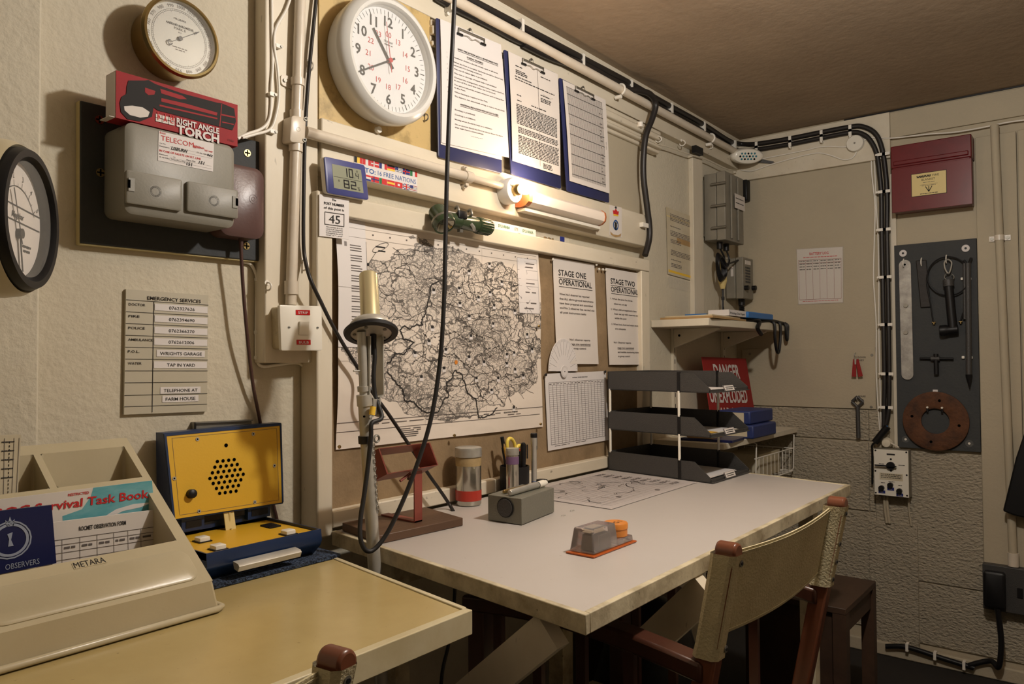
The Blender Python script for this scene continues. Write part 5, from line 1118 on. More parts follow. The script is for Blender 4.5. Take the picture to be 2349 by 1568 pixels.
# pens on the box
zt2 = ZD+.0015+h
def pen_on(x0, y0, x1, y1, r, nm, lab, caps):
    a, b = V((x0, y0, zt2+r+.0008)), V((x1, y1, zt2+r+.0008)); d = (b-a).normalized(); L_ = (b-a).length; t = thing(nm, lab, 'dosimeter', a)
    part(t, 'barrel', MB().lathe(a, d, [(0, 0), (r*.8, .001), (r, .004), (r, L_-.05), (r*1.05, L_-.048), (r*1.05, L_-.04), (r*.95, L_-.038)], 'steel' if caps == 'a' else 'brass', 20))
    part(t, 'end_cap', MB().lathe(a+d*(L_-.038), d, [(r*1.1, 0), (r*1.2, .004), (r*1.2, .026), (r*.9, .028), (r*.9, .038), (0, .038)], 'white_plastic' if caps == 'a' else 'steel', 20))
pen_on(1.335, -.318, 1.500, -.300, .0072, 'dosimeter_pen', 'thick silver pen dosimeter lying across the grey box', 'a')
pen_on(1.350, -.288, 1.485, -.284, .0045, 'dosimeter_pen', 'thin brass pen dosimeter lying at the back of the grey box', 'b')
p = Y(1243, 1101, -.235); t = thing('eyepiece', 'small black round eyepiece on a stem behind the grey box', 'lens', (p.x, p.y, ZD)); part(t, 'stem', MB().cyl((p.x, p.y, ZD+.001), (p.x, p.y, p.z-.004), .004, 'black')); part(t, 'disc', MB().cyl((p.x, p.y, p.z-.005), (p.x, p.y, p.z+.002), .0145, 'black', seg=28))
# clear dosimeter case
f0, f1 = V((1.192, -.636, ZD)), V((1.352, -.637, ZD)); b1, b0 = V((1.352, -.578, ZD)), V((1.192, -.572, ZD)); s = Sheet(b0, b1, f1, f0)
t = thing('dosimeter_case', 'clear plastic case with an orange screw cap on an amber base', 'instrument', (1.27, -.6, ZD))
part(t, 'base', MB().box(s, 0, 0, 1, 1, .0008, .004, 'amber_base'), .001)
def taper(u0, u1, v0, v1, h0, h1, ins, mt):
    du, dv = ins/s.W, ins/s.H; return MB().hexa([s(u0, v0, h0), s(u1, v0, h0), s(u1, v1, h0), s(u0, v1, h0), s(u0+du, v0+dv, h1), s(u1-du*.5, v0+dv, h1), s(u1-du*.5, v1-dv, h1), s(u0+du, v1-dv, h1)], mt)
part(t, 'cover', taper(.04, .60, .06, .94, .0045, .050, .006, 'clear'), .003); part(t, 'lower_cover', taper(.605, .96, .08, .92, .0045, .016, .001, 'clear'), .002)
part(t, 'inner_block', taper(.2, .48, .3, .76, .006, .034, .002, 'hammer_grey')); part(t, 'inner_label', MB().quad(s, .2, .3, .42, .62, .0385, 'paper_old'))
c = s(.80, .5, .017); part(t, 'knob', MB().lathe(c, (0, 0, 1), [(0, 0), (.0235, 0), (.0235, .014), (.0245, .0145), (.0245, .024), (.023, .026), (0, .0262)], 'orange', 32))
ks = Sheet(c+V((-.02, .02, .0264)), c+V((.02, .02, .0264)), c+V((.02, -.02, .0264)), c+V((-.02, -.02, .0264))); m = MB().text(ks, 'G 1', .5, .75, .3, 'ink', al='c', w=.0004); part(t, 'marking', m)
for k, (px, py, lab) in enumerate(((1293, 1181, 'small paper clip on the desk nearer the grey box'), (1313, 1170, 'small paper clip on the desk towards the plotting chart'))):
    p = Z(px, py, ZD+.002); m = MB().tube([p+V((.008*math.cos(a), .003*math.sin(a), 0)) for a in [i*.5 for i in range(12)]], .0006, 'steel', 6, 2); solo('paper_clip', lab, 'clip', m, group='paper clips on the desk')

# ================================================================= probe pole
bx_, by_ = .992, -.262
t = thing('survey_meter_pole', 'aluminium pole with a gold capped probe head standing between the desks', 'instrument', (.998, -.262, 0))
pt = lambda px, py, y=-.262: Y(px, py, y)
p1, p2, p3, p4 = pt(829, 775), pt(834, 905), pt(840, 1010), pt(858, 1300); d = (p4-p3).normalized(); foot = p4+d*((p4.z-.001)/-d.z)
part(t, 'lower_tube', MB().cyl(pt(836, 920), foot, .0128, 'alu', seg=28)); part(t, 'upper_tube', MB().cyl(p1+V((0, 0, .012)), pt(836, 925), .0088, 'alu', seg=24))
m = MB(); a, b = pt(835, 905), pt(837, 930); m.cyl(a, b, .0150, 'alu', seg=28); m2 = MB().cyl(pt(833, 885), pt(834, 897), .0115, 'alu', seg=24); part(t, 'collar', m); part(t, 'collar', m2)
a, b = pt(838, 999), pt(839, 1016); part(t, 'band', MB().cyl(a, b, .0140, 'black_rubber', seg=28)); q = (a+b)/2+V((.022, -.004, 0)); part(t, 'ring_clip', MB().tube([q+V((.0065*math.cos(i*.45), -.003, .0065*math.sin(i*.45))) for i in range(15)], .0022, 'dull_steel', 8, 2))
p = pt(826, 850); part(t, 'pin', MB().cyl(p+V((-.016, 0, 0)), p+V((.004, 0, 0)), .0018, 'steel', seg=8)); p = pt(836, 955, -.276); part(t, 'hole', MB().cyl(p+V((0, .002, 0)), p+V((0, -.0004, 0)), .002, 'hole', seg=12))
hc = pt(851, 757); up = V((.24, .34, .9)).normalized(); _hx, _hy = frame_of(up)
part(t, 'disc', MB().lathe(hc-up*.006, up, [(.040, -.004), (.052, -.003), (.0535, .002), (.050, .006), (.044, .008)], 'black_rubber', 48))
part(t, 'flange', MB().lathe(hc, up, [(.0, -.008), (.040, -.008), (.043, -.004), (.043, .004), (.042, .010), (.036, .018), (.030, .020), (.020, .021)], 'alu', 48))
part(t, 'head', MB().lathe(hc+up*.018, up, [(.0205, 0), (.0195, .004), (.0188, .106), (.0178, .109), (0, .110)], 'probe_gold', 40), label='gold coloured cylinder')
for px0, nm in ((843, 'bracket'), (876, 'bracket')):
    k = -1 if px0 == 843 else 1; a0 = hc+V((k*.016+.004, -.002, -.012)); a1 = a0+V((k*.002, 0, -.115)); a2 = a1+V((-k*.010, 0, -.006)); a3 = a2+V((0, 0, -.034)); a4 = a3+V((k*.012, -.002, -.004)); m = MB()
    for a, b in ((a0, a1), (a1, a2), (a2, a3), (a3, a4)): n = (b-a).normalized().cross(V((0, 1, 0)))*.0013; m.hexa([q+V((0, y, 0)) for y in (-.011, .011) for q in (a-n, b-n, b+n, a+n)], 'alu')
    part(t, 'bracket', m)
part(t, 'clamp_plate', MB().wb(hc.x-.006, hc.x+.015, -.274, -.262, hc.z-.165, hc.z-.135, 'galv'))
for k in range(5): a = k*1.2566+.3; q = hc-up*.0078+(_hx*math.cos(a)+_hy*math.sin(a))*.032; part(t, 'screw', MB().cyl(q, q-up*.0025, .0035, 'dull_steel', seg=12))
cp = [hc+V((.004, -.002, -.008)), hc+V((.006, -.004, -.05)), hc+V((.003, -.004, -.09)), hc+V((.006, -.006, -.13)), hc+V((.008, -.022, -.17)), pt(853, 970, -.285), pt(851, 1000, -.285), pt(845, 1060, -.282), pt(836, 1130, -.282), pt(827, 1190, -.284), pt(827, 1235, -.290), pt(840, 1262, -.295), pt(862, 1256, -.30), pt(895, 1210, -.31), pt(940, 1110, -.33), pt(985, 975, -.35), pt(1008, 840, -.36), pt(1018, 700, -.37), pt(1022, 540, -.375), pt(1026, 380, -.38), pt(1033, 200, -.38), pt(1040, 60, -.38), pt(1045, -60, -.38)]
solo('probe_cable', 'thick black cable looping from the probe head up to the ceiling', 'cable', MB().tube(cp, .0044, 'black_rubber', 12)); 
part(t, 'gland', MB().cyl(cp[0], cp[0]-V((-.001, 0, .04)), .0065, 'black', r2=.0050)); part(t, 'yellow_tag', MB().cyl(pt(856, 932, -.285), pt(853, 951, -.285), .0058, 'flag_yellow', seg=14), label='yellow sleeve')
m = MB()
for i in range(18): q = pt(857+.6*i, 1020+9*i, -.276); m.tube([q+V((.0028*math.cos(j*.785), .002*(i % 2), .0042*math.sin(j*.785))) for j in range(9)], .0007, 'dull_steel', 5, 1)
part(t, 'chain', m)

# ================================================================= carpet and radio
zc2 = ZD+.007
m = MB(); a, b = Z(488, 1352, ZD), Z(780, 1277.5, ZD); s = Sheet((a.x-.06, -.03, ZD+.0006), (b.x+.012, -.03, ZD+.0006), (b.x+.001, b.y, ZD+.0006), (a.x-.06, a.y, ZD+.0006)); m.grid(s, 1, 1, .006, 'carpet')
solo('carpet_mat', 'blue flecked carpet offcut on the yellow desk under the radio', 'mat', m)
x0, x1, y0, y1, z0, z1 = .652, .881, -.229, -.052, zc2+.0008, .924
t = thing('speaker_unit', 'yellow and blue two part loudspeaker telephone unit standing on the carpet mat', 'radio', (.77, -.14, z0))
m = MB(); P_ = [(y0, z1), (y0-.003, z1-.02), (y0+.002, z0+.018), (y0+.022, z0), (y1, z0), (y1, z1)]; n = 6
vs = [V((x, y, z)) for x in (x0, x1) for y, z in P_]; m.add(vs, [tuple(range(n))[::-1], tuple(range(n, 2*n))]+[(i, i+1, i+1+n, i+n) for i in range(4)]+[(4, 5, 11, 10)], 'radio_blue')
r_ = .003
for a in ((x0, x1, y0, y0+r_), (x0, x0+r_, y0+r_, y1), (x1-r_, x1, y0+r_, y1)): m.wb(a[0], a[1], a[2], a[3], z1-.012, z1, 'radio_blue')
m.wb(x0, x1, y1, y1+r_, z0, z1+.012, 'radio_blue'); part(t, 'base_casing', m)
zz = z1-.007; sb = Sheet((x0+.004, y1-.001, zz), (x1-.004, y1-.001, zz), (x1-.004, y0+.004, zz), (x0+.004, y0+.004, zz)); m = MB().grid(sb, 1, 1, .002, 'radio_yellow'); part(t, 'base_panel', m, label='yellow panel of the base')
for px, py in ((464, 1236), (500, 1254), (661, 1220)): u, v = UV(sb, px, py, .006); k = MB().rbox(sb, u-.045, v-.06, u+.045, v+.06, .001, .011, .002, 'key_white', 2, top=.0015).box(sb, u-.055, v-.075, u+.055, v+.075, .0015, .004, 'black'); part(t, 'push_key', k, label='white push key')
u, v = UV(sb, 622, 1206, .003); m = MB()
for k in range(6): m.box(sb, u-.055, v-.11+.035*k, u+.055, v-.09+.035*k, .001, .005, 'black')
m.box(sb, u-.055, v-.11, u+.055, v+.09, .001, .0025, 'black'); part(t, 'grille', m)
for px in (441, 594): q = Y(px, 1222 if px == 441 else 1193, y1); q.z = z1+.006; part(t, 'bolt', MB().cyl((q.x, y1+.001, q.z), (q.x, y1-.003, q.z), .0035, 'steel', seg=14))
hl, hr = Y(543, 1304, y0-.018), Y(686, 1268, y0-.018); hz = (hl.z+hr.z)/2; m = MB(); P_ = [(-.010, -.006), (-.022, -.009), (-.026, .0), (-.022, .004), (-.006, .006)]; vs = [V((x, y0+y+.0, hz+z+.004)) for x in (hl.x, hr.x) for y, z in P_]; n = 5
m.add(vs, [tuple(range(n))[::-1], tuple(range(n, 2*n))]+[(i, (i+1) % n, (i+1) % n+n, i+n) for i in range(n)], 'alu')
for x in (hl.x+.012, hr.x-.012): m.cyl((x, y0-.010, hz+.004), (x, y0+.004, hz+.004), .003, 'alu', seg=10)
part(t, 'handle', m, label='silver bar handle')
# upright part
yt_, yb_ = -.048, -.072; L4 = [Y(381, 1000, yt_), Y(641, 976, yt_), Y(646, 1152, yb_), Y(401, 1190, yb_)]; sp = Sheet(*L4)
yo = .038; bk = [p+V((0, 1, 0))*q for p, q in zip(L4, (.030, .030, .058, .058))]
m = MB(); e = .004; O = [sp(-e/sp.W, -e/sp.H*1.5, -.001), sp(1+e/sp.W, -e/sp.H*1.5, -.001), sp(1+e/sp.W, 1+e/sp.H*.6, -.001), sp(-e/sp.W, 1+e/sp.H*.6, -.001)]
m.hexa(O+[V((p.x, min(-.006, b.y), p.z)) for p, b in zip(O, bk)], 'radio_blue')
for a in ((-.016, -.03, 1.016, 0), (-.016, 0, 0, 1), (1, 0, 1.016, 1)): m.box(sp, a[0], a[1], a[2], a[3], -.002, .002, 'radio_blue')
part(t, 'speaker_casing', m)
m = MB().grid(sp, 1, 1, .001, 'radio_yellow')
for a in ((.04, .03, .97, .034), (.04, .96, .97, .964), (.04, .03, .0425, .964), (.967, .03, .97, .964)): m.quad(sp, *a, .0014, 'ink_grey')
part(t, 'speaker_panel', m, label='yellow speaker panel')
uc, vc = UV(sp, 520, 1092); pu, pv_ = 12.6/262*1., .0
ux, vx = UV(sp, 520+12.7, 1092-1.2); du = ux-uc; rowh = du*sp.W*.866/sp.H
m = MB()
for r, n in enumerate((4, 5, 6, 7, 6, 5, 4)):
    for k in range(n): m.disc(sp, uc+(k-(n-1)/2)*du, vc+(r-3)*rowh, .0034, .0012, .0014, 'hole', 14)
part(t, 'sound_holes', m); u, v = UV(sp, 518, 1021); part(t, 'hole', MB().disc(sp, u, v, .0038, .0012, .0014, 'hole', 14))
for px, py in ((452, 1007), (580, 995), (399, 1097), (629, 1067.6), (456, 1172), (584, 1151)): u, v = UV(sp, px, py); k = MB(); k.disc(sp, u, v, .0036, .001, .002, 'steel', 16); k.disc(sp, u, v, .0015, .002, .0022, 'hole', 8); part(t, 'screw', k)
u, v = UV(sp, 440, 1132, .006); part(t, 'knob', MB().lathe(sp(u, v, .001), sp.n, [(0, 0), (.0085, 0), (.008, .010), (.006, .0115), (0, .0118)], 'black', 24))
for a, b in ((413, 465), (565, 616)):
    ym_ = -.058; A_, B_ = Y(a, 1190 if a < 500 else 1168, ym_), Y(b, 1186 if a < 500 else 1160, ym_); part(t, 'hinge', MB().wb(A_.x, B_.x, ym_-.006, ym_+.006, z1+.004, max(L4[2].z, L4[3].z)+.002, 'radio_blue').wb(A_.x+.008, B_.x-.006, ym_-.0072, ym_-.006, z1+.010, z1+.022, 'black'))
A_ = Y(512, 1172, -.066); B_ = Y(535, 1172, -.066); part(t, 'ribbon_cable', MB().tube([V(((A_.x+B_.x)/2, -.062, .965)), V(((A_.x+B_.x)/2+.001, -.070, .945)), V(((A_.x+B_.x)/2-.001, -.072, z1-.002)), V(((A_.x+B_.x)/2, -.080, zz+.003))], .002, 'label_cream', 6).hexa([V((x, y, z)) for z, o in ((zz+.002, -.010), (.960, 0)) for x, y in ((A_.x, -.066+o), (B_.x, -.066+o), (B_.x, -.064+o), (A_.x, -.064+o))], 'label_cream'), label='cream ribbon cable')

# ================================================================= desk organiser
xl, xr_ = .305, .594; s = Sheet((xl, -.07, 1.11), (xr_, -.07, 1.11), (xr_, -.352, .916), (xl, -.352, .916)); U = lambda x: (x-xl)/(xr_-xl)
t = thing('desk_organiser', 'cream moulded plastic sloping desk organiser holding booklets and forms', 'organiser', (.35, -.2, ZD))
m = MB(); hs = [(U(.455), .065, U(.582), .30), (U(.315), .065, U(.445), .30), (U(.315), .345, U(.577), .735)]
us = sorted({0, 1, *[h[0] for h in hs], *[h[2] for h in hs]}); vs_ = sorted({0, 1, *[h[1] for h in hs], *[h[3] for h in hs]})
def inh(u, v): return any(h[0] < u < h[2] and h[1] < v < h[3] for h in hs)
for i in range(len(us)-1):
    for j in range(len(vs_)-1):
        if not inh((us[i]+us[i+1])/2, (vs_[j]+vs_[j+1])/2): m.quad(s, us[i], vs_[j], us[i+1], vs_[j+1], 0, 'cream_plastic')
for h, dp in zip(hs, (.10, .10, .085)):
    a, b, c, d = s(h[0], h[1]), s(h[2], h[1]), s(h[2], h[3]), s(h[0], h[3]); zb_ = max(ZD+.012, d.z-dp+.03)
    lo = [V((p.x, p.y+k, zb_)) for p, k in ((a, -.004), (b, -.004), (c, .004), (d, .004))]; m.add([a, b, c, d]+lo, [(0, 1, 5, 4), (1, 2, 6, 5), (2, 3, 7, 6), (3, 0, 4, 7), (4, 5, 6, 7)], 'cream_plastic')
T_ = [s(0, 0), s(1, 0), s(1, 1), s(0, 1)]; G_ = [V((xl, -.062, ZD+.001)), V((xr_+.010, -.062, ZD+.001)), V((xr_+.012, -.352, ZD+.001)), V((xl, -.352, ZD+.001))]
m.add(T_+G_, [(0, 1, 5, 4), (1, 2, 6, 5), (2, 3, 7, 6), (3, 0, 4, 7)], 'cream_plastic'); part(t, 'tray_body', m, .004)
part(t, 'front_panel', MB().rbox(s, .03, .795, U(.580), .975, 0, .0035, .018, 'cream_plastic', 6, top=.003)); part(t, 'foot_lip', MB().tube([V((xl, -.356, ZD+.0055)), V((xr_+.006, -.356, ZD+.0055)), V((xr_+.016, -.350, ZD+.0055)), V((xr_+.014, -.10, ZD+.0055))], .0048, 'cream_plastic', 10, smooth=False))
u, v = UV(s, 205, 1290); part(t, 'name_strip', MB().box(s, u-.075, v-.012, u+.075, v+.020, .0002, .0006, 'cream_plastic').text(s, 'METARA', u, v+.016, .030, 'ink', wd=.14, al='c', bold=.0, w=.001), label='METARA name strip')
# booklets standing in the slot
def doc(px, y, name, label, mat, fn, th=.002, cat='booklet'):
    sh = SY(px, y); m = MB().grid(sh, 1, 1, th, mat); fn(m, sh, th+.0006); return solo(name, label, cat, m)
yk = -.185
def f1(m, s_, w_):
    m.poly(s_, [(.60, .0), (1, 0), (1, .42), (.70, .44), (.40, .52), (.40, .34), (.52, .28), (.58, .12)], w_-.0008, w_-.0004, 'book_teal')
    m.poly(s_, [(.66, .42), (.74, .34), (.86, .30), (.99, .31), (.9, .36), (.78, .38), (.70, .44)], w_-.0003, w_, 'paper_w')
    m.text(s_, 'ROC Survival Task Book', .965, .235, .115, 'red_ink', wd=.95, al='r', w=w_+.0004, bold=.02, slant=.12); m.text(s_, 'RESTRICTED', .44, .075, .035, 'red_ink', wd=.13, al='l', w=w_, bold=.02)
B1 = [(-22, 1147), (347, 1101), (362, 1260), (-22, 1316)]; doc(B1, yk, 'task_book', 'teal and white RESTRICTED Survival Task Book behind the observation form', 'paper', f1)
B2 = [(118, 1197), (355, 1168), (358, 1262), (118, 1300)]
def f2(m, s_, w_):
    m.text(s_, 'ROCMET OBSERVATION FORM', .46, .26, .095, 'ink', wd=.45, al='c', w=w_, bold=.02)
    for v in (.40, .52, .70, .86): m.quad(s_, .0, v, .97, v+.012, w_, 'ink_grey')
    for i, u in enumerate((.08, .24, .40, .56, .70, .83, .97)): m.quad(s_, u, .40, u+.004, 1, w_, 'ink_grey'); m.words(s_, u+.02, .58, u+.12, .05, 'ink_grey', w_, 1) if i < 6 else None
doc(B2, yk-.014, 'observation_form', 'white ROCMET OBSERVATION FORM pad in front of the task book', 'paper', f2, .004, 'form')
B3 = [(-16, 1172), (116, 1157), (127, 1290), (-16, 1318)]
def f3(m, s_, w_):
    c = UV(s_, 24, 1238, w_); m.ring(s_, c[0], c[1], .019, .0225, w_, 'crest_silver', 40); m.ring(s_, c[0], c[1], .024, .026, w_, 'crest_silver', 18)
    m.poly(s_, [(c[0]-.06, c[1]-.22), (c[0]-.08, c[1]-.33), (c[0]-.03, c[1]-.29), (c[0], c[1]-.38), (c[0]+.03, c[1]-.29), (c[0]+.08, c[1]-.33), (c[0]+.06, c[1]-.22)], w_-.0004, w_, 'crest_silver')
    m.poly(s_, [(c[0]-.04, c[1]+.10), (c[0]-.02, c[1]-.02), (c[0]-.05, c[1]-.10), (c[0]+.04, c[1]-.12), (c[0]+.01, c[1]), (c[0]+.05, c[1]+.10)], w_-.0004, w_, 'crest_silver'); m.text(s_, 'OBSERVERS', .72, .95, .09, 'crest_silver', wd=.55, al='r', w=w_)
doc(B3, yk-.030, 'crest_folder', 'dark blue folder with a silver crown crest at the front of the organiser', 'navy', f3, .004, 'folder')
def f4(m, s_, w_):
    for i in range(5): m.words(s_, .25+.0*i, .1+.14*i, .75, .02, 'ink', w_, 1)
    for u in (.35, .72, .92): m.quad(s_, u, .05, u+.02, .98, w_, 'ink_grey')
    for k in range(14): m.quad(s_, .54, .1+.06*k, .57, .135+.06*k, w_, 'ink')
doc([(-12, 998), (48, 996), (40, 1140), (-12, 1146)], -.145, 'printed_card', 'grey printed card standing in the left rear compartment of the organiser', 'paper_old', f4, .001, 'card')
# ================================================================= ceiling runs
def pipe(name, label, pts, r, mat, cat, group=None): return solo(name, label, cat, MB().tube(pts, r, mat, 14), group=group)
A_, B_ = Y(1080, 2, -.055), Y(1667, 348, -.055); B_.z = A_.z = (A_.z+B_.z)/2; d_ = B_-A_
pipe('ceiling_pipe', 'long cream painted pipe running along the top of the map wall', [A_-d_*.45, A_, A_+d_*.5, B_, B_+V((.12, 0, 0))], .0145, 'conduit', 'pipe')
pA = [Y(940, -70, -.042)]+PY([(1066, -5), (1191, 60), (1332, 133), (1439, 189), (1520, 235), (1610, 284), (1670, 322)], -.042)+[V((XE-.03, -.035, X(1700, 330, XE-.02).z)), X(1734, 330, XE-.03), X(1810, 318, XE-.03), X(1880, 304, XE-.03), X(1950, 291, XE-.03), X(1978, 290, XE-.03), X(2006, 304, XE-.03), X(2022, 335, XE-.03), X(2031, 390, XE-.03), X(2035, 451, XE-.03), X(2035, 540, XE-.03), X(2038, 700, XE-.03), X(2040, 860, XE-.03), X(2038, 945, XE-.03), X(2028, 985, XE-.03)]
pipe('armoured_cable', 'thick black cable hugging the ceiling then dropping nearest the fire blanket cabinet', pA, (.0125, .0088), 'black_cable', 'cable', 'thick black cables')
pB = PY([(1000, -10), (1041, 14), (1120, 54), (1191, 92), (1262, 120), (1335, 147), (1400, 181), (1442, 202), (1490, 233), (1520, 251), (1606, 298), (1668, 334)], -.042)+[V((XE-.03, -.03, X(1700, 345, XE-.02).z)), X(1734, 343, XE-.03), X(1810, 331, XE-.03), X(1880, 317, XE-.03), X(1950, 304, XE-.03), X(1975, 306, XE-.03), X(1995, 320, XE-.03), X(2011, 352, XE-.03), X(2018, 400, XE-.03), X(2022, 451, XE-.03), X(2023, 540, XE-.03), X(2026, 700, XE-.03), X(2029, 860, XE-.03), X(2028, 930, XE-.03), X(2027, 980, XE-.03)]
pipe('armoured_cable', 'thick black cable running just below the ceiling cable and dropping on its left', pB, (.0125, .0088), 'black_cable', 'cable', 'thick black cables')
pC = PY([(1200, 100), (1262, 131), (1335, 158), (1400, 192), (1430, 207), (1448, 212), (1468, 222), (1481, 244), (1478, 275), (1468, 321), (1468, 398), (1476, 470), (1482, 520), (1481, 552), (1472, 586)], -.044)
pC = [p+V((0, dy, 0)) for p, dy in zip(pC, [0, 0, 0, 0, -.010, -.030, -.042, -.042, -.034, -.022]+[-.014]*20)]
pipe('armoured_cable', 'braided black cable bending down the wall at the right end of the clipboards', pC, .0112, 'black_cable', 'cable', 'thick black cables')
for k, (px, py, ax, lab) in enumerate([(1030, 8, 1, 'leftmost white cable clip on the ceiling run'), (1192, 60, 1, 'white cable clip above the first clipboard'), (1332, 138, 1, 'white cable clip above the middle clipboard'), (1443, 196, 1, 'white cable clip above the rightmost clipboard'), (1536, 248, 1, 'white cable clip above the moulding end'), (1611, 290, 1, 'white cable clip between moulding and corner'), (1682, 332, 1, 'white cable clip in the room corner'),
                                       (1735, 337, 0, 'white cable clip above the oval alarm'), (1812, 324, 0, 'second white cable clip along the end wall ceiling'), (1884, 311, 0, 'third white cable clip along the end wall ceiling'), (1950, 299, 0, 'white cable clip just before the cables bend'),
                                       (2027, 353, 0, 'topmost white clip on the falling cables'), (2028, 439, 0, 'second white clip down the falling cables'), (2029, 526, 0, 'third white clip down the falling cables'), (2031, 635, 0, 'fourth white clip down the falling cables'), (2033, 744, 0, 'fifth white clip down the falling cables'), (2035, 857, 0, 'sixth white clip down the falling cables'), (2034, 934, 0, 'lowest white clip on the falling cables')]):
    m = MB()
    if ax == 1: p = Y(px, py, -.042); m.box(ident, p.x-.006, -.056, p.x+.006, -.031, p.z-.022, p.z+.018, 'white_clip'); m.cyl((p.x, -.031, p.z-.026), (p.x, -.040, p.z-.026), .005, 'white_clip', seg=12)
    else:
        p = X(px, py, XE-.04); vert = px > 2000; hy, hz = (.024, .006) if vert else (.006, .024); m.wb(XE-.043, XE-.0385, p.y-hy, p.y+hy, p.z-hz, p.z+hz, 'white_clip'); m.wb(XE-.043, XE-.012, p.y-.006, p.y+.006, p.z-.006, p.z+.006, 'white_clip')
        q = (0, -1) if vert else (1, 0); m.cyl((XE-.044, p.y+(hy+.004 if vert else 0), p.z-(0 if vert else hz+.004)), (XE-.014, p.y+(hy+.004 if vert else 0), p.z-(0 if vert else hz+.004)), .0045, 'white_clip', seg=10)
    solo('cable_clip', lab, 'clip', m, group='white clips on the thick black cables')
p = Y(1474, 284, -.06); solo('cable_tie', 'white tie round the braided cable just above the moulding', 'tie', MB().cyl(p+V((0, .01, .008)), p+V((0, .01, -.010)), .0108, 'white_clip'))
p = Y(1478, 518, -.05); solo('cable_clip', 'white clip holding the braided cable beside the crest sticker', 'clip', MB().wb(p.x-.028, p.x+.013, -.061, -.0455, p.z-.007, p.z+.009, 'white_clip'))
for k, (px, py, lab) in enumerate(((1423, 224, 'white pipe clip above the rightmost clipboard'), (1630, 322, 'white pipe clip nearest the room corner'))):
    p = Y(px, py, -.055); p.z = A_.z; pts = [p+V((0, -.0185*math.cos(a), .0185*math.sin(a))) for a in [i*.35-1.2 for i in range(9)]]; solo('pipe_clip', lab, 'clip', MB().tube(pts, .004, 'white_clip', 8, 2).cyl(p+V((0, .02, -.025)), p+V((0, -.004, -.025)), .007, 'white_clip'), group='white pipe clips')
def wc(label, l, r=.0028, x=XE-.024, head=[]): return solo('white_cable', label, 'cable', MB().tube(head+[X(a, b, x) for a, b in l], r, 'white_clip', 8))
wc('thin white cable running from the alarm to the round junction box', [(1745, 365), (1800, 354), (1850, 344), (1880, 337), (1910, 336), (1935, 337), (1950, 334)])
wc('thin white cable looping under the round junction box back to the corner', [(1965, 348), (1955, 362), (1935, 366), (1905, 356), (1880, 351), (1850, 355), (1800, 368), (1760, 380), (1725, 392), (1700, 390)])
wc('thin white cable crossing from the junction box over the fire blanket cabinet', [(1975, 325), (2000, 316), (2040, 317), (2090, 312), (2135, 307), (2190, 303), (2250, 293), (2320, 279), (2400, 270)])
wc('thin white cable falling on the left of the black cables, outermost', [(1975, 318), (1992, 328), (1998, 355), (2000, 400), (2007, 470), (2006, 540), (2004, 640), (2010, 744), (2010, 850), (2016, 960), (2022, 1010)], x=XE-.012)
wc('thin white cable falling between the outermost one and the black cables', [(1985, 318), (2000, 335), (2006, 380), (2010, 470), (2014, 540), (2016, 640), (2016, 744), (2018, 850), (2021, 960), (2026, 1010)], x=XE-.012)
solo('wall_cable', 'thin white cable along the lower edge of the beam into the corner', 'cable', MB().tube(PY([(1500, 330), (1530, 336), (1570, 350), (1620, 366), (1660, 385), (1690, 392)], -.034), .0026, 'timber', 8))
# alarm, bracket, junction box
c = X(1713, 358, XE-.10); nn = V((-.75, -.60, -.30)).normalized(); gx = V((0, 0, 1)).cross(nn).normalized(); gz = nn.cross(gx)
if gz.z < 0: gz = -gz
def al(u, v, w=0.): return c+gx*u+gz*v+nn*w
t = thing('alarm_unit', 'pale oval alarm with round holes mounted in the top corner of the room', 'alarm', c)
m = MB(); seg = 36; pr = [(1., -.04), (1., 0), (.97, .012), (.86, .020), (.70, .022)]; m.add([al(.075*k*math.cos(i*6.2832/seg), .036*k*math.sin(i*6.2832/seg), w) for k, w in pr for i in range(seg)], [(j*seg+i, j*seg+(i+1) % seg, (j+1)*seg+(i+1) % seg, (j+1)*seg+i) for j in range(4) for i in range(seg)]+[tuple(range(4*seg, 5*seg))], 'white_plastic'); part(t, 'housing', m)
for r, n in ((1, 5), (0, 6), (-1, 5)):
    for k in range(n): u, v = (k-(n-1)/2)*.0145, r*.0125; part(t, 'vent_hole', MB().add([al(u+.0048*math.cos(i*.7854), v+.0048*math.sin(i*.7854), .0226) for i in range(8)], [tuple(range(8))], 'teal' if (k+r) % 3 else 'hole'))
q0 = X(1695, 362, XE-.06); q1 = X(1775, 376, XE-.02); solo('metal_bracket', 'dark metal strap bracket under the oval alarm', 'bracket', MB().hexa([q0+V((0, 0, .012)), q1+V((0, 0, .012)), q1, q0-V((0, 0, .008)), q0+V((.004, .004, .012)), q1+V((.004, .004, .012)), q1+V((.004, .004, 0)), q0+V((.004, .004, -.008))], 'black_tray'))
c = X(1963, 330, XE-.02); t = thing('junction_box', 'round white junction box on the beam along the end wall', 'junction box', c); part(t, 'cover', MB().lathe(c+V((.0, 0, 0)), (-1, 0, 0), [(0, 0), (.035, 0), (.036, .012), (.033, .018), (0, .019)], 'white_plastic', 36)); part(t, 'screw', MB().cyl(c+V((-.019, 0, 0)), c+V((-.0205, 0, 0)), .004, 'dull_steel', seg=14))
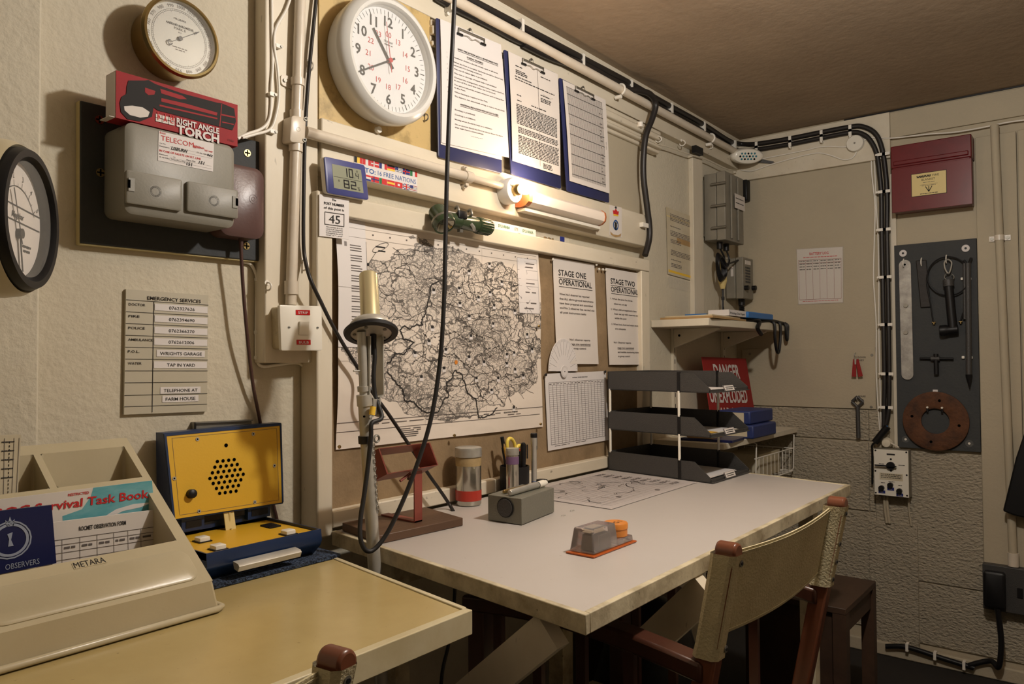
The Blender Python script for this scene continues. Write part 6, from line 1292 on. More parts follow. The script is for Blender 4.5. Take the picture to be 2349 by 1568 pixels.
# small black box, taped notice
p = Y(1595, 346, -.03); t = thing('door_catch', 'small black block fixed to the beam near the corner', 'bracket', p); part(t, 'block', MB().wb(p.x-.035, p.x+.035, -.050, -.0305, p.z-.016, p.z+.014, 'black'))
s = SY([(1528, 474), (1591, 498), (1593, 645), (1532, 628)], -.004); m = MB().grid(s, 3, 3, .0008, 'paper_old'); rr = random.Random(9)
for v0, n in ((.08, 5), (.26, 1), (.33, 4), (.46, 3), (.62, 4), (.76, 1), (.82, 3)):
    for k in range(n): m.words(s, .12, v0+.022*k, .85 if n > 3 else .5, .010, 'ink_grey', .0012, .95, rr)
m.quad(s, 0, .12, 1, .135, .0011, 'label_cream'); m.quad(s, .02, .93, .98, .965, .0011, 'flag_yellow'); m.quad(s, .35, .41, .85, .49, .0010, 'cardboard')
solo('typed_notice', 'old yellowed typed notice taped to the wall between noticeboard and corner', 'notice', m)
solo('empty_sleeve', 'torn clear sleeve pinned below the yellowed typed notice', 'sleeve', MB().box(SY([(1532, 632), (1592, 650), (1592, 672), (1534, 658)], -.003), 0, 0, 1, 1, 0, .0006, 'clear_film'))

# ================================================================= grey enclosures in the corner
yf = X(1664, 470, 3.08).y; x0, x1 = 3.08, Y(1705, 470, yf).x; z0, z1 = 1.755, 2.045
t = thing('equipment_box', 'large grey metal clamp lid equipment box high in the corner', 'box', ((x0+x1)/2, -.001, z0))
part(t, 'housing', MB().wb(x0, x1, yf*.62, -.012, z0, z1, 'grey_enclosure').wb(x0+.01, x0+.03, -.012, -.001, z0+.02, z1-.02, 'grey_enclosure').wb(x1-.03, x1-.01, -.012, -.001, z0+.02, z1-.02, 'grey_enclosure'), .003)
m = MB().wb(x0-.002, x1+.002, yf, yf*.64, z0-.004, z1+.004, 'grey_enclosure'); s = RY(x0, z1, x1, z0, yf)
for u in (.25, .62): m.box(s, u, .02, u+.07, .98, 0, .008, 'grey_enclosure')
part(t, 'lid', m, .003); part(t, 'paper_label', MB().quad(s, .40, .28, .98, .50, .0088, 'paper').words(s, .46, .34, .9, .012, 'ink', .0095, 1).words(s, .46, .41, .9, .012, 'ink', .0095, 1))
for z in (z0+.05, (z0+z1)/2, z1-.05): part(t, 'clamp', MB().cyl((x0-.008, yf*.45, z), (x0-.008, yf-.006, z), .006, 'dull_steel', seg=12))
for x in (x0+.05, x0+.12): part(t, 'cable_gland', MB().cyl((x, -.06, z0-.004), (x, -.06, z0-.035), .013, 'black', seg=16))
yf2 = X(1705, 640, 3.31).y; xa, xb_ = 3.31, 3.43; za, zb_ = 1.515, 1.700
t = thing('communication_unit', 'smaller grey unit with keypad and black knobs below the large grey box', 'instrument', ((xa+xb_)/2, -.001, za))
part(t, 'housing', MB().wb(xa, xb_, yf2*.6, -.010, za, zb_, 'grey_enclosure').wb(xa+.02, xb_-.02, -.010, -.001, za+.02, zb_-.02, 'grey_enclosure'), .004); s = RY(xa, zb_, xb_, za, yf2); m = MB().wb(xa-.001, xb_+.001, yf2, yf2*.62, za-.002, zb_+.002, 'grey_enclosure'); part(t, 'front', m, .003)
m = MB()
for i in range(5):
    for j in range(6): m.box(s, .22+.10*i, .22+.07*j, .28+.10*i, .26+.07*j, 0, .002, 'black_tray')
part(t, 'keypad', m); part(t, 'paper_label', MB().box(s, .2, .06, .75, .16, 0, .001, 'paper')); 
for u, v in ((.15, .75), (.9, .72)): part(t, 'knob', MB().disc(s, u, v, .011, 0, .018, 'black', 18))
ss = Sheet((xa-.0012, -.03, zb_-.03), (xa-.0012, yf2*.6, zb_-.03), (xa-.0012, yf2*.6, zb_-.09), (xa-.0012, -.03, zb_-.09)); part(t, 'side_label', MB().quad(ss, .2, .1, .7, .9, .001, 'paper').words(ss, .3, .3, .6, .05, 'ink', .0015, 1))
part(t, 'cable_gland', MB().cyl(((xa+xb_)/2, -.06, za), ((xa+xb_)/2, -.06, za-.03), .015, 'black', seg=16)); m = MB()
for k in range(9): m.tube([V(((xa+xb_)/2+.010*math.cos(i*.7), -.06+.010*math.sin(i*.7), za-.03-.009*k-.001*i)) for i in range(10)], .004, 'black', 6, 1)
part(t, 'curly_cord', m)
t = thing('power_adaptor', 'black plug in adaptor on the wall beside the large grey box', 'adaptor', X(1712, 440, XE)); part(t, 'body', MB().wb(XE-.045, XE-.001, X(1722, 440, XE).y, X(1704, 440, XE).y, X(1712, 464, XE).z, X(1712, 416, XE).z, 'black'), .006)
cc = Y(1650, 613, -.06); m = MB()
for k in range(5):
    pts = [cc+V(((.028+.003*k)*math.cos(i*.45)-.012*math.sin(i*.45), -.004*k, (.060-.004*k)*math.sin(i*.45))) for i in range(15)]; m.tube(pts, .0042, 'black', 8, 3)
m.tube([V((x0+.05, -.06, z0-.03)), cc+V((.03, -.01, .05)), cc+V((.05, -.012, .02)), V((xa+.01, -.07, zb_-.01))], .0042, 'black', 8); m.tube([V((x0+.12, -.06, z0-.03)), V((x0+.13, -.07, z0-.08)), cc+V((.02, -.02, .0)), cc+V((-.02, -.01, .04))], .0042, 'black', 8)
solo('coiled_cable', 'coil of black cable hanging under the large grey box', 'cable', m)
a, b = Y(1656, 596, -.05), Y(1658, 662, -.05); t = thing('inline_connector', 'cream plastic connector hanging behind the coiled black cable', 'connector', a); part(t, 'body', MB().cyl(a, a+(b-a)*.75, .019, 'label_cream', seg=20).cyl(a+(b-a)*.75, b, .019, 'label_cream', r2=.010, seg=20)); part(t, 'lead', MB().tube([b, b-V((0, 0, .03)), V((b.x-.005, b.y, 1.40))], .0045, 'black', 8).cyl(b-V((0, 0, .035)), b-V((0, 0, .05)), .007, 'black'))

# ================================================================= shelves
ys_ = -.238; xs0, xs1, zs = 2.606, 3.43, 1.390
t = thing('wall_shelf', 'white wall shelf on two brackets beyond the noticeboard', 'shelf', (3.0, 0, zs-.2))
part(t, 'board', MB().wb(xs0, xs1, ys_, -.001, zs-.028, zs, 'shelf_white'), .002)
for px in (1548, 1692):
    x = Y(px, 800, -.012).x; x = min(x, 3.28); m = MB(); P_ = [(-.012, zs-.029), (ys_*.86, zs-.029), (ys_*.86, zs-.036), (-.012, zs-.105)]
    vs = [V((x+dx, y, z)) for dx in (-.009, .009) for y, z in P_]; m.add(vs, [(3, 2, 1, 0), (4, 5, 6, 7)]+[(i, (i+1) % 4, (i+1) % 4+4, i+4) for i in range(4)], 'shelf_white'); bk_ = part(t, 'bracket', m, .002)
    e = Sheet(V((x-.0092, -.014, zs-.03)), V((x-.0092, ys_*.86, zs-.03)), V((x-.0092, ys_*.86, zs-.105)), V((x-.0092, -.014, zs-.105))); part(bk_, 'bolt_hole', MB().disc(e, .12, .35, .005, 0, .0012, 'hole', 12)); 
    m = MB().wb(x-.013, x+.013, -.012, -.001, .93 if px < 1600 else 1.1, zs-.028, 'shelf_white')
    for k in range(9): m.wb(x-.002, x+.002, -.0125, -.0118, .95+.045*k+(.15 if px > 1600 else 0), .968+.045*k+(.15 if px > 1600 else 0), 'hole')
    part(t, 'upright', m)
ls = MB(); zc_ = zs+.001
solo('cardboard_sheet', 'flat brown cardboard folder on the left of the wall shelf', 'cardboard', MB().hexa([V((x, y, z)) for z in (zc_, zc_+.008) for x, y in ((xs0+.02, -.03), (3.00, -.03), (2.98, ys_+.005), (xs0+.01, ys_-.012))], 'cardboard').hexa([V((x, y, z)) for z in (zc_+.0085, zc_+.014) for x, y in ((xs0+.04, -.04), (2.95, -.05), (2.93, ys_+.01), (xs0+.03, ys_+.0))], 'cardboard_pale'))
solo('blue_booklet', 'thin blue booklet at the back left of the wall shelf', 'booklet', MB().wb(2.80, 3.0, -.14, -.05, zc_+.015, zc_+.028, 'bright_blue'))
xq = Y(1590, 715, -.2).x; t = thing('paper_box', 'flat white and blue box printed Printing Out Paper on the shelf', 'box', (2.95, -.2, zc_+.016))
part(t, 'box', MB().wb(2.80, 2.975, -.235, -.15, zc_+.0165, zc_+.040, 'paper_w')); s = RY(2.80, zc_+.040, 2.975, zc_+.0165, -.2352); part(t, 'printed_title', MB().text(s, 'Printing Out Paper', .5, .72, .36, 'ink', wd=.85, al='c', w=.0004, bold=.01)); part(t, 'blue_wrap', MB().hexa([V((x, y, z)) for z in (zc_+.014, zc_+.040) for x, y in ((2.976, -.15), (3.26, -.17), (3.26, -.245), (2.976, -.245))], 'bright_blue'), .004)
m = MB(); zz = zc_+.004
m.tube([V((2.97, ys_+.03, zz)), V((3.03, ys_+.01, zz+.004)), V((3.10, ys_-.004, zz)), V((3.06, ys_-.012, zz-.03)), V((3.10, ys_-.012, zz-.055))], .009, 'black', 6)
m.tube([V((3.12, ys_+.02, zz)), V((3.22, ys_+.005, zz+.008)), V((3.32, ys_+.0, zz+.006)), V((3.42, ys_+.0, zz+.0))], .008, 'black', 8)
def strap(x, l, wd, y): m.tube([V((x-wd, y, zz+.004)), V((x-wd, y-.014, zz-.01)), V((x-wd*.9, y-.014, zz-l*.6)), V((x-wd*.3, y-.014, zz-l)), V((x+wd*.4, y-.014, zz-l)), V((x+wd, y-.014, zz-l*.5)), V((x+wd, y-.014, zz-.008)), V((x+wd, y, zz+.004))], .0065, 'black', 6)
strap(3.29, .125, .035, ys_); strap(3.41, .07, .012, ys_); solo('black_straps', 'tangle of black webbing straps hanging over the right end of the shelf', 'straps', m)
# lower shelf with basket, sign, binders
zl = .985; zl = X(1825, 980, 3.43).z; yl = -.285
t = thing('lower_shelf', 'pale lower shelf behind the letter trays', 'shelf', (3.05, 0, zl-.05)); part(t, 'board', MB().wb(2.62, 3.43, yl, -.001, zl-.022, zl, 'shelf_white'), .002)
m = MB(); W0, W1, zb_ = 2.95, 3.40, zl-.19; fr = lambda x, y, z: V((x, y, z))
for x in (W0, W1-.0): m.tube([fr(x, yl+.02, zl-.024), fr(x, yl+.005, zl-.03), fr(x, yl+.01, zb_+.01), fr(x, yl+.02, zb_), fr(x, -.02, zb_)], .0028, 'white_clip', 8, smooth=False)
for z in (zb_, zb_+.10): m.tube([fr(W0, yl+.012, z), fr(W1, yl+.012, z)], .0028, 'white_clip', 8, smooth=False); m.tube([fr(W1, yl+.012, z), fr(W1, -.02, z)], .0025, 'white_clip', 8, smooth=False)
for k in range(1, 10): x = W0+(W1-W0)*k/10; m.tube([fr(x, yl+.012, zb_+.10), fr(x, yl+.012, zb_), fr(x, -.02, zb_)], .0016, 'white_clip', 6, smooth=False)
for k in range(1, 6): y = yl+.012+(-.02-yl)*k/6; m.tube([fr(W1, y, zb_+.10), fr(W1, y, zb_), fr(W0, y, zb_)], .0016, 'white_clip', 6, smooth=False)
solo('wire_basket', 'white wire basket slung under the lower shelf', 'basket', m)
m = MB().wb(3.08, 3.33, -.24, -.10, zb_+.003, zb_+.10, 'paper_old').add([V((3.08, -.2403, zb_+.10)), V((3.33, -.2403, zb_+.10)), V((3.205, -.2403, zb_+.05))], [(0, 1, 2)], 'cardboard_pale'); solo('envelope_bundle', 'cream envelope bundle lying in the wire basket', 'envelope', m)
s = Sheet(*[Y(px, py, y) for px, py, y in ((1610, 818, -.085), (1711, 822, -.085), (1734, 960, -.14), (1632, 960, -.14))]); zz = zl+.004
s.c = tuple(s.c); t = thing('danger_sign', 'red warning sign with white capital letters leaning on the lower shelf', 'sign', s(.5, 1, 0)); B0, B1 = s.c[0], s.c[1]
k = (zl+.002-s.c[0].z)/(s.c[3].z-s.c[0].z); s = Sheet(s.c[0], s.c[1], s.c[1]+(s.c[2]-s.c[1])*k, s.c[0]+(s.c[3]-s.c[0])*k); m = MB().box(s, 0, 0, 1, 1, -.003, 0, 'danger_red')
k = .93/max(.9, 1)
for w_, px, py, wd in (('DANGER', 1670, 866, .58), ('UNEXPLODED', 1676, 922, .84), ('MAROON', 1683, 966, .60)):
    u, v = UV(s, px, py)
    if v < 1: m.text(s, w_, u, v, .17, 'paper_w', wd=wd, al='c', w=.0006, bold=.03)
part(t, 'plate', m)
for k, (lab, z) in enumerate((('lower blue box file on the lower shelf', zl+.001), ('upper blue box file stacked on the other', zl+.054))):
    t = thing('box_file', lab, 'box file', (3.1, -.22, z)); a = Y(1745, 1000, -.33).x; xx = 2.83+.02*k
    part(t, 'cover', MB().wb(xx, xx+.25, -.315+.02*k, -.160, z, z+.052, 'binder_blue'), .006); part(t, 'pages', MB().wb(xx-.0012, xx, -.29+.02*k, -.17, z+.008, z+.045, 'paper_old'))
solo('magazine_pile', 'dark flat papers on the lower shelf left of the box files', 'papers', MB().hexa([V((x, y, z)) for z in (zl+.001, zl+.010) for x, y in ((2.64, -.10), (2.80, -.10), (2.80, -.29), (2.66, -.30))], 'navy').wb(2.66, 2.76, -.22, -.12, zl+.011, zl+.016, 'cardboard'))

# ================================================================= end wall: signs and keys
s = SX([(1828, 572), (1933, 566), (1933.5, 693), (1832, 697.5)], XE-.002); m = MB().grid(s, 2, 2, .0008, 'paper'); m.text(s, 'BATTERY LOG', .49, .115, .045, 'red_ink', wd=.42, al='c', w=.0012, bold=.03); m.words(s, .14, .15, .88, .014, 'flag_red', .0012, 1)
for v in (.20, .26, .92): m.quad(s, .03, v, .97, v+.007, .0012, 'map_red_metal')
for i in range(7): u = .03+.94*i/6-.003; m.quad(s, u, .20, u+.006, .925, .0012, 'map_red_metal'); 
for i in range(6): u = .03+.94*i/6; [m.words(s, u+.02, .215+.05*j, u+.14, .018, 'ink_grey', .0012, 1) for j in range(4)]
m.words(s, .1, .95, .9, .01, 'flag_red', .0012, 1); solo('battery_log', 'laminated BATTERY LOG sheet on the end wall', 'notice', m)
solo('laminate_cover', 'clear shiny film over the battery log sheet', 'film', MB().box(SX([(1826, 570), (1935, 564), (1935.5, 695), (1830, 699.5)], XE-.0035), 0, 0, 1, 1, 0, .0006, 'clear_film'))
def hook_at(px, py, label): p = X(px, py, XE-.012); return solo('cup_hook', label, 'hook', MB().tube([p, p+V((-.012, 0, 0)), p+V((-.020, 0, -.006)), p+V((-.020, 0, -.014)), p+V((-.014, 0, -.019)), p+V((-.008, 0, -.016))], .0014, 'steel', 6))
hook_at(1963, 809, 'small steel hook holding the red key tags'); hook_at(1968, 908, 'small steel hook holding the spanner')
p = X(1963, 817, XE-.03); t = thing('key_tags', 'pair of red plastic key tags with a small key on a hook', 'keys', p)
part(t, 'ring', MB().tube([p+V((0, .006*math.cos(i*.45), -.002+.010*math.sin(i*.45))) for i in range(15)], .0009, 'steel', 6, 2))
for dy, an in ((.004, .05), (-.006, -.18)): q = p+V((-.002+dy*.1, dy, -.012)); d = V((0, -math.sin(-an), -math.cos(an))).normalized(); n = V((0, d.z, -d.y)); part(t, 'tag', MB().hexa([q+V((x, 0, 0))+d*a+n*b for x in (0, -.0025) for a, b in ((0, -.006), (.075, -.009), (.075, .009), (0, .006))], 'danger_red'))
part(t, 'key', MB().hexa([p+V((x, 0, -.012))+V((0, a, b)) for x in (-.006, -.008) for a, b in ((-.004, 0), (.004, 0), (.003, -.022), (-.003, -.022))], 'steel'))
p = X(1967, 921, XE-.026); e = X(1969.5, 1004, XE-.026); m = MB(); d = (e-p).normalized()
for k in range(4): a, b = k*1.5708, (k+1)*1.5708; m.tube([p+V((0, .0225*math.cos(a), .0225*math.sin(a))), p+V((0, .0225*math.cos(b), .0225*math.sin(b)))], .0058, 'black_tray', 8)
m.tube([p+d*.022, p+d*.06, e-d*.01, e], .0085, 'black_tray', 10); solo('box_spanner', 'dark metal spanner with a square eye hanging on the lower hook', 'spanner', m)

# ================================================================= fire blanket cabinet
xf = XE-.085; s = SX([(2043.8, 337), (2227, 305), (2230.5, 467), (2048.5, 491)], xf); y0, y1, z0, z1 = s.c[0].y, s.c[2].y, s.c[2].z, s.c[0].z
s = RX(y0, z1, y1, z0, xf); t = thing('fire_blanket_cabinet', 'dark red metal fire blanket cabinet with a cream label', 'cabinet', (XE, (y0+y1)/2, z0))
part(t, 'body', MB().box(s, .01, .3, .99, .995, -.072, -.002, 'blanket_red'), .004)
m = MB().box(s, .0, .345, 1, 1, -.002, .0, 'blanket_red'); part(t, 'front', m, .004)
m = MB().box(s, -.005, 0, 1.005, .33, -.072, .003, 'blanket_red').box(s, .03, .235, .97, .30, .003, .010, 'blanket_red'); part(t, 'lid', m, .006)
l = RX(s(.255, 0).y, s(0, .46).z, s(.70, 0).y, s(0, .80).z, xf); m = MB().box(l, 0, 0, 1, 1, .0003, .0008, 'ink').box(l, .015, .02, .985, .98, .0008, .0012, 'label_cream')
m.text(l, 'ASBESTOS', .36, .20, .09, 'ink', wd=.40, al='c', w=.0016, bold=.02); m.line(l, [(.16+.04*i, .13+.07*(i % 2)) for i in range(11)], .0022, .002, 'ink'); m.text(l, 'FIRE', .70, .20, .09, 'ink', wd=.18, al='c', w=.0016); m.text(l, 'BLANKET', .49, .35, .09, 'ink', wd=.38, al='c', w=.0016)
m.words(l, .34, .42, .66, .02, 'ink_grey', .0016, 1); m.quad(l, .25, .52, .75, .528, .0016, 'ink'); m.words(l, .3, .56, .7, .02, 'ink_grey', .0016, 1)
for a in (-.09, 0, .09): m.line(l, [(.5, .84), (.5+a, .62)], .0028, .0016, 'ink')
m.words(l, .25, .90, .75, .025, 'ink', .0016, 1); part(t, 'label', m, label='cream printed fire blanket label')

# ================================================================= tool board
xt = XE-.022; s = SX([(2051, 563), (2240, 545), (2250, 1037), (2060, 1021)], xt); Cb = lambda x, y, w=0.: UV(s, 1940+x/3.015, 540+y/3.015, w)
y0, z1 = s.c[0].y, s.c[0].z; y1, z0 = s.c[2].y, s.c[2].z; s = RX(y0, z1, y1, z0, xt)
t = thing('tool_board', 'dark grey rectangular tool board screwed to the end wall', 'board', (XE, (y0+y1)/2, z0)); part(t, 'board', MB().box(s, 0, 0, 1, 1, -.0205, 0, 'board_grey'), .001)
for x, y, mt in ((397, 123, 'paper_w'), (830, 88, 'paper_w'), (415, 1408, 'clear_film'), (855, 1437, 'clear_film')): u, v = Cb(x, y); part(t, 'washer', MB().disc(s, u, v, .014, 0, .002, mt, 24).disc(s, u, v, .0045, .002, .003, 'black' if mt == 'paper_w' else 'white_plastic', 14))
u, v = Cb(620, 1071); part(t, 'white_tab', MB().box(s, u-.03, v-.004, u+.03, v+.006, 0, .002, 'paper_w'))
def bhook(x, y, lab): u, v = Cb(x, y); return solo('cup_hook', lab, 'hook', MB().tube([s(u, v, 0), s(u, v, .012), s(u, v+.012, .022), s(u, v+.028, .024), s(u, v+.038, .016)], .0022, 'white_clip', 8))
bhook(405, 165, 'white hook above the galvanised bar'); bhook(528, 158, 'white hook above the short black strap'); bhook(700, 138, 'white hook holding the snap clip and black torch')
u0, v0 = Cb(370, 165); u1, v1 = Cb(450, 1000); ua, va = Cb(411, 175); ub, vb = Cb(430, 990); W_ = 42/3.015/189*1.; hw = .5*(Cb(452, 300)[0]-Cb(370, 300)[0])
m = MB(); pts = []
for i in range(11): a = math.pi+math.pi*i/10; pts.append((ua+hw*math.cos(a), va+.022+hw*s.W/s.H*math.sin(a)))
for i in range(11): a = math.pi*i/10; pts.append((ub+hw*math.cos(a), vb-.022+hw*s.W/s.H*math.sin(a)))
m.poly(s, pts, .002, .008, 'galv'); u, v = Cb(411, 202); m.disc(s, u, v, .0045, .008, .0083, 'hole', 14); t = thing('hasp_bar', 'long galvanised bar with two bolts hanging on the tool board', 'bar', s(ua, va, 0)); part(t, 'bar', m, .001)
for y in (484, 670): u, v = Cb(420, y); part(t, 'bolt', MB().disc(s, u, v, .008, .008, .016, 'dull_steel', 14))
m = MB(); q = [Cb(487, 175), Cb(560, 168), Cb(592, 495), Cb(520, 500)]; m.poly(s, q, .003, .009, 'leather'); solo('leather_strap', 'short black strap hanging beside the galvanised bar', 'strap', m, .003)
# torch on board
P = lambda x, y, w: s(*Cb(x, y, w), w)
t = thing('hanging_torch', 'black right angle torch hanging from a snap clip on the tool board', 'torch', P(710, 500, 0)); a, b = P(708, 305, .030), P(742, 650, .030); d = (b-a).normalized()
part(t, 'barrel', MB().cyl(a+d*.02, b, .0165, 'black', seg=28)); part(t, 'end_cap', MB().lathe(a-d*.002, d, [(0, 0), (.018, .001), (.0195, .006), (.0195, .028), (.0165, .030)], 'black_tray', 28)); 
hd = (P(610, 668, .030)-P(760, 655, .030)).normalized(); part(t, 'head', MB().lathe(b-hd*.018, hd, [(0, 0), (.017, .001), (.018, .01), (.018, .035), (.0215, .040), (.0215, .062), (.018, .064), (0, .060)], 'black', 28))
m = MB().tube([P(x, y, .024) for x, y in ((700, 160), (682, 190), (690, 235), (712, 262), (728, 225), (732, 185), (710, 165), (700, 168))], .0028, 'steel', 8).tube([P(x, y, .026) for x, y in ((712, 262), (690, 268), (684, 292), (700, 305), (740, 305), (748, 280), (730, 265))], .0018, 'dull_steel', 8); part(t, 'snap_clip', m)
pts = [P(710+145*math.cos(a), 285+(138 if math.sin(a) < 0 else 130)*math.sin(a), .018+.003*math.sin(2*a)) for a in [i*.3927 for i in range(17)]]; m = MB().tube(pts, .0028, 'black', 8, 3); m.tube([P(x, y, .014) for x, y in ((570, 240), (560, 330), (585, 460), (600, 560), (610, 600))], .0028, 'black', 8).tube([P(x, y, .014) for x, y in ((820, 200), (850, 330), (845, 450), (810, 540), (795, 592))], .0028, 'black', 8).tube([pts[4]+V((-.004, 0, 0))]+[p*1 for p in pts[5:12]], .0024, 'black', 8)
solo('coiled_lead', 'thin black lead coiled in a loop around the hanging torch', 'lead', m)
for x, y, lab in ((610, 600, 'brass cable end at the lower left of the coiled lead'), (795, 595, 'brass cable end at the lower right of the coiled lead')): q = P(x, y, .012); solo('lead_end', lab, 'connector', MB().cyl(q+V((0, .006, 0)), q-V((0, .006, 0)), .0035, 'brass', seg=12).cyl(q, q-V((0, 0, .008)), .004, 'brass', seg=12), group='brass ends of the coiled lead')
a, b = P(845, 190, .016), P(852, 960, .016); d = (b-a).normalized(); t = thing('ground_spike', 'long dark pointed metal spike clipped upright at the right of the tool board', 'spike', b); part(t, 'shaft', MB().cyl(a, b, .0105, 'black_tray', seg=20).cyl(a+V((0, .012, 0)), a+V((0, .012, 0))+d*.22, .006, 'black_tray', seg=12)); part(t, 'point', MB().cyl(b, P(858, 1060, .016), .0125, 'black', r2=.001, seg=20)); part(t, 'tie', MB().tube([a+V((0, -.012, .02)), a+V((0, 0, -.006)), a+V((0, .014, .012))], .005, 'black', 8))
for x, y, lab in ((808, 300, 'white spring clip at upper left of the spike'), (862, 300, 'white spring clip at upper right of the spike'), (815, 841, 'white spring clip at lower left of the spike'), (870, 843, 'white spring clip at lower right of the spike')): u, v = Cb(x, y); solo('spring_clip', lab, 'clip', MB().rbox(s, u-.016, v-.006, u+.016, v+.006, .0005, .012, .002, 'white_plastic', 2), group='white spring clips on the tool board')
t = thing('t_key', 'black T shaped key on the tool board above the rusty ring', 'key', P(630, 850, 0)); part(t, 'crossbar', MB().cyl(P(512, 848, .014), P(745, 852, .014), .0045, 'black', seg=14)); part(t, 'stem', MB().cyl(P(624, 818, .014), P(628, 960, .014), .009, 'black', seg=16)); part(t, 'collar', MB().cyl(P(590, 850, .014), P(650, 851, .014), .010, 'black_tray', seg=16))
c = P(622, 1282, .004); R1 = abs(P(395, 1282, .004).y-P(855, 1282, .004).y)/2; R0 = abs(P(520, 1290, .004).y-P(718, 1290, .004).y)/2; t = thing('rusty_ring', 'large rusty round metal ring at the bottom of the tool board', 'ring', c)
part(t, 'disc', MB().lathe(c, (-1, 0, 0), [(R0, 0), (R1, 0), (R1, .010), (R1-.003, .012), (R0+.003, .012), (R0, .010), (R0, 0)], 'rust', 56))
for a in (.2, 1.77, 3.3, 4.9): q = c+V((-.0125, (R0+R1)/2*math.cos(a), (R0+R1)/2*math.sin(a))); part(t, 'bolt_hole', MB().cyl(q, q+V((-.0004, 0, 0)), .0055, 'hole', seg=14))
for dy in (.026, -.026): q = c+V((-.013, dy, R0+.004)); part(t, 'fixing', MB().cyl(q+V((.01, 0, 0)), q+V((-.006, 0, 0)), .004, 'white_plastic', seg=12).cyl(q+V((-.001, 0, -.006)), q+V((-.001, 0, -.018)), .004, 'black', seg=10))

# ================================================================= right hand pipe, control box, socket
xp = XE-.045; A_, B_ = X(2281, 287, xp), X(2325, 1298, xp); t = thing('steel_conduit', 'cream painted steel conduit falling down the right of the end wall', 'pipe', B_)
part(t, 'pipe', MB().cyl(A_, B_, .0145, 'plaster_end', seg=24)); q = A_+(B_-A_)*((549-287)/1011); part(t, 'saddle', MB().cyl(q+V((0, 0, .010)), q-V((0, 0, .010)), .0165, 'conduit', seg=24).wb(XE-.028, XE-.023, q.y-.035, q.y+.035, q.z-.010, q.z+.010, 'conduit'))
for dy in (.026, -.026): part(t, 'screw', MB().cyl((XE-.028, q.y+dy, q.z), (XE-.032, q.y+dy, q.z), .006, 'dull_steel', seg=14))
part(t, 'coupling', MB().cyl(B_+V((0, 0, .05)), B_, .018, 'conduit', seg=24))
xc = XE-.075; s = SX([(2004.4, 1029), (2085, 1034.4), (2085, 1141), (2005.5, 1133)], xc); s = RX(s.c[0].y, s.c[0].z, s.c[2].y, s.c[2].z, xc)
t = thing('control_box', 'white front control box with black rotary switch and knobs on the end wall', 'instrument', s(.5, 1, -.055)); part(t, 'housing', MB().box(s, -.01, -.01, 1.01, 1.01, -.052, -.004, 'grey_enclosure'), .002)
m = MB().box(s, 0, 0, 1, 1, -.0038, 0, 'white_plastic')
for u, v in ((.05, .03), (.95, .03), (.04, .48), (.95, .52), (.04, .96), (.95, .96)): m.disc(s, u, v, .0035, 0, .0015, 'black', 10)
m.quad(s, .38, .08, .62, .115, .0006, 'ink'); m.disc(s, .5, .20, .004, 0, .001, 'black', 12); m.disc(s, .5, .45, .004, 0, .001, 'black', 12); m.quad(s, .16, .51, .84, .66, .0006, 'paper_old'); [m.words(s, .2, .53+.035*k, .8, .014, 'ink', .001, 1) for k in range(3)]
m.words(s, .15, .31, .3, .012, 'ink', .001, 1); m.words(s, .72, .31, .9, .012, 'ink', .001, 1); m.words(s, .2, .72, .32, .012, 'ink', .001, 1); m.words(s, .7, .75, .82, .012, 'ink', .001, 1); m.words(s, .42, .685, .6, .012, 'ink', .001, 1)
part(t, 'front_panel', m, label='white front panel'); part(t, 'rotary_switch', MB().disc(s, .5, .34, .016, .0003, .012, 'black', 24).box(s, .05, .33, .68, .355, .012, .020, 'black'))
for u, v, tx in ((.22, .84, '5A'), (.48, .76, '5A'), (.74, .87, '25A')): part(t, 'fuse_knob', MB().disc(s, u, v, .0105, .0003, .014, 'black', 20)); part(t, 'fuse_label', MB().box(s, u-.10, v+.055, u+.10, v+.12, .0003, .001, 'flag_blue').text(s, tx, u, v+.105, .03, 'paper_w', al='c', w=.0013))
zc = s.c[2].z-.001; zq = X(2000, 1196, XE-.02).z+.004
for yy, lab in ((s(.22, 0).y, 'a'), (s(.30, 0).y, 'b'), (s(.93, 0).y, 'c')): part(t, 'tail_cable', MB().tube([V((XE-.035, yy, zc)), V((XE-.030, yy, (zc+zq)/2)), V((XE-.026, yy-.006, zq))], .0055 if lab != 'c' else .0035, 'plaster_end', 8))
a, b = X(2036, 978, XE-.035), X(2007, 1014, XE-.035); d = (b-a).normalized(); t = thing('cable_joint', 'black rubber joint at the foot of the falling black cables', 'connector', a); part(t, 'body', MB().cyl(a, b, .014, 'black', seg=16)); part(t, 'lead', MB().tube([b, b+d*.02, X(2001, 1040, XE-.03), X(2001, 1110, XE-.03)], .004, 'black', 8)); part(t, 'blue_wire', MB().tube([X(2032, 955, XE-.03), X(2030, 970, XE-.034), a], .002, 'bright_blue', 6))
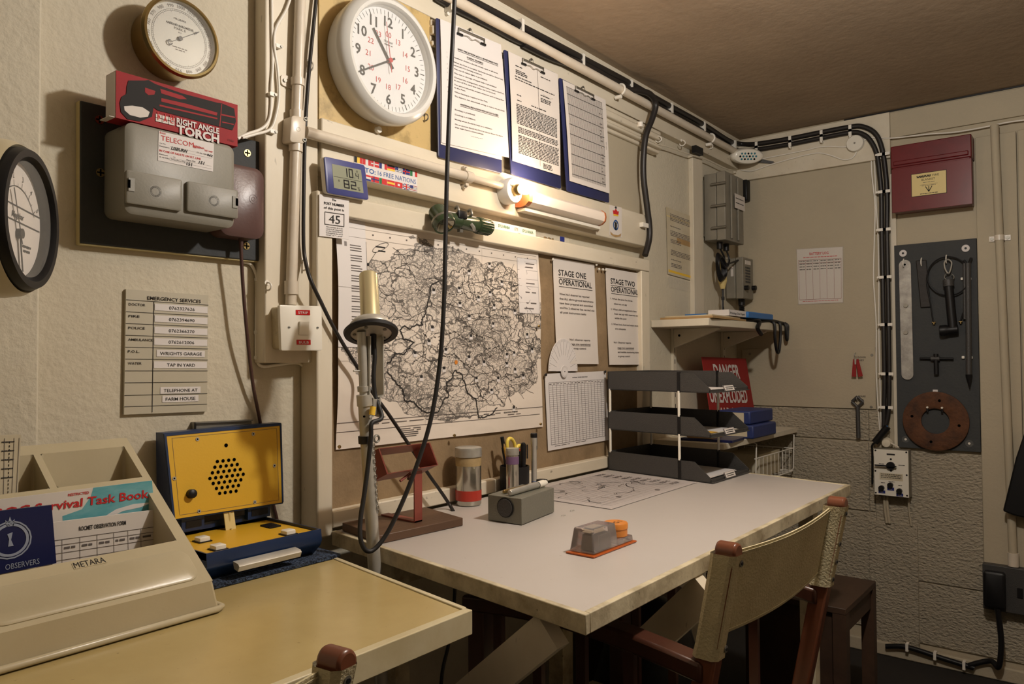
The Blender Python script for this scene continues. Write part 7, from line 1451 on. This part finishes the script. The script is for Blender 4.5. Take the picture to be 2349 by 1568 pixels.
m = MB(); p = X(2035, 1015, XE-.02); m.lathe(p, (-1, 0, 0), [(0, 0), (.022, 0), (.016, .02), (0, .022)], 'timber', 20); m.tube([p+V((-.01, 0, .01)), p+V((-.014, -.02, .0)), X(2062, 1026, XE-.03)], .003, 'conduit', 8); solo('wall_rose', 'cream cone shaped cable rose above the control box', 'fitting', m)
xs = XE-.06; s = SX([(2253, 1292), (2400, 1310), (2400, 1430), (2255, 1395)], xs); s = RX(s.c[0].y, s.c[0].z, s.c[1].y-.02, s.c[3].z, xs)
t = thing('power_socket', 'dark grey metal clad socket with black plug low at the right edge', 'socket', s(.5, 1, -.05)); part(t, 'box', MB().box(s, 0, 0, 1, 1, -.038, 0, 'black_tray'), .003); part(t, 'plug', MB().rbox(s, .03, .12, .34, .90, .0003, .035, .010, 'black', 4, top=.006)); part(t, 'switch', MB().box(s, .50, .42, .58, .62, 0, .006, 'black')); 
q = s(.22, .9, .02); pts = [q, q+V((0, -.01, -.12)), q+V((0, .0, -.22)), V((XE-.045, q.y+.03, .075)), V((XE-.045, q.y+.10, .040)), V((XE-.045, -.95, .035)), V((XE-.045, -.85, .045)), V((XE-.045, -.72, .060)), V((XE-.045, -.64, .045))]
solo('mains_cable', 'black mains cable falling from the plug and running along the skirting', 'cable', MB().tube(pts, .010, 'black', 10))
for k, (yy, zz, lab) in enumerate(((-.72, .06, 'white clip on the skirting cable furthest from the socket'), (-.82, .05, 'middle white clip on the skirting cable'), (-.92, .036, 'white clip on the skirting cable nearest the socket'))): solo('cable_clip', lab, 'clip', MB().wb(XE-.058, XE-.031, yy-.005, yy+.005, zz-.014, zz+.016, 'white_clip'), group='white clips on the skirting cable')
# hanging dark coat corner at the right edge
xk = XE-.10; m = MB(); P_ = [X(px, py, xk) for px, py in ((2352, 985), (2330, 1050), (2300, 1172), (2325, 1182), (2360, 1190), (2420, 1180), (2420, 980))]; n = 7
m.add(P_+[p+V((.034, 0, 0)) for p in P_], [tuple(range(n))[::-1], tuple(range(n, 2*n))]+[(i, (i+1) % n, (i+1) % n+n, i+n) for i in range(n)], 'black'); solo('dark_coat', 'corner of a black coat hanging at the right edge of the photo', 'coat', m, .006)
